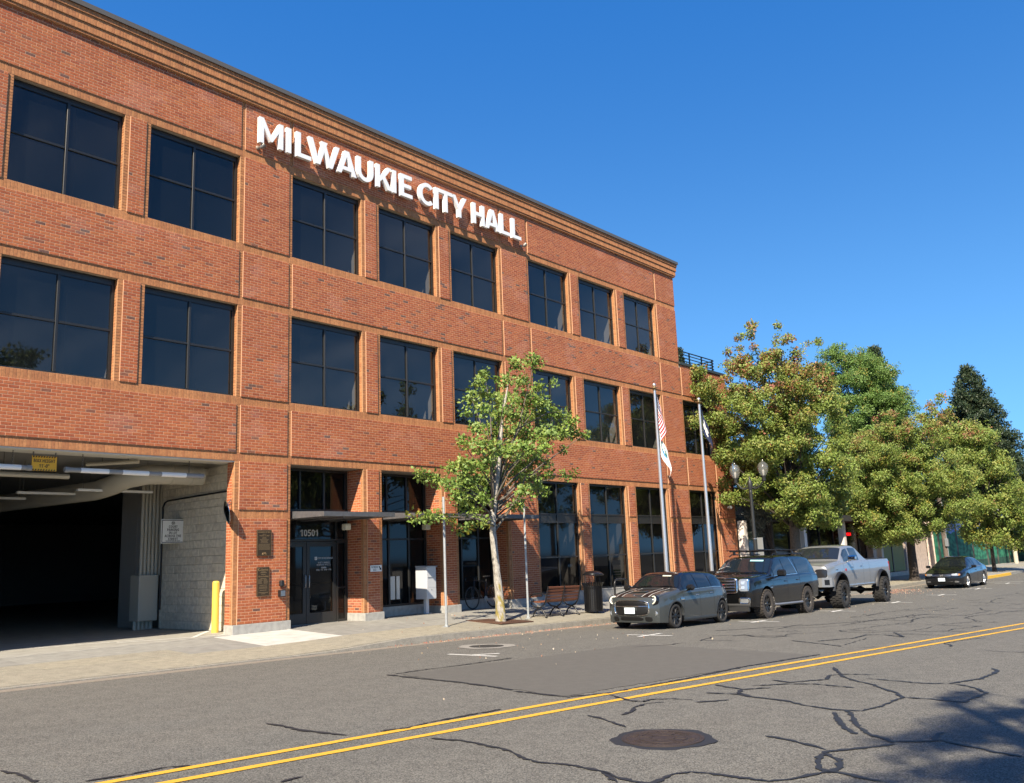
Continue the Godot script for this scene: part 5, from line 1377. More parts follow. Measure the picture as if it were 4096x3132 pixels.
func flag(parent_label: String, top: Vector3, hoist: float, fly: float, drop: float, sway: float, key: String, tex: ImageTexture, lean := 4.0, turn := -0.87) -> void:
	var t := thing("flag", parent_label, "flag", top, turn)
	var nu := 34; var nv := 18
	var P3 := []
	for i in nu + 1:
		var row := []
		var u := float(i) / nu
		for j in nv + 1:
			var v := float(j) / nv
			var down := v * hoist * (1.0 - 0.10 * u) + drop * pow(u, 1.05)
			var wide := 0.03 + sway * smoothstep(0.0, 0.75, down / (hoist + drop)) * (1.0 - 0.35 * smoothstep(0.75, 1.0, down / (hoist + drop)))
			var x := 0.03 - wide * 0.30 * u + wide * (1.0 - cos(u * lean)) * 0.5 + 0.03 * sin(v * 6.0 + u * 3.0) * u
			var z := 0.085 + 0.05 * u + 0.05 * (1.0 + sin(u * 8.0 + v * 1.2)) * (0.25 + u)
			var y := -down
			row.append(Vector3(x, y, z))
		P3.append(row)
	var mb := MB.new()
	mb.grid(P3, false, false)
	# uv by place in the sheet
	mb.uv.clear()
	for i in nu:
		for j in nv:
			var q := [Vector2(i, j), Vector2(i + 1, j), Vector2(i + 1, j + 1), Vector2(i, j + 1)]
			for k in [0, 2, 1, 0, 3, 2]: mb.uv.append(Vector2(q[k].x / nu, q[k].y / nv))
	var m := M(key, Color(1, 1, 1), 0.85)
	m.albedo_texture = tex; m.cull_mode = BaseMaterial3D.CULL_DISABLED
	m.backlight_enabled = true; m.backlight = Color(.5, .5, .5)
	obj("cloth", mb, m, t)
	var r := MB.new()
	for y in [0.0, -hoist]: r.tube([Vector3(0.0, y, 0.03), Vector3(0.03, y, 0.12)], 0.012, 6)
	obj("clip", r, M("dull_steel"), t)

const GLYPHS := {"T": [31, 4, 4, 4, 4, 4, 4], "R": [30, 17, 17, 30, 20, 18, 17], "E": [31, 16, 16, 30, 16, 16, 31], "C": [14, 17, 16, 16, 16, 17, 14], "I": [14, 4, 4, 4, 4, 4, 14], "Y": [17, 17, 10, 4, 4, 4, 4], "U": [17, 17, 17, 17, 17, 17, 14], "S": [15, 16, 16, 14, 1, 1, 30], "A": [4, 10, 17, 17, 31, 17, 17]}

func flagpoles() -> void:
	var alu := M("pole_aluminium", Color(.62, .63, .64), 0.3, 0.75)
	var brass := M("finial_brass", Color(.45, .36, .20), 0.35, 0.8)
	for e in [[28.42, 7.62, "tall silver flagpole carrying the striped flag and a white flag"], [31.78, 7.45, "tall silver flagpole carrying the blue and white flag"]]:
		var b := on_walk(e[0], 1.6)
		var t := thing("flagpole", e[2], "flagpole", b, 0.0, "silver flagpoles before the brick piers")
		var H: float = e[1] - b.y
		var mb := MB.new(); mb.tube([Vector3(0, -0.01, 0), Vector3(0, H * 0.35, 0), Vector3(0, H - 0.18, 0)], [0.078, 0.07, 0.045], 16); obj("pole", mb, alu, t)
		var co := MB.new(); co.lathe([Vector2(0.16, -0.02), Vector2(0.155, 0.02), Vector2(0.10, 0.06), Vector2(0.08, 0.09)], Transform3D(), 20); obj("collar", co, alu, t)
		var tr := MB.new(); tr.lathe([Vector2(0.0, H - 0.2), Vector2(0.055, H - 0.19), Vector2(0.05, H - 0.15), Vector2(0.03, H - 0.13), Vector2(0.13, H - 0.10), Vector2(0.135, H - 0.085), Vector2(0.03, H - 0.07), Vector2(0.02, H - 0.05)], Transform3D(), 18); obj("truck", tr, brass, t)
		var ba := MB.new(); var pr := []
		for i in 11: var a := -PI / 2 + PI * i / 10.0; pr.append(Vector2(cos(a) * 0.068, H + 0.02 + sin(a) * 0.068))
		ba.lathe(pr, Transform3D(), 16); obj("finial_ball", ba, alu, t)
		var hy := MB.new(); hy.tube([Vector3(0.085, 1.2, 0.03), Vector3(0.06, H - 0.2, 0.02)], 0.004, 5); obj("halyard", hy, M("rope", Color(.6, .6, .58), 0.9), t)
	var stripes := func(u: float, v: float) -> Color:
		if u < 0.4 and v < 7.0 / 13.0:
			var sx := u / 0.4 * 12.0; var sy := v / (7.0 / 13.0) * 10.0
			var cx := roundf(sx); var cy := roundf(sy)
			if int(cx + cy) % 2 == 0 and cx > 0 and cx < 12 and cy > 0 and cy < 10 and Vector2((sx - cx), (sy - cy)).length() < 0.42: return Color(.85, .85, .86)
			return Color(.10, .12, .30)
		return Color(.66, .10, .14) if int(v * 13.0) % 2 == 0 else Color(.88, .87, .86)
	flag("red and white striped flag with a starred blue corner hanging limp", Vector3(28.45, 7.36, 1.62), 1.0, 1.5, 1.0, 0.26, "flag_stripes", print_image(208, 130, stripes), 5.2)
	var words := "TREE CITY USA"
	var green := func(u: float, v: float) -> Color:
		var p := Vector2((u - 0.5) * 1.5, v - 0.40)
		var r := p.length()
		if r < 0.30:
			if absf(p.x) < 0.035 and p.y > -0.02: return Color(.30, .50, .75)
			if Vector2(p.x, p.y + 0.06).length() < 0.17 + 0.03 * sin(p.angle() * 9.0): return Color(.86, .90, .88)
			if p.y > 0.16: return Color(.45, .66, .85)
			return Color(.03, .40, .36)
		if v > 0.78 and v < 0.90:
			var col := int((u - 0.06) / 0.88 * words.length() * 6.0)
			if col >= 0 and col < words.length() * 6:
				var ch := words[col / 6]; var cx := col % 6; var cy := int((v - 0.78) / 0.12 * 7.0)
				if GLYPHS.has(ch) and cx < 5 and cy < 7 and (GLYPHS[ch][cy] >> (4 - cx)) & 1: return Color(.08, .12, .12)
		return Color(.88, .89, .89)
	flag("white flag with a round green tree emblem hanging below the striped flag", Vector3(28.45, 6.08, 1.62), 1.0, 1.45, 1.05, 0.40, "flag_white", print_image(260, 160, green), 3.4)
	var blue := func(u: float, v: float) -> Color:
		var p := Vector2((u - 0.48) * 1.45, v - 0.5)
		var a := p.angle()
		if p.length() < 0.06: return Color(.55, .55, .50)
		if p.length() < 0.13 + 0.19 * absf(cos(a * 2.0 + 0.4)): return Color(.84, .84, .82)
		return Color(.13, .18, .30)
	flag("slate blue flag with a large white flower hanging limp", Vector3(31.81, 7.2, 1.62), 1.0, 1.5, 1.0, 0.36, "flag_blue", print_image(200, 130, blue), 3.4)

func street_lamp() -> void:
	var b := on_walk(33.02, 2.9)
	var t := thing("street_lamp", "black twin lamp post with ribbed acorn globes before the trees", "street lamp", b)
	var bl := M("lamp_black", Color(.020, .022, .022), 0.45)
	var gl := glass("lamp_globe", Color(.30, .30, .27), 0.22, 0.6)
	gl.roughness = 0.16
	var H := 4.36
	var mb := MB.new(); mb.lathe([Vector2(0.21, -0.02), Vector2(0.21, 0.12), Vector2(0.17, 0.2), Vector2(0.15, 0.5), Vector2(0.13, 0.62), Vector2(0.085, 0.72), Vector2(0.075, 1.0), Vector2(0.062, H - 0.3), Vector2(0.075, H - 0.28), Vector2(0.075, H - 0.2), Vector2(0.055, H - 0.15)], Transform3D(), 18); obj("post", mb, bl, t)
	var hub := MB.new(); hub.lathe([Vector2(0.05, H - 0.2), Vector2(0.09, H - 0.1), Vector2(0.10, H + 0.05), Vector2(0.09, H + 0.18), Vector2(0.05, H + 0.24), Vector2(0.03, H + 0.30), Vector2(0.045, H + 0.34), Vector2(0.0, H + 0.40)], Transform3D(), 14); obj("hub", hub, bl, t)
	for s in [-1.0, 1.0]:
		var a := node("arm", t)
		var m := MB.new(); m.tube([Vector3(0, H - 0.02, 0.05 * s), Vector3(0, H - 0.10, 0.2 * s), Vector3(0, H - 0.05, 0.38 * s), Vector3(0, H + 0.10, 0.50 * s), Vector3(0, H + 0.18, 0.60 * s)], 0.032, 10)
		var sc := []
		for i in 14: var an := i * 0.42; sc.append(Vector3(0, H - 0.01 + sin(an) * (0.10 - 0.006 * i), (0.24 + cos(an) * (0.10 - 0.006 * i)) * s))
		m.tube(sc, 0.014, 6); obj("bracket", m, bl, a)
		var q := at3(0, H + 0.16, 0.60 * s)
		var cu := MB.new(); cu.lathe([Vector2(0.0, -0.02), Vector2(0.055, 0.0), Vector2(0.075, 0.03), Vector2(0.07, 0.16), Vector2(0.10, 0.19), Vector2(0.10, 0.22), Vector2(0.0, 0.22)], q, 16); obj("cup", cu, bl, a)
		var g := MB.new(); var prof := [Vector2(0.095, 0.22), Vector2(0.15, 0.30), Vector2(0.19, 0.40), Vector2(0.205, 0.50), Vector2(0.195, 0.58), Vector2(0.17, 0.62)]
		var rings := []
		for e in prof:
			var ring := []
			for k in 49: var an := TAU * k / 48.0; var rr: float = e.x * (1.0 + 0.03 * (1.0 if k % 2 else -1.0)); ring.append(q * Vector3(cos(an) * rr, e.y, sin(an) * rr))
			rings.append(ring)
		g.grid(rings); obj("globe", g, gl, a)
		var cp := MB.new(); cp.lathe([Vector2(0.19, 0.605), Vector2(0.20, 0.625), Vector2(0.15, 0.70), Vector2(0.08, 0.75), Vector2(0.03, 0.77), Vector2(0.04, 0.80), Vector2(0.015, 0.84), Vector2(0, 0.86)], q, 20); obj("cap", cp, gl, a)
		var bu := MB.new(); bu.lathe([Vector2(0.03, 0.22), Vector2(0.045, 0.34), Vector2(0.045, 0.42), Vector2(0.0, 0.46)], q, 12); obj("bulb", bu, M("bulb_white", Color(.45, .44, .40), 0.4), a)
	# a small sign and its steel bands on the post
	var sg := MB.new(); sg.cbox(Vector3(0.06, 1.15, 0.06), Vector3(0.075, 2.35, 0.30), 0.004); obj("banner_sign", sg, M("sign_back", Color(.35, .37, .37), 0.4, 0.6), t)
	for y in [1.2, 1.42, 1.55, 1.75, 2.3]:
		var bd := MB.new(); bd.lathe([Vector2(0.079, y), Vector2(0.079, y + 0.025), Vector2(0.06, y + 0.025)], Transform3D(), 16, false); obj("band", bd, M("band_steel", Color(.6, .6, .6), 0.3, 0.9), t)
# ---------- vehicles ----------
# A body is lofted along x (front at x = 0) from half sections; z is to the side, y up from the road.
class Body:
	var s: Dictionary
	func _init(spec: Dictionary) -> void: s = spec
	func k(key: String, x: float) -> float:
		var a: Array = s[key]
		var f := func(q: float) -> float:
			if q <= a[0][0]: return a[0][1]
			for i in a.size() - 1:
				if q <= a[i + 1][0]: return lerpf(a[i][1], a[i + 1][1], (q - a[i][0]) / (a[i + 1][0] - a[i][0]))
			return a[-1][1]
		var d: float = s.get("soft", 0.05)
		return (f.call(x - d) + 2.0 * f.call(x) + f.call(x + d)) * 0.25
	func bottom(x: float) -> float:
		var y := k("bt", x)
		for ax in s.axles:
			var dx: float = x - ax
			if absf(dx) < s.ra: y = maxf(y, s.wr + s.get("arch_up", 0.0) + sqrt(s.ra * s.ra - dx * dx) * s.get("arch_flat", 1.0))
		return y
	func rows(x: float) -> Array:
		var w: float = s.W * k("wk", x)
		var yb := bottom(x); var ys := k("sh", x); var cl := k("cl", x)
		yb = minf(yb, ys - 0.03)
		var hg := maxf(0.012, cl - ys - 0.03)
		var wr := lerpf(w * 0.90, s.Wr, clampf(hg / s.hmax, 0, 1))
		var side := func(t: float) -> float: return w * (0.968 + 0.032 * sin(clampf(t, 0, 1) * PI * 0.66 + 0.30)) - w * 0.04 * pow(clampf(t, 0, 1), 7.0)
		var base := k("bt", x)
		var o := []
		for t in [0.0, 0.22, 0.44, 0.62, 0.78, 0.90, 1.0]:
			var y := lerpf(yb, ys, t)
			o.append(Vector2(side.call((y - base) / maxf(0.05, ys - base)), y))
		var w6: float = o[6].x
		o.append(Vector2(w6 - 0.028, ys + 0.012))
		for t in [0.0, 0.33, 0.66, 1.0]:
			var b := sin(t * PI) * 0.012
			o.append(Vector2(lerpf(w6 - 0.034, wr, t) + b, ys + 0.014 + (hg - 0.014) * 0.90 * t))
		var top: float = o[11].y
		o.append(Vector2(wr * 0.93, lerpf(top, cl, 0.50)))
		o.append(Vector2(wr * 0.78, lerpf(top, cl, 0.74)))
		o.append(Vector2(wr * 0.55, lerpf(top, cl, 0.90)))
		o.append(Vector2(wr * 0.28, lerpf(top, cl, 0.975)))
		o.append(Vector2(0, cl))
		return o
	func push(x: float, z: float) -> float:            # plan curve of the nose
		var w: float = s.W * k("wk", x)
		var f := clampf(1.0 - (x - s.nose) / 0.7, 0, 1)
		return -s.bul * (1.0 - pow(absf(z) / w, 2.2)) * f * f
	func top(x: float, z: float) -> Vector3:
		var o := rows(x)
		var az := absf(z)
		for i in range(6, o.size() - 1):
			if az <= o[i].x and az >= o[i + 1].x:
				var t: float = (o[i].x - az) / maxf(1e-5, o[i].x - o[i + 1].x)
				return Vector3(x + push(x, z), lerpf(o[i].y, o[i + 1].y, t), z)
		return Vector3(x, o[6].y, z)
	func glass_pt(x: float, t: float, sg: float, off: float) -> Vector3:
		var o := rows(x)
		var f := t * 3.0; var i := mini(int(f), 2); f -= i
		var a: Vector2 = o[8 + i]; var b: Vector2 = o[9 + i]
		return Vector3(x, lerpf(a.y, b.y, f) + off * 0.4, (lerpf(a.x, b.x, f) + off) * sg)
	func side_pt(x: float, y: float, sg: float, off: float) -> Vector3:
		var o := rows(x)
		var z: float = o[0].x
		for i in 6:
			if y >= o[i].y and y <= o[i + 1].y: z = lerpf(o[i].x, o[i + 1].x, (y - o[i].y) / maxf(1e-5, o[i + 1].y - o[i].y))
		if y > o[6].y: z = o[6].x
		return Vector3(x, y, (z + off) * sg)
	func front(z: float, y: float, off: float) -> Vector3:
		var x0: float = s.nose
		var w: float = s.W * k("wk", x0)
		var sN := clampf(absf(z) / w, 0, 1)
		var yb := k("bt", x0); var yt := k("cl", x0)
		var r := clampf((y - yb) / (yt - yb), 0, 1)
		var pr := 0.72 + 0.42 * sin(r * PI * 0.86)
		return Vector3(x0 - s.bul * (1.0 - pow(sN, 2.2)) * pr - 0.02 * sin(r * PI) - off, y, z)

func stations(b: Body, x0: float, x1: float) -> Array:
	var xs := []
	var x := x0
	while x < x1 - 0.001: xs.append(x); x += 0.045
	xs.append(x1)
	for ax in b.s.axles:
		for d in [-1.0, 1.0]:
			for e in [-0.002, 0.002, 0.012]: xs.append(clampf(ax + d * (b.s.ra - e), x0, x1))
	xs.sort()
	return xs

func car_part(b: Body, x0: float, x1: float, r0: int, r1: int, both := true) -> MB:   # rows r0..r1 over x0..x1, both sides joined over the top if r1 is the middle
	var mb := MB.new()
	var xs := stations(b, x0, x1)
	var full := r1 == 16
	var L := []; var R := []
	for x in xs:
		var o := b.rows(x)
		var a := []; var c := []
		for j in range(r0, r1 + 1):
			var z: float = o[j].x
			a.append(Vector3(x + (b.push(x, z) if r0 >= 7 else 0.0), o[j].y, z))
			c.append(Vector3(x + (b.push(x, z) if r0 >= 7 else 0.0), o[j].y, -z))
		if full:
			for j in range(r1 - 1, r0 - 1, -1): a.append(Vector3(x + (b.push(x, -o[j].x) if r0 >= 7 else 0.0), o[j].y, -o[j].x))
		L.append(a); R.append(c)
	mb.grid(L, false, false)
	if not full: mb.grid(R, false, true)
	return mb

func fan_on(b: Body, cz: float, cy: float, a: float, h: float, n: float, off: float, hole := 0.0) -> MB:
	# a rounded patch lying on the front face; hole leaves only a rim
	var mb := MB.new()
	var rings := []
	var steps: Array = [1.0, 1.0, 0.85, 0.55, 0.0] if hole <= 0.0 else [1.0, 1.0, hole, hole]
	for qq in steps:
		var q: float = qq
		var ring := []
		for i in 33:
			var t := TAU * i / 32.0
			var c := cos(t); var s := sin(t)
			var x := signf(c) * pow(absf(c), 2.0 / n) * a * q; var y := signf(s) * pow(absf(s), 2.0 / n) * h * q
			var o := off
			if (rings.size() == 0) or (hole > 0.0 and rings.size() == 3): o = -0.03
			ring.append(b.front(cz + x, cy + y, o))
		rings.append(ring)
	mb.grid(rings, false, true)
	return mb

func side_strip(b: Body, x0: float, x1: float, y0: float, y1: float, off: float, sg: float, n := 8) -> MB:
	var mb := MB.new()
	var g := []
	for i in n + 1:
		var x := lerpf(x0, x1, float(i) / n)
		g.append([b.side_pt(x, y0, sg, 0.0), b.side_pt(x, y0, sg, off), b.side_pt(x, (y0 + y1) * 0.5, sg, off), b.side_pt(x, y1, sg, off), b.side_pt(x, y1, sg, 0.0)])
	mb.grid(g, false, sg < 0)
	return mb

func wheel(parent: Node, at: Vector3, r: float, w: float, rim_r: float, spokes: int, rimc: Material, sg: float, knobs := 0, tyre_mat: Material = null) -> void:
	var t := node("wheel", parent, at)
	var B := Basis(Vector3.RIGHT, PI / 2 * sg)         # lathe axis to the outside
	var q := Transform3D(B, Vector3.ZERO)
	var ty := MB.new()
	var h := w * 0.5
	ty.lathe([Vector2(rim_r, -h * 0.8), Vector2(rim_r + (r - rim_r) * 0.45, -h * 1.0), Vector2(r * 0.975, -h * 0.86), Vector2(r, -h * 0.62), Vector2(r, h * 0.62), Vector2(r * 0.975, h * 0.86), Vector2(rim_r + (r - rim_r) * 0.45, h), Vector2(rim_r, h * 0.86), Vector2(rim_r - 0.01, h * 0.6)], q, 44)
	if knobs > 0:
		for i in knobs:
			var a := TAU * i / knobs
			for e in [[-0.80, 0.0], [-0.28, 0.5], [0.28, 0.0], [0.80, 0.5]]:
				var aa: float = a + TAU / knobs * e[1]
				var tr := q * Transform3D(Basis(UPV, -aa), Vector3.ZERO)
				var hh: float = PI * r / knobs * 0.62
				ty.box(Vector3(r * (0.955 if absf(e[0]) > 0.5 else 0.985), e[0] * h - h * 0.20, -hh), Vector3(r + 0.018, e[0] * h + h * 0.20, hh), tr)
	obj("tyre", ty, tyre_mat if tyre_mat else M("tyre_rubber", Color(.022, .021, .020), 0.9), t)
	var rm := MB.new()
	rm.lathe([Vector2(rim_r - 0.012, -h * 0.5), Vector2(rim_r - 0.012, h * 0.70), Vector2(rim_r, h * 0.80), Vector2(rim_r + 0.012, h * 0.84), Vector2(rim_r + 0.004, h * 0.70)], q, 40)
	for i in spokes:
		var a := TAU * i / spokes
		var tr := q * Transform3D(Basis(UPV, a), Vector3.ZERO)
		rm.hexa([tr * Vector3(0.03, h * 0.42, 0.026), tr * Vector3(rim_r, h * 0.42, 0.040), tr * Vector3(rim_r, h * 0.42, -0.040), tr * Vector3(0.03, h * 0.42, -0.026), tr * Vector3(0.03, h * 0.62, 0.020), tr * Vector3(rim_r, h * 0.74, 0.026), tr * Vector3(rim_r, h * 0.74, -0.026), tr * Vector3(0.03, h * 0.62, -0.020)])
	rm.lathe([Vector2(0.075, h * 0.4), Vector2(0.075, h * 0.64), Vector2(0.04, h * 0.70), Vector2(0, h * 0.70)], q, 16)
	obj("rim", rm, rimc, t)
	var dk := MB.new(); dk.lathe([Vector2(rim_r - 0.013, h * 0.1), Vector2(0, h * 0.12)], q, 24); obj("brake_disc", dk, M("brake_dark", Color(.06, .06, .06), 0.5, 0.6), t)

func car(called: String, label: String, category: String, b: Body, at: Vector3, pitch: float, yaw: float, paint: Material, roof: Material) -> Node3D:
	var t := thing(called, label, category, at)
	t.rotation = Vector3(0, yaw, pitch)
	var s := b.s
	obj("side_body", car_part(b, s.nose, s.L, 0, 7), paint, t)
	obj("hood", car_part(b, s.nose, s.cowl, 7, 16), paint, t)
	obj("cabin", car_part(b, s.cowl, s.L, 7, 16), roof, t)
	# front face
	var f := MB.new()
	var g := []
	var o := b.rows(s.nose)
	for j in 11:
		var r := j / 10.0
		var row := []
		for i in 25:
			var sN := -1.0 + 2.0 * i / 24.0
			var yt := lerpf(o[16].y, o[7].y, pow(absf(sN), 3.0)); var yb: float = o[0].y
			var y := lerpf(yb, yt, r)
			var rr := clampf((y - o[0].y) / maxf(0.01, o[6].y - o[0].y), 0, 1)
			var zz: float = o[0].x
			for m in 6:
				if y >= o[m].y and y <= o[m + 1].y: zz = lerpf(o[m].x, o[m + 1].x, (y - o[m].y) / maxf(1e-5, o[m + 1].y - o[m].y))
			if y > o[6].y: zz = o[7].x
			var p := b.front(zz * sN, y, 0.0)
			if i == 0 or i == 24: p.x = s.nose
			row.append(p)
		g.append(row)
	f.grid(g, false, true)
	obj("front_panel", f, paint, t)
	# rear closing panel
	var rr := MB.new()
	var q := b.rows(s.L)
	for j in q.size() - 1:
		rr.quad(Vector3(s.L, q[j].y, q[j].x), Vector3(s.L, q[j].y, -q[j].x), Vector3(s.L, q[j + 1].y, -q[j + 1].x), Vector3(s.L, q[j + 1].y, q[j + 1].x))
	obj("rear_panel", rr, paint, t)
	# dark underside and wheel wells
	var u := MB.new()
	var w: float = s.W * 0.86
	var fl: float = s.get("floor", b.k("bt", 1.5) + 0.04)
	u.box(Vector3(s.nose + 0.06, fl - 0.05, -w * 0.95), Vector3(s.L - 0.1, fl, w * 0.95))
	u.box(Vector3(s.nose + 0.15, fl, -w * 0.62), Vector3(s.L - 0.2, b.k("sh", 1.0) - 0.12, w * 0.62))
	for ax in s.axles:
		var top := minf(b.k("sh", ax) - 0.05, s.wr + s.get("arch_up", 0.0) + s.ra + 0.04)
		u.box(Vector3(ax - s.ra - 0.05, top - 0.02, -w), Vector3(ax + s.ra + 0.05, top, w))
		for d in [-1.0, 1.0]: u.box(Vector3(ax + d * (s.ra + 0.02) - 0.02, fl, -w), Vector3(ax + d * (s.ra + 0.02) + 0.02, top, w))
	obj("underbody", u, M("car_underside", Color(.008, .008, .008), 0.9), t)
	# glass
	var gl: StandardMaterial3D = s.get("glass", glass("car_glass", Color(.010, .013, .016), 0.80, 0.62))
	var ws := MB.new(); var wg := []
	for i in 13:
		var x := lerpf(s.cowl + 0.03, s.wtop, i / 12.0)
		var rw := []
		var oo := b.rows(x)
		for m in 17:
			var z: float = lerpf(oo[11].x * 0.955, -oo[11].x * 0.955, m / 16.0)
			var p := b.top(x, z); rw.append(p + Vector3(-0.006, 0.008, 0))
		wg.append(rw)
	ws.grid(wg, false, false); obj("windscreen", ws, gl, t)
	for sg in [-1.0, 1.0]:
		for e in s.lights:
			var mb := MB.new(); var gg := []
			for i in 11:
				var x := lerpf(e[0], e[1], i / 10.0)
				gg.append([b.glass_pt(x, e[2] if e.size() > 2 else 0.06, sg, 0.007), b.glass_pt(x, 0.35, sg, 0.008), b.glass_pt(x, 0.65, sg, 0.008), b.glass_pt(x, e[3] if e.size() > 3 else 0.93, sg, 0.007)])
			mb.grid(gg, false, sg < 0); obj("side_window", mb, gl, t)
		for x in s.doors:
			var ln := MB.new(); var gg := []
			for i in 9:
				var y := lerpf(b.bottom(x) + 0.06, b.k("sh", x), i / 8.0)
				gg.append([b.side_pt(x - 0.004, y, sg, 0.0015), b.side_pt(x + 0.004, y, sg, 0.0015)])
			ln.grid(gg, false, sg > 0); obj("door_gap", ln, M("gap_black", Color(.003, .003, .003), 0.9), t)
		for e in s.handles:
			var p := b.side_pt(e[0], e[1], sg, 0.012)
			var mb := MB.new(); mb.cbox(p - Vector3(0.085, 0.014, 0.014), p + Vector3(0.085, 0.014, 0.014), 0.008); obj("door_handle", mb, s.get("handle_mat", paint), t)
		for ax in s.axles:
			if s.get("flare", 0.0) > 0.0:
				var mb := MB.new(); var gg := []
				for i in 25:
					var a := lerpf(0.03, PI - 0.03, i / 24.0) if i > 0 else 0.0
					var cx := cos(a); var cy: float = sin(a) * s.get("arch_flat", 1.0)
					var base: float = s.wr + s.get("arch_up", 0.0)
					var P0 := Vector3(ax + cx * (s.ra - 0.005), base + cy * (s.ra - 0.005), 0); var P1 := Vector3(ax + cx * (s.ra + s.flare_w), base + cy * (s.ra + s.flare_w), 0)
					var z0 := b.side_pt(P1.x, P1.y, sg, 0).z
					var zo: float = z0 + s.flare * sg
					gg.append([Vector3(P0.x, P0.y, z0 - 0.12 * sg), Vector3(P0.x, P0.y, zo), Vector3(lerpf(P0.x, P1.x, 0.6), lerpf(P0.y, P1.y, 0.6), zo), Vector3(P1.x, P1.y, z0 + 0.003 * sg)])
				mb.grid(gg, false, sg > 0); obj("arch_flare", mb, s.flare_mat, t)
			wheel(t, Vector3(ax, s.wr, (s.track * 0.5) * sg), s.wr, s.tw, s.rim, s.spokes, s.rim_mat, sg, s.get("knobs", 0), s.get("tyre_mat"))
		# mirror
		var mp: Vector3 = s.mirror; var ms: Vector3 = s.mirror_size
		var mr := MB.new(); var mrm: Material = s.get("mirror_mat", M("car_trim", Color(.010, .010, .010), 0.25))
		mr.cbox(Vector3(mp.x - ms.x, mp.y - ms.y, mp.z * sg - ms.z), Vector3(mp.x + ms.x, mp.y + ms.y, mp.z * sg + ms.z), minf(ms.x, minf(ms.y, ms.z)) * 0.7)
		mr.tube([Vector3(mp.x + 0.03, mp.y - ms.y * 0.6, mp.z * sg), b.side_pt(mp.x + 0.05, b.k("sh", mp.x) - 0.005, sg, -0.02)], 0.022, 6)
		obj("wing_mirror", mr, mrm, t)
	return t

func plate(t: Node3D, b: Body, y: float, words: String) -> void:
	var p := b.front(0, y, 0.03)
	var pl := node("licence_plate", t, p)
	pl.rotation.y = -PI / 2
	var mb := MB.new(); mb.cbox(Vector3(-0.152, -0.076, -0.012), Vector3(0.152, 0.076, 0.0), 0.004); obj("plate_sheet", mb, M("plate_white", Color(.66, .74, .78), 0.45), pl)
	var tm := MB.new(); tm.prism(P([-0.012, -0.05, 0.012, -0.05, 0.006, -0.02, 0.02, -0.02, 0.0, 0.045, -0.02, -0.02, -0.006, -0.02]), at3(0, 0, 0.0), 0.001); obj("plate_tree", tm, M("plate_tint", Color(.35, .55, .62), 0.6), pl)
	text("plate_number", words, 0.068, at3(0, 0, 0.001), M("plate_blue", Color(.10, .13, .30), 0.6), pl, false, "Droid Sans Mono", 0.003, 0.26)

func shiny(key: String, c: Color, metal: float, rough := 0.32) -> StandardMaterial3D:
	var m := M(key, c, rough, metal)
	m.metallic_specular = 0.25
	m.clearcoat_enabled = true; m.clearcoat = 1.0; m.clearcoat_roughness = 0.03
	return m

func cars() -> void:
	var chrome := M("car_chrome", Color(.72, .72, .71), 0.12, 1.0)
	var trim := M("car_trim", Color(.010, .010, .010), 0.25)
	var lens := M("lamp_lens", Color(.42, .44, .45), 0.12, 0.6)
	var clear := M("lamp_reflector", Color(.85, .86, .86), 0.18, 0.7)
	var amber := M("lamp_amber", Color(.50, .16, .02), 0.3)
	small_car(chrome, trim, lens, clear, amber)
	suv(chrome, trim, lens, clear, amber)
	pickup(chrome, trim, lens, clear, amber)
	sedan(chrome, trim, lens, clear, amber)

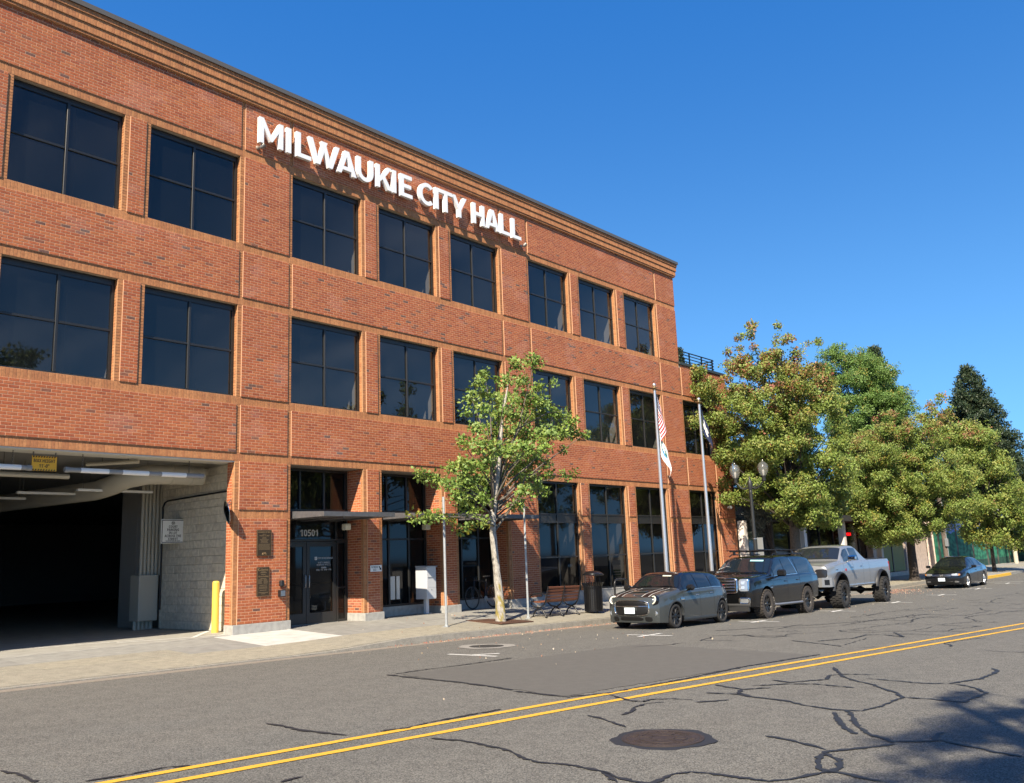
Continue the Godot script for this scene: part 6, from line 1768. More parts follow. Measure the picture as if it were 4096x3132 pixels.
func small_car(chrome: Material, trim: Material, lens: Material, clear: Material, amber: Material) -> void:
	var grey := shiny("paint_grey", Color(.055, .062, .062), 0.3)
	var black := shiny("paint_black", Color(.006, .006, .007), 0.0, 0.2)
	var b := Body.new({"L": 3.98, "W": 0.865, "Wr": 0.585, "hmax": 0.42, "nose": 0.17, "bul": 0.16, "wr": 0.305, "ra": 0.352, "axles": [0.82, 3.35], "cowl": 1.16, "wtop": 1.55, "track": 1.50, "tw": 0.205, "rim": 0.222, "spokes": 10,
		"rim_mat": M("rim_black", Color(.012, .012, .013), 0.3, 0.2),
		"wk": [[0.17, .86], [0.3, .925], [0.5, .965], [0.9, 1], [2.9, 1], [3.45, .975], [3.8, .90], [3.98, .80]],
		"bt": [[0.17, .175], [0.5, .16], [3.4, .17], [3.98, .24]],
		"sh": [[0.17, .745], [0.35, .82], [0.7, .875], [1.15, .915], [3.0, .965], [3.6, .95], [3.98, .86]],
		"cl": [[0.17, .795], [0.35, .875], [0.7, .94], [1.13, .985], [1.20, 1.03], [1.57, 1.345], [1.76, 1.405], [2.1, 1.425], [2.7, 1.42], [3.2, 1.39], [3.42, 1.345], [3.60, 1.24], [3.80, 1.04], [3.90, .96], [3.98, .90]],
		"lights": [[1.36, 2.06], [2.14, 2.84], [2.92, 3.28, 0.12, 0.84]], "doors": [1.22, 2.10, 2.88], "handles": [[1.94, .80], [2.72, .83]], "handle_mat": chrome,
		"mirror": Vector3(1.42, 1.0, 0.965), "mirror_size": Vector3(0.075, 0.075, 0.115),
		"flare": 0.018, "flare_w": 0.045, "flare_mat": M("flare_grey", Color(.030, .033, .034), 0.5)})
	var t := car("parked_car", "small grey hatchback with black roof and white edged bonnet stripes", "car", b, on_road(19.60, 5.74), -0.0195, 0.01, grey, black)
	var mesh := M("grille_dark", Color(.006, .006, .006), 0.45)
	obj("grille", fan_on(b, 0, 0.53, 0.50, 0.175, 4.2, 0.004), mesh, t)
	obj("grille_rim", fan_on(b, 0, 0.53, 0.525, 0.195, 4.2, 0.016, 0.93), chrome, t)
	for k in 3:
		var sl := MB.new(); var gg := []
		for i in 15: var z := lerpf(-0.44, 0.44, i / 14.0); var y := 0.60 + 0.035 * k; gg.append([b.front(z, y - 0.006, 0.01), b.front(z, y - 0.006, 0.018), b.front(z, y + 0.006, 0.018), b.front(z, y + 0.006, 0.01)])
		sl.grid(gg, false, false); obj("grille_bar", sl, M("grille_bar", Color(.02, .02, .02), 0.3, 0.3), t)
	var bb := MB.new(); var g2 := []
	for i in 15: var z := lerpf(-0.49, 0.49, i / 14.0); g2.append([b.front(z, 0.568, 0.008), b.front(z, 0.568, 0.02), b.front(z, 0.585, 0.02), b.front(z, 0.585, 0.008)])
	bb.grid(g2, false, false); obj("grille_bar", bb, chrome, t)
	plate(t, b, 0.47, "697 PAN")
	obj("lower_intake", fan_on(b, 0, 0.27, 0.34, 0.045, 5.0, 0.006), mesh, t)
	for sg in [-1.0, 1.0]:
		obj("brake_duct", fan_on(b, 0.48 * sg, 0.265, 0.09, 0.06, 3.5, 0.008), mesh, t)
		# round head lamp on the wing corner
		var c := b.front(0.615 * sg, 0.705, 0.0); c.x = minf(c.x, 0.19)
		var tr := Transform3D(Basis(Vector3(0, 0, 1), PI / 2 - 0.35) , c + Vector3(0.055, 0.0, 0)); tr = Transform3D(Basis(UPV, -0.32 * sg), tr.origin + Vector3(0.035, 0.0, -0.012 * sg)) * Transform3D(Basis(Vector3(0, 0, 1), PI / 2 - 0.33), Vector3.ZERO)
		var rim := MB.new(); rim.lathe([Vector2(0.142, -0.02), Vector2(0.142, 0.055), Vector2(0.132, 0.065), Vector2(0.118, 0.06)], tr, 30); obj("headlight_rim", rim, black, t)
		var hl := node("headlight", t)
		var d := MB.new(); d.lathe([Vector2(0.118, 0.058), Vector2(0.09, 0.068), Vector2(0.0, 0.076)], tr, 28); obj("reflector", d, lens, hl)
		var rg := MB.new(); rg.lathe([Vector2(0.112, 0.066), Vector2(0.105, 0.078), Vector2(0.088, 0.078), Vector2(0.082, 0.068)], tr, 28); obj("light_ring", rg, M("lamp_white", Color(.72, .70, .55), 0.35), hl)
		var pj := MB.new(); pj.lathe([Vector2(0.045, 0.07), Vector2(0.04, 0.085), Vector2(0.0, 0.092)], tr, 20); obj("projector", pj, clear, hl)
		var fc := b.front(0.655 * sg, 0.40, 0.0); fc.x = minf(fc.x, 0.16)
		var ft := Transform3D(Basis(UPV, -0.35 * sg), fc + Vector3(0.058, 0, -0.01 * sg)) * Transform3D(Basis(Vector3(0, 0, 1), PI / 2), Vector3.ZERO)
		var fg := MB.new(); fg.lathe([Vector2(0.07, -0.02), Vector2(0.07, 0.045), Vector2(0.058, 0.05), Vector2(0.05, 0.045), Vector2(0, 0.055)], ft, 20); obj("fog_light", fg, lens, t)
		# bonnet stripe: dark band between two white lines
		for e in [[0.30, 0.475, M("stripe_black", Color(.006, .006, .006), 0.3), 0.0025], [0.288, 0.306, M("stripe_white", Color(.62, .61, .58), 0.4), 0.004], [0.469, 0.487, M("stripe_white"), 0.004]]:
			var sm := MB.new(); var gs := []
			for i in 15:
				var x := lerpf(0.20, 1.13, i / 14.0); var k := 1.0 + 0.06 * i / 14.0; var rw := []
				for j in 4: var z: float = lerpf(e[0], e[1], j / 3.0) * k * sg; rw.append(b.top(x, z) + Vector3(0, e[3], 0))
				gs.append(rw)
			sm.grid(gs, false, sg > 0); obj("bonnet_stripe", sm, e[2], t)
		var ch := MB.new(); var gc := []
		for i in 21: var x := lerpf(1.25, 3.50, i / 20.0); var p := b.glass_pt(x, 0.0, sg, 0.004); gc.append([p + Vector3(0, -0.012, 0), p + Vector3(0, -0.012, 0.006 * sg), p + Vector3(0, 0.008, 0.006 * sg), p + Vector3(0, 0.008, 0)])
		ch.grid(gc, false, sg < 0); obj("belt_trim", ch, chrome, t)
		obj("side_scuttle", side_strip(b, 1.06, 1.24, 0.685, 0.745, 0.012, sg), chrome, t)
		obj("sill", side_strip(b, 1.2, 2.98, 0.175, 0.24, 0.012, sg), M("flare_grey"), t)
	var sc := MB.new(); sc.cbox(Vector3(0.50, 0.928, -0.21), Vector3(0.64, 0.955, 0.21), 0.012, Transform3D(Basis(Vector3(0, 0, 1), 0.12), Vector3(0.05, -0.075, 0))); obj("bonnet_scoop", sc, grey, t)
	var bd := MB.new(); var pz := b.top(0.30, 0)
	for sg in [-1.0, 1.0]: bd.cbox(pz + Vector3(-0.008, 0.002, 0.025 * sg - 0.02), pz + Vector3(0.008, 0.008, 0.025 * sg + 0.02), 0.002)
	bd.lathe([Vector2(0.022, 0.0), Vector2(0.022, 0.009), Vector2(0, 0.01)], Transform3D(Basis(), pz), 14); obj("badge", bd, chrome, t)
	var vs := MB.new(); var p0 := b.top(1.52, -0.2)
	for i in 1: vs.quad(b.top(1.50, 0.36) + Vector3(-0.008, 0.012, 0), b.top(1.50, 0.10) + Vector3(-0.008, 0.012, 0), b.top(1.535, 0.10) + Vector3(-0.008, 0.012, 0), b.top(1.535, 0.36) + Vector3(-0.008, 0.012, 0))
	obj("sun_visor", vs, M("visor_pale", Color(.60, .60, .45), 0.6), t)
	var wi := MB.new()
	for z in [-0.5, 0.12]: wi.tube([b.top(1.17, z) + Vector3(-0.01, 0.02, 0), b.top(1.21, z + 0.42) + Vector3(-0.012, 0.022, 0)], 0.008, 5)
	obj("wiper", wi, trim, t)

func suv(chrome: Material, trim: Material, lens: Material, clear: Material, amber: Material) -> void:
	var black := shiny("paint_black_suv", Color(.004, .0042, .0046), 0.0, 0.22)
	var b := Body.new({"L": 5.10, "W": 1.02, "Wr": 0.76, "hmax": 0.58, "nose": 0.10, "bul": 0.09, "wr": 0.405, "ra": 0.49, "axles": [0.98, 3.98], "cowl": 1.42, "wtop": 2.02, "track": 1.78, "tw": 0.285, "rim": 0.235, "spokes": 8, "knobs": 30, "floor": 0.42,
		"arch_up": 0.03, "rim_mat": M("rim_machined", Color(.05, .05, .05), 0.25, 0.7), "tyre_mat": M("tyre_dusty", Color(.050, .043, .037), 0.95),
		"wk": [[0.10, .93], [0.25, .965], [0.6, 1], [4.5, 1], [5.0, .965], [5.10, .94]],
		"bt": [[0.10, .36], [0.5, .34], [1.5, .42], [3.5, .42], [4.6, .46], [5.10, .52]],
		"sh": [[0.10, 1.07], [0.3, 1.12], [1.4, 1.17], [4.0, 1.225], [5.10, 1.22]],
		"cl": [[0.10, 1.13], [0.3, 1.20], [0.9, 1.255], [1.38, 1.285], [1.46, 1.32], [2.05, 1.74], [2.3, 1.80], [2.8, 1.825], [4.2, 1.82], [4.7, 1.78], [4.86, 1.70], [5.02, 1.42], [5.10, 1.30]],
		"lights": [[1.72, 2.46, 0.05, 0.90], [2.56, 3.40, 0.05, 0.92], [3.52, 4.66, 0.08, 0.90]], "doors": [1.46, 2.51, 3.46], "handles": [[2.36, 1.03], [3.30, 1.05]],
		"mirror": Vector3(1.78, 1.28, 1.16), "mirror_size": Vector3(0.06, 0.10, 0.135),
		"glass": glass("car_glass_blue", Color(.012, .018, .024), 0.76, 0.64)})
	var t := car("parked_car", "large black sport utility vehicle with chrome barred grille and roof rack", "car", b, on_road(24.05, 5.93), -0.0175, 0.012, black, black)
	obj("grille", fan_on(b, 0, 0.955, 0.52, 0.195, 7.0, 0.006), M("grille_dark"), t)
	obj("grille_rim", fan_on(b, 0, 0.955, 0.57, 0.225, 7.0, 0.03, 0.90), chrome, t)
	for k in 4:
		var sl := MB.new(); var gg := []
		for i in 15: var z := lerpf(-0.49, 0.49, i / 14.0); var y := 0.825 + 0.085 * k; gg.append([b.front(z, y - 0.016, 0.006), b.front(z, y - 0.016, 0.026), b.front(z, y + 0.016, 0.026), b.front(z, y + 0.016, 0.006)])
		sl.grid(gg, false, false); obj("grille_bar", sl, chrome, t)
	var lp := b.front(0, 0.955, 0.034)
	var lt := text("badge", "GMC", 0.095, Transform3D(Basis(UPV, -PI / 2), lp), M("badge_red", Color(.34, .02, .025), 0.3), t, true, "Droid Sans", 0.012, 0.36)
	for sg in [-1.0, 1.0]:
		var hl := node("headlight", t)
		obj("reflector", fan_on(b, 0.745 * sg, 0.965, 0.15, 0.175, 5.0, 0.022), lens, hl)
		for e in [[0.715, 1.03], [0.715, 0.90]]:
			obj("projector", fan_on(b, e[0] * sg, e[1], 0.055, 0.045, 4.0, 0.028), clear, hl)
		obj("lamp_bar", fan_on(b, 0.875 * sg, 0.965, 0.018, 0.17, 4.0, 0.028), chrome, hl)
		obj("fog_surround", fan_on(b, 0.74 * sg, 0.535, 0.16, 0.085, 6.0, 0.025, 0.72), chrome, t)
		obj("fog_light", fan_on(b, 0.74 * sg, 0.535, 0.115, 0.06, 5.0, 0.012), lens, t)
		var ch := MB.new(); var gc := []
		for i in 25: var x := lerpf(1.70, 3.44, i / 24.0); var p := b.glass_pt(x, 0.0, sg, 0.008); gc.append([p + Vector3(0, -0.014, 0), p + Vector3(0, -0.014, 0.006 * sg), p + Vector3(0, 0.010, 0.006 * sg), p + Vector3(0, 0.010, 0)])
		ch.grid(gc, false, sg < 0); obj("belt_trim", ch, chrome, t)
		var pl := MB.new(); gc = []
		for i in 9: var tt := lerpf(0.0, 0.95, i / 8.0); var p := b.glass_pt(3.46 - 0.24 * tt, tt, sg, 0.010); gc.append([p + Vector3(-0.014, 0, 0), p + Vector3(0.014, 0, 0)])
		pl.grid(gc, false, sg > 0); obj("pillar_trim", pl, chrome, t)
		var rb := MB.new(); rb.tube([Vector3(1.45, 0.38, 0.99 * sg), Vector3(1.60, 0.37, 1.05 * sg), Vector3(3.40, 0.37, 1.05 * sg), Vector3(3.52, 0.38, 0.99 * sg)], 0.04, 8); obj("running_board", rb, M("board_grey", Color(.24, .24, .24), 0.4, 0.5), t)
		var rr := MB.new(); rr.tube([Vector3(2.2, 1.80, 0.70 * sg), Vector3(2.35, 1.86, 0.70 * sg), Vector3(4.4, 1.86, 0.70 * sg), Vector3(4.55, 1.79, 0.70 * sg)], 0.018, 8); obj("roof_rail", rr, trim, t)
		obj("name_badge", side_strip(b, 1.22, 1.40, 0.86, 0.885, 0.006, sg, 3), chrome, t)
		var mf := MB.new(); mf.box(Vector3(1.50, 0.22, 0.93 * sg - 0.03), Vector3(1.515, 0.62, 0.93 * sg + 0.07)); obj("mud_flap", mf, M("flap_grey", Color(.16, .15, .14), 0.8), t)
	for x in [2.55, 3.75]:
		var cb := MB.new(); cb.tube([Vector3(x, 1.965, -0.86), Vector3(x, 1.965, 0.86)], 0.022, 8)
		for z in [-0.70, 0.70]: cb.cbox(Vector3(x - 0.05, 1.85, z - 0.03), Vector3(x + 0.05, 1.965, z + 0.03), 0.015)
		obj("roof_bar", cb, trim, t)
	for z in [-0.55, 0.45]:
		var ln := MB.new(); ln.tube([Vector3(1.75, 1.985, z), Vector3(4.6, 1.985, z)], 0.014, 6); obj("roof_bar", ln, trim, t)
	var bp := MB.new(); var gb := []
	for i in 25: var z := lerpf(-0.90, 0.90, i / 24.0); gb.append([b.front(z, 0.36, 0.0), b.front(z, 0.37, 0.03), b.front(z, 0.44, 0.035), b.front(z, 0.455, 0.0)])
	bp.grid(gb, false, false); obj("bumper_lip", bp, M("bumper_grey", Color(.03, .03, .03), 0.6), t)
	var lo := MB.new(); lo.prism(P([0.05, 0.24, 0.10, 0.24, 0.12, 0.37, 0.02, 0.37]), Transform3D(Basis(), Vector3(0, 0, -0.85)), 1.7); obj("air_dam", lo, M("bumper_grey"), t)
	var vs := MB.new(); vs.quad(b.top(1.90, 0.55) + Vector3(-0.01, 0.014, 0), b.top(1.90, 0.12) + Vector3(-0.01, 0.014, 0), b.top(1.96, 0.12) + Vector3(-0.01, 0.014, 0), b.top(1.96, 0.55) + Vector3(-0.01, 0.014, 0)); obj("sun_visor", vs, M("visor_blue", Color(.30, .55, .58), 0.5), t)

func pickup(chrome: Material, trim: Material, lens: Material, clear: Material, amber: Material) -> void:
	var silver := shiny("paint_silver", Color(.31, .315, .315), 0.5, 0.36)
	var flare := M("flare_black", Color(.012, .012, .013), 0.5)
	var b := Body.new({"L": 6.28, "W": 1.0, "Wr": 0.76, "hmax": 0.52, "nose": 0.12, "bul": 0.10, "wr": 0.455, "ra": 0.60, "axles": [1.05, 5.25], "cowl": 1.38, "wtop": 1.98, "track": 1.86, "tw": 0.40, "rim": 0.245, "spokes": 8, "knobs": 22, "floor": 0.74,
		"arch_up": 0.12, "arch_flat": 0.95, "rim_mat": M("rim_black"), "soft": 0.04,
		"wk": [[0.12, .93], [0.3, .97], [0.7, 1], [6.0, 1], [6.28, .985]],
		"bt": [[0.12, .72], [1.7, .67], [4.0, .67], [6.28, .74]],
		"sh": [[0.12, 1.38], [0.4, 1.43], [1.3, 1.50], [2.5, 1.545], [4.0, 1.56], [6.28, 1.57]],
		"cl": [[0.12, 1.44], [0.4, 1.52], [0.9, 1.575], [1.34, 1.60], [1.42, 1.64], [2.0, 2.06], [2.2, 2.11], [2.7, 2.14], [3.15, 2.12], [3.35, 2.05], [3.85, 1.68], [4.0, 1.595], [6.28, 1.60]],
		"lights": [[1.72, 2.36, 0.03, 0.90], [2.48, 3.20, 0.03, 0.92]], "doors": [1.50, 2.42, 3.36, 4.02], "handles": [[2.26, 1.34], [3.16, 1.36]], "handle_mat": chrome,
		"mirror": Vector3(1.80, 1.66, 1.20), "mirror_size": Vector3(0.06, 0.085, 0.15), "mirror_mat": chrome,
		"flare": 0.085, "flare_w": 0.075, "flare_mat": flare})
	var t := car("pickup_truck", "lifted silver pickup truck with huge knobbly tyres and black arch flares", "pickup", b, on_road(29.75, 5.95), -0.0105, 0.004, silver, silver)
	var bc := MB.new(); bc.cbox(Vector3(4.10, 1.575, -0.86), Vector3(6.22, 1.612, 0.86), 0.01); obj("bed_cover", bc, M("bed_dark", Color(.012, .012, .012), 0.6), t)
	obj("grille", fan_on(b, 0, 1.16, 0.46, 0.20, 6.0, 0.012), M("grille_dark"), t)
	obj("grille_rim", fan_on(b, 0, 1.16, 0.50, 0.235, 6.0, 0.03, 0.88), silver, t)
	for sg in [-1.0, 1.0]:
		obj("headlight", fan_on(b, 0.735 * sg, 1.18, 0.19, 0.14, 4.5, 0.012), M("lamp_smoked", Color(.02, .02, .022), 0.12), t)
		obj("hub_step", side_strip(b, 1.75, 4.55, 0.70, 0.755, 0.015, sg), silver, t)
		var ex := MB.new(); ex.cbox(Vector3(0.72, 1.27, 0.99 * sg - 0.02), Vector3(0.92, 1.30, 0.99 * sg + 0.016), 0.004); obj("door_badge", ex, chrome, t)
		var bd := MB.new(); bd.cbox(Vector3(1.60, 1.22, 1.0 * sg - 0.012), Vector3(1.72, 1.30, 1.0 * sg + 0.008), 0.004); obj("door_badge", bd, M("badge_red"), t)
		var tl := MB.new(); tl.cbox(Vector3(6.20, 1.12, 0.93 * sg - 0.06), Vector3(6.30, 1.48, 0.93 * sg + 0.06), 0.02); obj("tail_light", tl, M("lamp_red", Color(.25, .01, .01), 0.2), t)
	# steel winch bumper
	var bm := MB.new()
	bm.prism(P([-0.10, -0.80, -0.10, 0.80, 0.22, 1.02, 0.40, 1.02, 0.40, -1.02, 0.22, -1.02]), Transform3D(Basis(Vector3(1, 0, 0), Vector3(0, 0, 1), Vector3(0, -1, 0)), Vector3(0, 1.035, 0)), 0.30); obj("front_bumper", bm, silver, t)
	for sg in [-1.0, 1.0]:
		var dk := MB.new(); dk.hexa([Vector3(-0.02, 0.80, 0.86 * sg), Vector3(0.13, 0.80, 0.972 * sg), Vector3(0.14, 0.80, 0.90 * sg), Vector3(0.0, 0.80, 0.80 * sg), Vector3(-0.02, 0.97, 0.86 * sg), Vector3(0.13, 0.97, 0.972 * sg), Vector3(0.14, 0.97, 0.90 * sg), Vector3(0.0, 0.97, 0.80 * sg)]); obj("bumper_lamp_pocket", dk, M("grille_dark"), t)
	var rb := MB.new(); rb.cbox(Vector3(6.18, 0.78, -0.95), Vector3(6.40, 0.98, 0.95), 0.03); obj("rear_bumper", rb, M("bumper_silver", Color(.5, .5, .5), 0.3, 0.8), t)
	var ax := MB.new()
	for x in [1.05, 5.25]: ax.tube([Vector3(x, 0.455, -0.8), Vector3(x, 0.455, 0.8)], 0.065, 10); ax.lathe([Vector2(0, -0.17), Vector2(0.17, -0.05), Vector2(0.17, 0.05), Vector2(0, 0.17)], at3(x, 0.455, 0.15), 12)
	for z in [-0.42, 0.42]: ax.box(Vector3(0.3, 0.62, z - 0.04), Vector3(6.1, 0.74, z + 0.04)); ax.tube([Vector3(3.0, 0.62, z), Vector3(5.1, 0.47, z)], 0.03, 6); ax.tube([Vector3(1.2, 0.47, z), Vector3(2.8, 0.62, z)], 0.03, 6)
	obj("axle", ax, M("car_underside"), t)

func sedan(chrome: Material, trim: Material, lens: Material, clear: Material, amber: Material) -> void:
	var black := shiny("paint_black_sedan", Color(.006, .007, .009), 0.0, 0.2)
	var b := Body.new({"L": 4.80, "W": 0.925, "Wr": 0.60, "hmax": 0.44, "nose": 0.20, "bul": 0.19, "wr": 0.33, "ra": 0.375, "axles": [0.92, 3.70], "cowl": 1.30, "wtop": 1.98, "track": 1.62, "tw": 0.22, "rim": 0.23, "spokes": 10,
		"rim_mat": M("rim_silver", Color(.55, .55, .54), 0.28, 0.85),
		"wk": [[0.20, .86], [0.35, .93], [0.7, .985], [1.0, 1], [3.6, 1], [4.4, .95], [4.80, .86]],
		"bt": [[0.20, .19], [1.4, .17], [3.4, .17], [4.80, .28]],
		"sh": [[0.20, .66], [0.4, .74], [1.2, .87], [2.5, .935], [3.8, .97], [4.80, .93]],
		"cl": [[0.20, .71], [0.45, .82], [0.9, .91], [1.28, .965], [1.36, 1.0], [2.0, 1.34], [2.3, 1.43], [2.7, 1.46], [3.2, 1.43], [3.6, 1.33], [4.1, 1.11], [4.3, 1.05], [4.80, 1.02]],
		"lights": [[1.62, 2.48], [2.58, 3.36], [3.42, 3.74, 0.10, 0.80]], "doors": [1.40, 2.53, 3.46], "handles": [[2.40, .80], [3.36, .83]],
		"mirror": Vector3(1.62, 0.98, 1.04), "mirror_size": Vector3(0.06, 0.065, 0.115)})
	var t := car("parked_car", "dark sedan with silver alloy wheels parked before the mural wall", "car", b, on_road(45.80, 6.08), -0.001, -0.02, black, black)
	obj("grille", fan_on(b, 0, 0.60, 0.42, 0.065, 4.0, 0.006), M("grille_dark"), t)
	for y in [0.585, 0.625]:
		var sl := MB.new(); var gg := []
		for i in 15: var z := lerpf(-0.42, 0.42, i / 14.0); gg.append([b.front(z, y - 0.010, 0.006), b.front(z, y - 0.010, 0.018), b.front(z, y + 0.010, 0.018), b.front(z, y + 0.010, 0.006)])
		sl.grid(gg, false, false); obj("grille_bar", sl, chrome, t)
	var em := MB.new(); em.prism(P([-0.05, -0.045, -0.028, -0.045, -0.024, -0.01, 0.024, -0.01, 0.028, -0.045, 0.05, -0.045, 0.06, 0.05, 0.036, 0.05, 0.028, 0.01, -0.028, 0.01, -0.036, 0.05, -0.06, 0.05]), Transform3D(Basis(UPV, -PI / 2), b.front(0, 0.61, 0.022)), 0.008); obj("badge", em, chrome, t)
	plate(t, b, 0.42, "142 KBN")
	obj("lower_intake", fan_on(b, 0, 0.29, 0.50, 0.05, 5.0, 0.006), M("grille_dark"), t)
	for sg in [-1.0, 1.0]:
		obj("headlight", fan_on(b, 0.60 * sg, 0.635, 0.185, 0.055, 2.6, 0.012), lens, t)
		obj("turn_lamp", fan_on(b, 0.745 * sg, 0.64, 0.035, 0.04, 2.6, 0.016), amber, t)
		obj("fog_light", fan_on(b, 0.62 * sg, 0.31, 0.09, 0.035, 4.0, 0.01), M("fog_grey", Color(.2, .2, .2), 0.3, 0.5), t)
		var ch := MB.new(); var gc := []
		for i in 21: var x := lerpf(1.55, 3.80, i / 20.0); var p := b.glass_pt(x, 0.0, sg, 0.006); gc.append([p + Vector3(0, -0.01, 0.004 * sg), p + Vector3(0, 0.008, 0.004 * sg)])
		ch.grid(gc, false, sg < 0); obj("belt_trim", ch, chrome, t)
# ---------- far buildings ----------
func far_things() -> void:
	# low cream shop next to the city hall
	var cream := grain(M("shop_cream", Color(.62, .50, .42), 0.85), tx.concrete, 1.6)
	var shop := thing("shop_building", "low cream rendered shop with dark glazing and olive shutters behind the trees", "building")
	var w := MB.new()
	w.box(Vector3(39.4, 3.0, -10), Vector3(63.9, 4.4, -0.4)); w.box(Vector3(54.9, -0.6, -0.4), Vector3(56.0, 3.0, -0.05)); w.box(Vector3(61.0, -0.6, -0.4), Vector3(65.5, 4.2, -0.05)); w.box(Vector3(56.0, -0.6, -0.5), Vector3(61.0, -0.28, -0.02)); w.box(Vector3(56.0, 2.3, -0.4), Vector3(61.0, 4.2, -0.05))
	w.box(Vector3(65.2, -0.6, -10), Vector3(65.5, 4.2, -0.4)); w.box(Vector3(39.4, -0.6, -10), Vector3(65.2, 4.3, -9.7))
	obj("wall", w, cream, shop)
	var cn := MB.new(); cn.box(Vector3(39.4, 2.75, -0.4), Vector3(55.0, 3.05, 1.1)); obj("awning", cn, M("awning_dark", Color(.03, .03, .03), 0.8), shop)
	for x in [37.75, 43.3, 48.6, 54.3]:
		var p := MB.new(); p.box(Vector3(x - 0.16, -0.7, -0.05 if x < 38 else 0.4), Vector3(x + 0.16, 2.75, 0.25 if x < 38 else 0.7)); obj("pillar", p, M("pillar_white", Color(.66, .60, .54), 0.8), shop)
	text("door_number", "7", 0.36, at3(54.3, 1.45, 0.705), M("sign_black"), shop, true, "Droid Serif", 0.01)
	var gl := MB.new(); gl.box(Vector3(39.4, -0.3, -0.5), Vector3(54.9, 2.76, -0.44)); obj("shop_window", gl, M("shop_glass", Color(.008, .009, .010), 0.08), shop)
	for k in 8:
		var m := MB.new(); m.box(Vector3(40.0 + 1.95 * k, -0.4, -0.44), Vector3(40.08 + 1.95 * k, 2.76, -0.38)); obj("mullion", m, M("window_frame"), shop)
	var ne := thing("neon_sign", "small red lit sign inside the dark shop window", "sign", Vector3(52.0, 2.1, -0.36))
	var nm := MB.new(); nm.cbox(Vector3(-0.35, -0.09, 0), Vector3(0.35, 0.09, 0.04), 0.02)
	var red := M("neon_red", Color(.35, .01, .02), 0.4); red.emission_enabled = true; red.emission = Color(1.0, .06, .08); red.emission_energy_multiplier = 0.45
	obj("tube", nm, red, ne)
	var nl := OmniLight3D.new(); nl.name = "glow"; ne.add_child(nl); nl.position = Vector3(0, 0, 0.08); nl.light_color = Color(1, .1, .1); nl.light_energy = 0.03; nl.light_size = 0.1; nl.omni_range = 8.0; nl.omni_attenuation = 2.0; nl.shadow_enabled = true
	var ol := M("shutter_olive", Color(.30, .29, .13), 0.75)
	for k in 2:
		var s := node("shutter", shop)
		for j in 12:
			var m := MB.new(); var x := 56.15 + 2.42 * k + 0.19 * j; m.cbox(Vector3(x, -0.25, -0.2), Vector3(x + 0.165, 2.28, -0.12), 0.03); obj("slat", m, ol, s)
		var f := MB.new(); f.box(Vector3(56.0 + 2.42 * k, -0.27, -0.25), Vector3(56.14 + 2.42 * k, 2.3, -0.08)); obj("shutter_frame", f, M("window_frame"), s)
	# painted mural wall further along
	var wall := thing("mural_wall", "long wall painted with a green forest scene under a blue sky", "wall", Vector3(66.0, -0.75, 0.35))
	var mw := MB.new(); mw.box(Vector3(0, 0, -0.5), Vector3(36, 4.5, -0.012)); obj("wall", mw, M("shop_cream"), wall)
	var cp := MB.new(); cp.box(Vector3(-0.1, 4.5, -0.6), Vector3(36.1, 4.85, 0.1)); obj("cornice", cp, M("cornice_cream", Color(.60, .53, .45), 0.85), wall)
	var nz := FastNoiseLite.new(); nz.seed = 31; nz.frequency = 0.02; nz.fractal_octaves = 4
	var scene := func(u: float, v: float) -> Color:
		var n := nz.get_noise_2d(u * 420, v * 90); var n2 := nz.get_noise_2d(u * 1600 + 90, v * 160)
		var c: Color
		if v < 0.36 + 0.10 * n:
			c = Color(.30, .50, .78).lerp(Color(.86, .80, .86), clampf(0.4 + 1.6 * n2, 0, 1))
		else:
			c = Color(.05, .33, .25).lerp(Color(.20, .52, .38), clampf(0.5 + 1.4 * n2 + 0.3 * sin(v * 70.0 + n * 8.0), 0, 1))
			if v > 0.86: c = c.lerp(Color(.08, .16, .15), 0.6)
		for k in 9:
			var x := 0.03 + 0.115 * k + 0.02 * sin(k * 7.0) + 0.03 * (v - 0.5) * sin(k * 3.0)
			if absf(u - x) < 0.006 and v > 0.3: c = Color(.26, .22, .18) if n2 < 0.1 else Color(.40, .36, .30)
		return c
	var pic := M("mural_paint", Color(1, 1, 1), 0.8); pic.albedo_texture = print_image(720, 90, scene)
	var mp := MB.new(); mp.quad(Vector3(0.0, 0.12, 0), Vector3(36, 0.12, 0), Vector3(36, 4.5, 0), Vector3(0.0, 4.5, 0)); obj("painting", mp, pic, wall)
	# utility pole
	var up := thing("utility_pole", "pale wooden utility pole rising behind the street trees", "utility pole", Vector3(83.9, -0.8, 1.6))
	var pm := MB.new(); pm.tube([Vector3(0, 0, 0), Vector3(-0.1, 8.75, 0)], [0.17, 0.13], 12); obj("pole", pm, M("pole_wood", Color(.48, .43, .33), 0.85), up)
	var tb := MB.new(); tb.lathe([Vector2(0, 5.2), Vector2(0.2, 5.25), Vector2(0.2, 6.0), Vector2(0, 6.05)], at3(-0.45, 0, 0.2), 14); obj("transformer", tb, M("sign_white"), up)
	var ub := thing("utility_pole", "brown wooden utility pole beside the cream wall end", "utility pole", Vector3(61.3, -0.55, 2.3))
	var um := MB.new(); um.tube([Vector3.ZERO, Vector3(-0.2, 7.2, 0)], [0.16, 0.12], 12); obj("pole", um, M("pole_brown", Color(.13, .10, .08), 0.9), ub)
	var mt := MB.new(); mt.cbox(Vector3(-0.3, 1.7, 0.05), Vector3(-0.05, 2.2, 0.25), 0.03); mt.tube([Vector3(-0.15, 0.2, 0.17), Vector3(-0.15, 4.5, 0.13)], 0.03, 6); obj("meter_box", mt, M("sign_back"), ub)

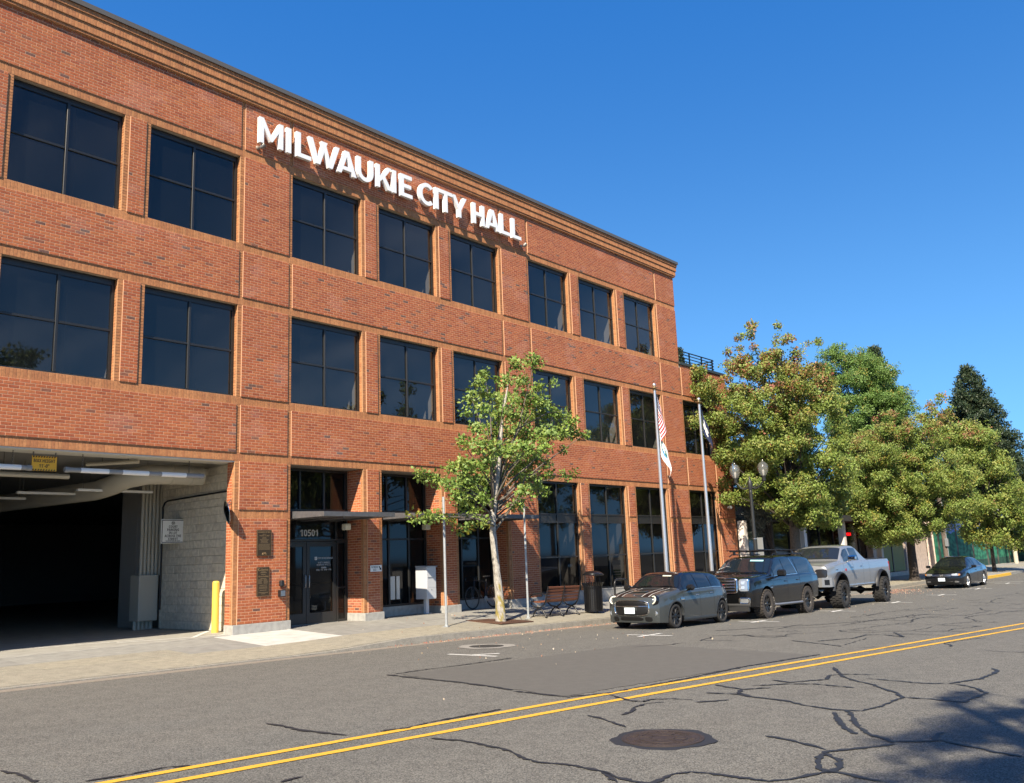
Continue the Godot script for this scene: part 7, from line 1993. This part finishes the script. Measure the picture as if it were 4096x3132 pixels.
# ---------- trees ----------
func sprig_mesh(n: int, size: float, fold: float, sd: int, wide := 0.34, col := Color(1, 1, 1)) -> ArrayMesh:
	var r := RandomNumberGenerator.new(); r.seed = sd
	var mb := MB.new()
	for i in n:
		var k := r.randf_range(0.78, 1.22)
		mb.col = Color(col.r * k, col.g * k, col.b * k)
		var a := TAU * i / n + r.randf_range(-0.5, 0.5)
		var B := Basis(UPV, a) * Basis(Vector3.RIGHT, r.randf_range(0.7, 2.1)) * Basis(UPV, r.randf_range(-0.6, 0.6))
		var o := Vector3(r.randf_range(-1, 1), r.randf_range(-1, 1), r.randf_range(-1, 1)) * size * 0.95
		var L := size * r.randf_range(0.75, 1.25)
		var b0 := o; var tip := o + B * Vector3(0, L, 0); var l := o + B * Vector3(-wide * L, L * 0.42, fold * L); var rr := o + B * Vector3(wide * L, L * 0.42, fold * L)
		mb.tri(b0, tip, l); mb.tri(b0, rr, tip)
	return mb.mesh()

var sprigs := {}
func sprig(kind: Array, col: Color) -> ArrayMesh:      # kind: [leaves, size, fold, width]; three shapes of each tone
	var sd := rng.randi() % 3
	var key := [kind, col, sd]
	if not sprigs.has(key): sprigs[key] = sprig_mesh(kind[0], kind[1], kind[2], 40 + sd, kind[3], col)
	return sprigs[key]

func leaf_mat(key: String) -> StandardMaterial3D:
	var m := M(key, Color(1, 1, 1), 0.55, 0, true)
	m.cull_mode = BaseMaterial3D.CULL_DISABLED
	m.backlight_enabled = true; m.backlight = Color(.62, .62, .45)
	return m

func foliage(parent: Node, called: String, lumps: Array, per: float, kind: Array, cols: Callable, m: Material, squash := 0.8, droop := 0.5) -> void:
	# lumps: Vector4(x, y, z, radius) in the parent's axes; sprigs gather in the outer part of each lump
	var st := SurfaceTool.new()
	for l in lumps:
		var n := int(per * l.w * l.w) + 3
		var c := Vector3(l.x, l.y, l.z)
		for i in n:
			var d := Vector3(rng.randfn(), rng.randfn(), rng.randfn()).normalized()
			var r: float = l.w * pow(rng.randf(), 0.42) * (1.3 if rng.randf() < 0.10 else 1.0)
			var p := c + Vector3(d.x, d.y * squash, d.z) * r
			var up := (d * 0.8 + Vector3(rnd(-.5, .5), rnd(-.4, .6), rnd(-.5, .5)) - Vector3(0, droop * 0.4, 0)).normalized()
			var s := up.cross(Vector3(rnd(-1, 1), rnd(-1, 1), rnd(-1, 1))).normalized()
			var b := Basis(s, up, s.cross(up)).orthonormalized()
			st.append_from(sprig(kind, cols.call(p)), 0, Transform3D(b.scaled(Vector3.ONE * rnd(0.75, 1.25)), p))
	obj(called, st.commit(), m, parent)

func bark_tube(mb: MB, path: Array, rad: Array, sides: int, steps: int) -> void:
	# a trunk with knots and ridges; pale bark, dark scars and lichen laid on as patches with ragged outlines
	var cv := Curve3D.new()
	for q in path: cv.add_point(q)
	for i in range(1, path.size() - 1):
		var d: Vector3 = (path[i + 1] - path[i - 1]) * 0.16
		cv.set_point_in(i, -d); cv.set_point_out(i, d)
	var L := cv.get_baked_length()
	var nz := FastNoiseLite.new(); nz.seed = 12; nz.frequency = 3.5; nz.fractal_octaves = 3
	var ns := FastNoiseLite.new(); ns.seed = 19; ns.frequency = 9.0
	var P0 := []; var C0 := []
	for i in steps + 1:
		var c := cv.sample_baked(L * i / steps)
		var k := float(i) / steps * (path.size() - 1); var a := mini(int(k), path.size() - 2)
		var r: float = lerpf(rad[a], rad[a + 1], k - a)
		var ring := []; var cr := []
		for j in sides + 1:
			var an := TAU * (j % sides) / sides
			var u := Vector3(cos(an), 0, sin(an))
			var n := nz.get_noise_3d(u.x * 0.15 + 3, c.y * 0.6, u.z * 0.15)
			ring.append(c + u * r * (1.0 + 0.10 * n + 0.05 * sin(an * 5.0 + c.y)))
			var tone := Color(.50, .47, .41).lerp(Color(.30, .27, .22), clampf(ns.get_noise_3d(u.x * .2, c.y * 1.3, u.z * .2) * 1.6 + 0.15, 0, 1))
			if ns.get_noise_3d(u.x * .12 + 9, c.y * 2.2, u.z * .12) > 0.42: tone = Color(.13, .11, .09)
			if c.y < 0.95 and nz.get_noise_3d(u.x * .25 - 6, c.y * 0.9, u.z * .25) + 0.18 * ns.get_noise_3d(u.x, c.y * 4.0, u.z) > -0.02 + 0.5 * absf(c.y - 0.45): tone = Color(.36, .29, .08)
			cr.append(tone)
		P0.append(ring); C0.append(cr)
	mb.grid(P0, false, false)
	mb.c.clear()
	for i in steps:
		for j in sides:
			for e in [[0, 0], [1, 1], [1, 0], [0, 0], [0, 1], [1, 1]]: mb.c.append(C0[i + e[0]][j + e[1]])

func branchwork(mb: MB, from: Vector3, lumps: Array, r0: float, every: int) -> void:
	for i in range(0, lumps.size(), every):
		var l: Vector4 = lumps[i]
		var e := Vector3(l.x, l.y, l.z)
		var st := from + Vector3(0, clampf((e.y - from.y) * rnd(0.15, 0.45), 0, 3.0), 0)
		var md := st.lerp(e, 0.5) + Vector3(rnd(-.15, .15), rnd(0.0, .25), rnd(-.15, .15))
		mb.tube([st, st.lerp(md, 0.5) + Vector3(0, 0.05, 0), md, e], [r0, r0 * 0.75, r0 * 0.5, r0 * 0.18], 6, false)

func outline_lumps(out: Array, base: Vector3, deep: float, n: int, r0: float, r1: float, top_thin := 0.0) -> Array:
	# clumps inside a crown outline measured square to the line of sight at the trunk, given real depth front to back
	var h := Vector3(base.x - EYE.x, 0, base.z - EYE.z).normalized()
	var rt := Vector3(-h.z, 0, h.x)
	var poly := PackedVector2Array(); var lo := Vector2(1e9, 1e9); var hi := -lo
	for i in range(0, out.size(), 2):
		var q := Vector2(out[i], out[i + 1]); poly.append(q); lo = lo.min(q); hi = hi.max(q)
	var mid := (lo + hi) * 0.5; var half := (hi - lo) * 0.5
	var res := []
	var tries := 0
	while res.size() < n and tries < n * 40:
		tries += 1
		var q := Vector2(rnd(lo.x, hi.x), rnd(lo.y, hi.y))
		if not Geometry2D.is_point_in_polygon(q, poly): continue
		var e := (q - mid) / half
		var d := deep * sqrt(maxf(0.06, 1.0 - e.x * e.x * 0.8 - e.y * e.y * 0.7)) * rnd(-1.0, 1.0)
		var r := rnd(r0, r1)
		if top_thin > 0.0 and q.y > hi.y - top_thin: r *= 0.5
		if q.y > lo.y + (hi.y - lo.y) * 0.82 and rng.randf() < 0.35: continue
		var P0 := Vector3(base.x, q.y, base.z) + rt * q.x
		res.append(Vector4(P0.x + h.x * d, P0.y, P0.z + h.z * d, r))
	return res

func local(lumps: Array, b: Vector3) -> Array:
	var o := []
	for l in lumps: o.append(Vector4(l.x - b.x, l.y - b.y, l.z - b.z, l.w))
	return o

func mixcol(a: Array) -> Color:
	var c: Color = a[rng.randi() % a.size()]
	return c

func trees() -> void:
	var bark := grain(M("bark_grey", Color(.17, .145, .115), 0.95), tx.bark, 0.4, 0.6)
	var bark_dark := grain(M("bark_dark", Color(.075, .06, .05), 0.95), tx.bark, 0.5, 0.8)
	var pale := grain(M("bark_pale", Color(.46, .43, .37), 0.9), tx.bark, 0.35, 0.4)
	var lichen := grain(M("bark_lichen", Color(.36, .30, .09), 0.95), tx.bark, 0.3, 0.4)
	var leaf := leaf_mat("leaf_green")
	var sp := [7, 0.105, 0.10, 0.34]; var sp2 := [8, 0.095, 0.10, 0.36]; var fine := [9, 0.11, 0.02, 0.10]; var tuft := [10, 0.26, 0.03, 0.20]; var coarse := [6, 0.22, 0.1, 0.36]
	# the young street tree before the entrance
	var b := on_walk(18.22, 2.55)
	var t := thing("street_tree", "slender young maple with pale trunk growing from the iron grate", "tree", b)
	var tk := MB.new()
	var path := [Vector3(0.02, -0.02, 0), Vector3(0.012, 0.12, 0), Vector3(0.01, 0.35, 0), Vector3(-0.03, 0.75, 0.01), Vector3(-0.07, 1.2, 0), Vector3(-0.12, 1.75, -0.015), Vector3(-0.15, 2.2, -0.02), Vector3(-0.17, 2.6, -0.02), Vector3(-0.05, 3.4, 0.0), Vector3(0.12, 4.4, 0.05), Vector3(0.3, 5.4, 0.05), Vector3(0.7, 6.6, 0.0)]
	var rad := [0.15, 0.115, 0.098, 0.09, 0.084, 0.08, 0.076, 0.07, 0.055, 0.042, 0.03, 0.01]
	bark_tube(tk, path, rad, 22, 90)
	obj("trunk", tk, grain(M("bark_young", Color(1, 1, 1), 0.92, 0, true), tx.bark, 0.28, 0.3), t)
	var lumps := []
	for i in range(0, YOUNG.size(), 4): lumps.append(Vector4(YOUNG[i] - b.x, YOUNG[i + 1] - b.y, YOUNG[i + 2] - b.z, YOUNG[i + 3] * 0.92))
	var bw := MB.new(); branchwork(bw, Vector3(-0.12, 2.5, 0), lumps, 0.032, 2)
	bw.tube([Vector3(-0.16, 2.35, 0), Vector3(0.25, 2.75, 0.05), Vector3(0.8, 3.3, 0.1), Vector3(1.1, 3.9, 0.15)], [0.04, 0.035, 0.028, 0.015], 8, false)
	bw.tube([Vector3(0.9, 5.2, 0), Vector3(2.0, 5.75, 0.3), Vector3(3.1, 5.95, 0.3)], [0.02, 0.012, 0.004], 6, false)
	obj("branch", bw, bark, t)
	var g1 := [Color(.165, .26, .045), Color(.20, .30, .055), Color(.13, .21, .04), Color(.25, .32, .07), Color(.18, .27, .06)]
	foliage(t, "crown", lumps, 330.0, sp, func(p: Vector3) -> Color:
		if p.y < 2.9 and rng.randf() < 0.22: return mixcol([Color(.30, .26, .03), Color(.24, .25, .03), Color(.22, .09, .03)])
		return mixcol(g1), leaf, 0.75, 0.9)
	# the row of larger street trees
	var g2 := [Color(.175, .245, .045), Color(.20, .275, .052), Color(.14, .205, .04), Color(.225, .28, .06), Color(.25, .27, .06)]
	var g3 := [Color(.13, .225, .045), Color(.155, .26, .055), Color(.11, .19, .04)]
	var red := [Color(.30, .15, .065), Color(.27, .155, .065), Color(.33, .18, .07), Color(.27, .18, .065), Color(.31, .115, .07)]
	var yel := [Color(.30, .26, .04), Color(.26, .24, .05), Color(.22, .21, .05)]
	var rows := [
		[Vector3(37.3, 0, 2.7), OUT_T1, 3.4, 400, 0.22, 0.58, "broad maple with reddish crown top beside the brick wing and lamp post", 7.6, 3.4],
		[Vector3(79.8, 0, -7.8), OUT_T2, 3.2, 240, 0.6, 1.15, "tall leafy green tree behind the reddish maple", 99.0, 0.0],
		[Vector3(52.0, 0, 3.0), OUT_T3, 3.8, 360, 0.28, 0.68, "spreading maple with dark trunk near the parked dark sedan", 6.6, 2.6],
		[Vector3(65.0, 0, 4.1), OUT_T4, 3.6, 240, 0.35, 0.8, "smaller green street tree by the yellow painted kerb", 8.6, 3.0]]
	var nz := FastNoiseLite.new(); nz.seed = 4; nz.frequency = 0.5
	for e in rows:
		var base: Vector3 = e[0]; base.y = walk_y(base.x, minf(base.z, 3.4)) if base.z > 1 else -0.5
		var tr := thing("street_tree", e[6], "tree", base, 0.0)
		var H: float = 0
		for i in range(1, e[1].size(), 2): H = maxf(H, e[1][i])
		var ls := local(outline_lumps(e[1], base, e[2], e[3], e[4], e[5], 1.3), base)
		var m := MB.new()
		var k: float = 0.22 if base.x < 60 else 0.11
		m.tube([Vector3(0, -0.05, 0), Vector3(0.0, 0.3, 0), Vector3(-0.08, 1.6, 0.02), Vector3(-0.15, 3.0, 0.1), Vector3(0.0, 5.0, 0.0), Vector3(0.2, H * 0.72, 0), Vector3(0.3, H - 0.8, 0)], [k * 1.5, k * 1.15, k, k * 0.9, k * 0.6, k * 0.3, 0.02], 12)
		obj("trunk", m, bark_dark if base.x > 50 else bark, tr)
		var bm := MB.new(); branchwork(bm, Vector3(0, 2.2, 0), ls, 0.06, 4); obj("branch", bm, bark_dark, tr)
		var hot: float = e[7] - base.y; var span: float = e[8]
		foliage(tr, "crown", ls, 290.0 if base.x < 60 else 120.0, sp2 if base.x < 60 else [8, 0.13, 0.1, 0.36], func(p: Vector3) -> Color:
			var w := p + tr.position
			var f := nz.get_noise_3d(w.x, w.y * 1.2, w.z)
			var chance := 0.0
			if span > 0.0: chance = clampf((p.y - hot + f * 4.0) / span + 0.12, 0.02, 0.72)
			if rng.randf() < chance * 0.5: return mixcol(red)
			if rng.randf() < 0.06 + chance * 0.3: return mixcol(yel)
			return mixcol(g3 if span <= 0.0 else g2), leaf, 0.7, 0.7)
	# grey-blue evergreen beside the lamp
	var sb := Vector3(38.9, -0.42, 0.9)
	var bs := thing("evergreen_shrub", "dark silver blue evergreen at the corner of the brick wing", "shrub", sb)
	var sl := local(outline_lumps(OUT_SP, sb, 0.9, 40, 0.35, 0.55), sb)
	var sm := MB.new(); sm.tube([Vector3(0, -0.05, 0), Vector3(0.05, 2.4, 0), Vector3(0, 4.4, 0)], [0.10, 0.08, 0.03], 8); branchwork(sm, Vector3(0, 1.2, 0), sl, 0.03, 3); obj("trunk", sm, bark_dark, bs)
	foliage(bs, "foliage", sl, 330.0, fine, func(_p: Vector3) -> Color: return mixcol([Color(.13, .155, .14), Color(.17, .19, .18), Color(.09, .11, .10)]), leaf)
	# conifers on the skyline
	conifer(Vector3(93.0, -0.8, -2.2), 18.8, 8.6, "broad dark conifer on the right skyline behind the mural", tuft)
	conifer(Vector3(90.5, -0.8, -9.9), 22.0, 4.8, "tall narrow conifer peak behind the reddish maple", tuft)
	conifer(Vector3(103.0, -0.8, 4.5), 12.5, 5.5, "lower dark conifer beyond the utility pole", tuft)
	conifer(Vector3(66.0, -0.8, -18.5), 19.4, 4.0, "dark conifer showing just past the top corner of the brick hall", tuft)
	# trees across the street, seen in the window glass and in their shadow
	var across := [[Vector3(18.5, -0.2, 36.0), 16.0, 4.4], [Vector3(40.5, -0.6, 36.0), 14.6, 4.4], [Vector3(60.0, -0.7, 38.0), 13.0, 4.6], [Vector3(72.0, -0.7, 37.0), 18.0, 5.6], [Vector3(84.0, -0.7, 36.0), 19.0, 5.8]]
	var far_labels := ["tall leafy tree across the street facing the garage end", "leafy tree across the street facing the entrance", "shorter leafy tree across the street facing the flagpoles", "large leafy tree across the street opposite the shop", "largest leafy tree across the street opposite the mural"]
	for i in across.size():
		var e: Array = across[i]
		var tr := thing("street_tree", far_labels[i], "tree", e[0])
		var m := MB.new(); m.tube([Vector3(0, -0.1, 0), Vector3(0, e[1] * 0.5, 0), Vector3(0, e[1] * 0.9, 0)], [0.26, 0.18, 0.04], 10); obj("trunk", m, bark_dark, tr)
		var ls := []
		for k in 110:
			var d := Vector3(rng.randfn(), rng.randfn(), rng.randfn()).normalized() * pow(rng.randf(), 0.4)
			ls.append(Vector4(d.x * e[2], e[1] * 0.62 + d.y * e[1] * 0.36, d.z * e[2], rnd(0.6, 1.0)))
		foliage(tr, "crown", ls, 42.0, coarse, func(_p: Vector3) -> Color: return mixcol(g2), leaf)
	# the feathery tree by the photographer that throws the shadow on the road
	var sh := thing("street_tree", "feathery tree at the near kerb casting ragged shade on the road", "tree", Vector3(-3.5, -0.1, 24.0))
	var shm := MB.new(); shm.tube([Vector3(0, -0.1, 0), Vector3(0.3, 4.0, -0.5), Vector3(1.4, 8.0, -2.0), Vector3(2.6, 11.0, -3.2)], [0.26, 0.2, 0.13, 0.05], 10)
	var sl2 := []
	for k in 40:
		var q := Vector2(rnd(7.2, 11.6), rnd(15.6, 18.4))
		if q.y < 16.5 - (q.x - 7.2) * 0.32: continue
		var hgt := rnd(8.6, 11.0)
		var p := Vector3(q.x - 1.09 * hgt, hgt, q.y + 0.49 * hgt) - sh.position
		var run := Vector2(rnd(-1.0, -0.5), rnd(-0.35, 0.35)).normalized()
		for j in 12: sl2.append(Vector4(p.x + run.x * 0.13 * j, p.y + 0.02 * j, p.z + run.y * 0.13 * j + rnd(-0.03, 0.03), 0.15 - 0.009 * j))
		shm.tube([Vector3(1.6, 8.6, -2.2), Vector3(1.6, 8.8, -2.2).lerp(p, 0.6) + Vector3(0, 0.4, 0), p], [0.05, 0.03, 0.01], 5, false)
	obj("trunk", shm, bark_dark, sh)
	foliage(sh, "crown", sl2, 420.0, fine, func(_p: Vector3) -> Color: return mixcol(g2), leaf, 0.7)

func conifer(at: Vector3, H: float, R: float, label: String, sp: Array) -> void:
	var t := thing("conifer", label, "tree", at)
	var m := MB.new(); m.tube([Vector3(0, -0.3, 0), Vector3(0, H * 0.5, 0), Vector3(0, H, 0)], [0.42, 0.26, 0.02], 10)
	var ls := []
	var y := H * 0.12
	while y < H - 0.2:
		var f := 1.0 - (y / H)
		var r := R * pow(f, 0.85) * rnd(0.82, 1.1)
		var n := int(4 + 7 * f)
		var a0 := rnd(0, TAU)
		for k in n:
			var a := a0 + TAU * k / n + rnd(-0.25, 0.25)
			var rr := r * rnd(0.75, 1.08)
			var tip := Vector3(cos(a) * rr, y - rr * 0.16, sin(a) * rr)
			m.tube([Vector3(0, y, 0), tip], [0.05, 0.012], 4, false)
			var steps := maxi(1, int(rr / 0.7))
			for j in range(1, steps + 1):
				var q := Vector3(0, y, 0).lerp(tip, float(j) / steps)
				ls.append(Vector4(q.x, q.y - 0.05, q.z, lerpf(0.55, 0.40, float(j) / steps) * (0.55 + 0.45 * f) + 0.12))
		y += 0.62 * (0.55 + 0.6 * f)
	obj("trunk", m, M("bark_dark"), t)
	foliage(t, "crown", ls, 95.0, sp, func(_p: Vector3) -> Color: return mixcol([Color(.035, .062, .028), Color(.045, .075, .032), Color(.028, .05, .026), Color(.06, .08, .035)]), leaf_mat("leaf_conifer"), 0.55, 0.9)

func small_things() -> void:
	# fallen leaves in the gutter and on the road
	var lf := sprig_mesh(1, 0.06, 0.12, 91, 0.36)
	var T: Array[Transform3D] = []; var C := PackedColorArray()
	var put := func(x: float, z: float, y: float, pal: Array) -> void:
		var b := Basis(UPV, rnd(0, TAU)) * Basis(Vector3.RIGHT, rnd(-0.35, 0.35) - 1.4)
		T.append(Transform3D(b.scaled(Vector3.ONE * rnd(0.5, 1.0)), Vector3(x, y + 0.02, z))); C.append(mixcol(pal))
	var dry := [Color(.40, .20, .15), Color(.46, .28, .20), Color(.34, .13, .10), Color(.50, .36, .26), Color(.30, .18, .10)]
	var palel := [Color(.48, .38, .26), Color(.40, .28, .18), Color(.52, .45, .36), Color(.35, .18, .12)]
	for i in 520:
		var x := rnd(13.2, 24.0); var z := 3.70 + absf(rng.randfn()) * 0.12
		if rng.randf() < 0.5: x = [15.3, 16.6, 18.9, 20.2, 22.6][rng.randi() % 5] + rng.randfn() * 0.5
		put.call(x, z, road_y(x) - 0.01, dry)
	for i in 620:
		var x := rnd(40.5, 45.0); var z := 4.2 + absf(rng.randfn()) * 0.8; put.call(x, z, road_y(x), dry)
	for i in 260:
		var x := rnd(11.0, 58.0); var z := 4.1 + absf(rng.randfn()) * 2.6; put.call(x, z, road_y(x), palel)
	for i in 16:
		var x := rnd(4.0, 30.0); var z := rnd(4.5, 12.0); put.call(x, z, road_y(x), palel)
	for i in 120:
		var x := rnd(14.0, 36.0); var z := rnd(0.1, 3.4); put.call(x, z, walk_y(x, z), palel)
	var mm := MultiMesh.new(); mm.transform_format = MultiMesh.TRANSFORM_3D; mm.use_colors = true; mm.mesh = lf; mm.instance_count = T.size()
	for i in T.size(): mm.set_instance_transform(i, T[i]); mm.set_instance_color(i, C[i])
	var o := MultiMeshInstance3D.new(); o.multimesh = mm; o.material_override = leaf_mat("leaf_dry"); o.name = numbered("fallen_leaves"); add_child(o)
	tag(o, "dry reddish leaves strewn along the kerb and the road", "leaves", "", "stuff")
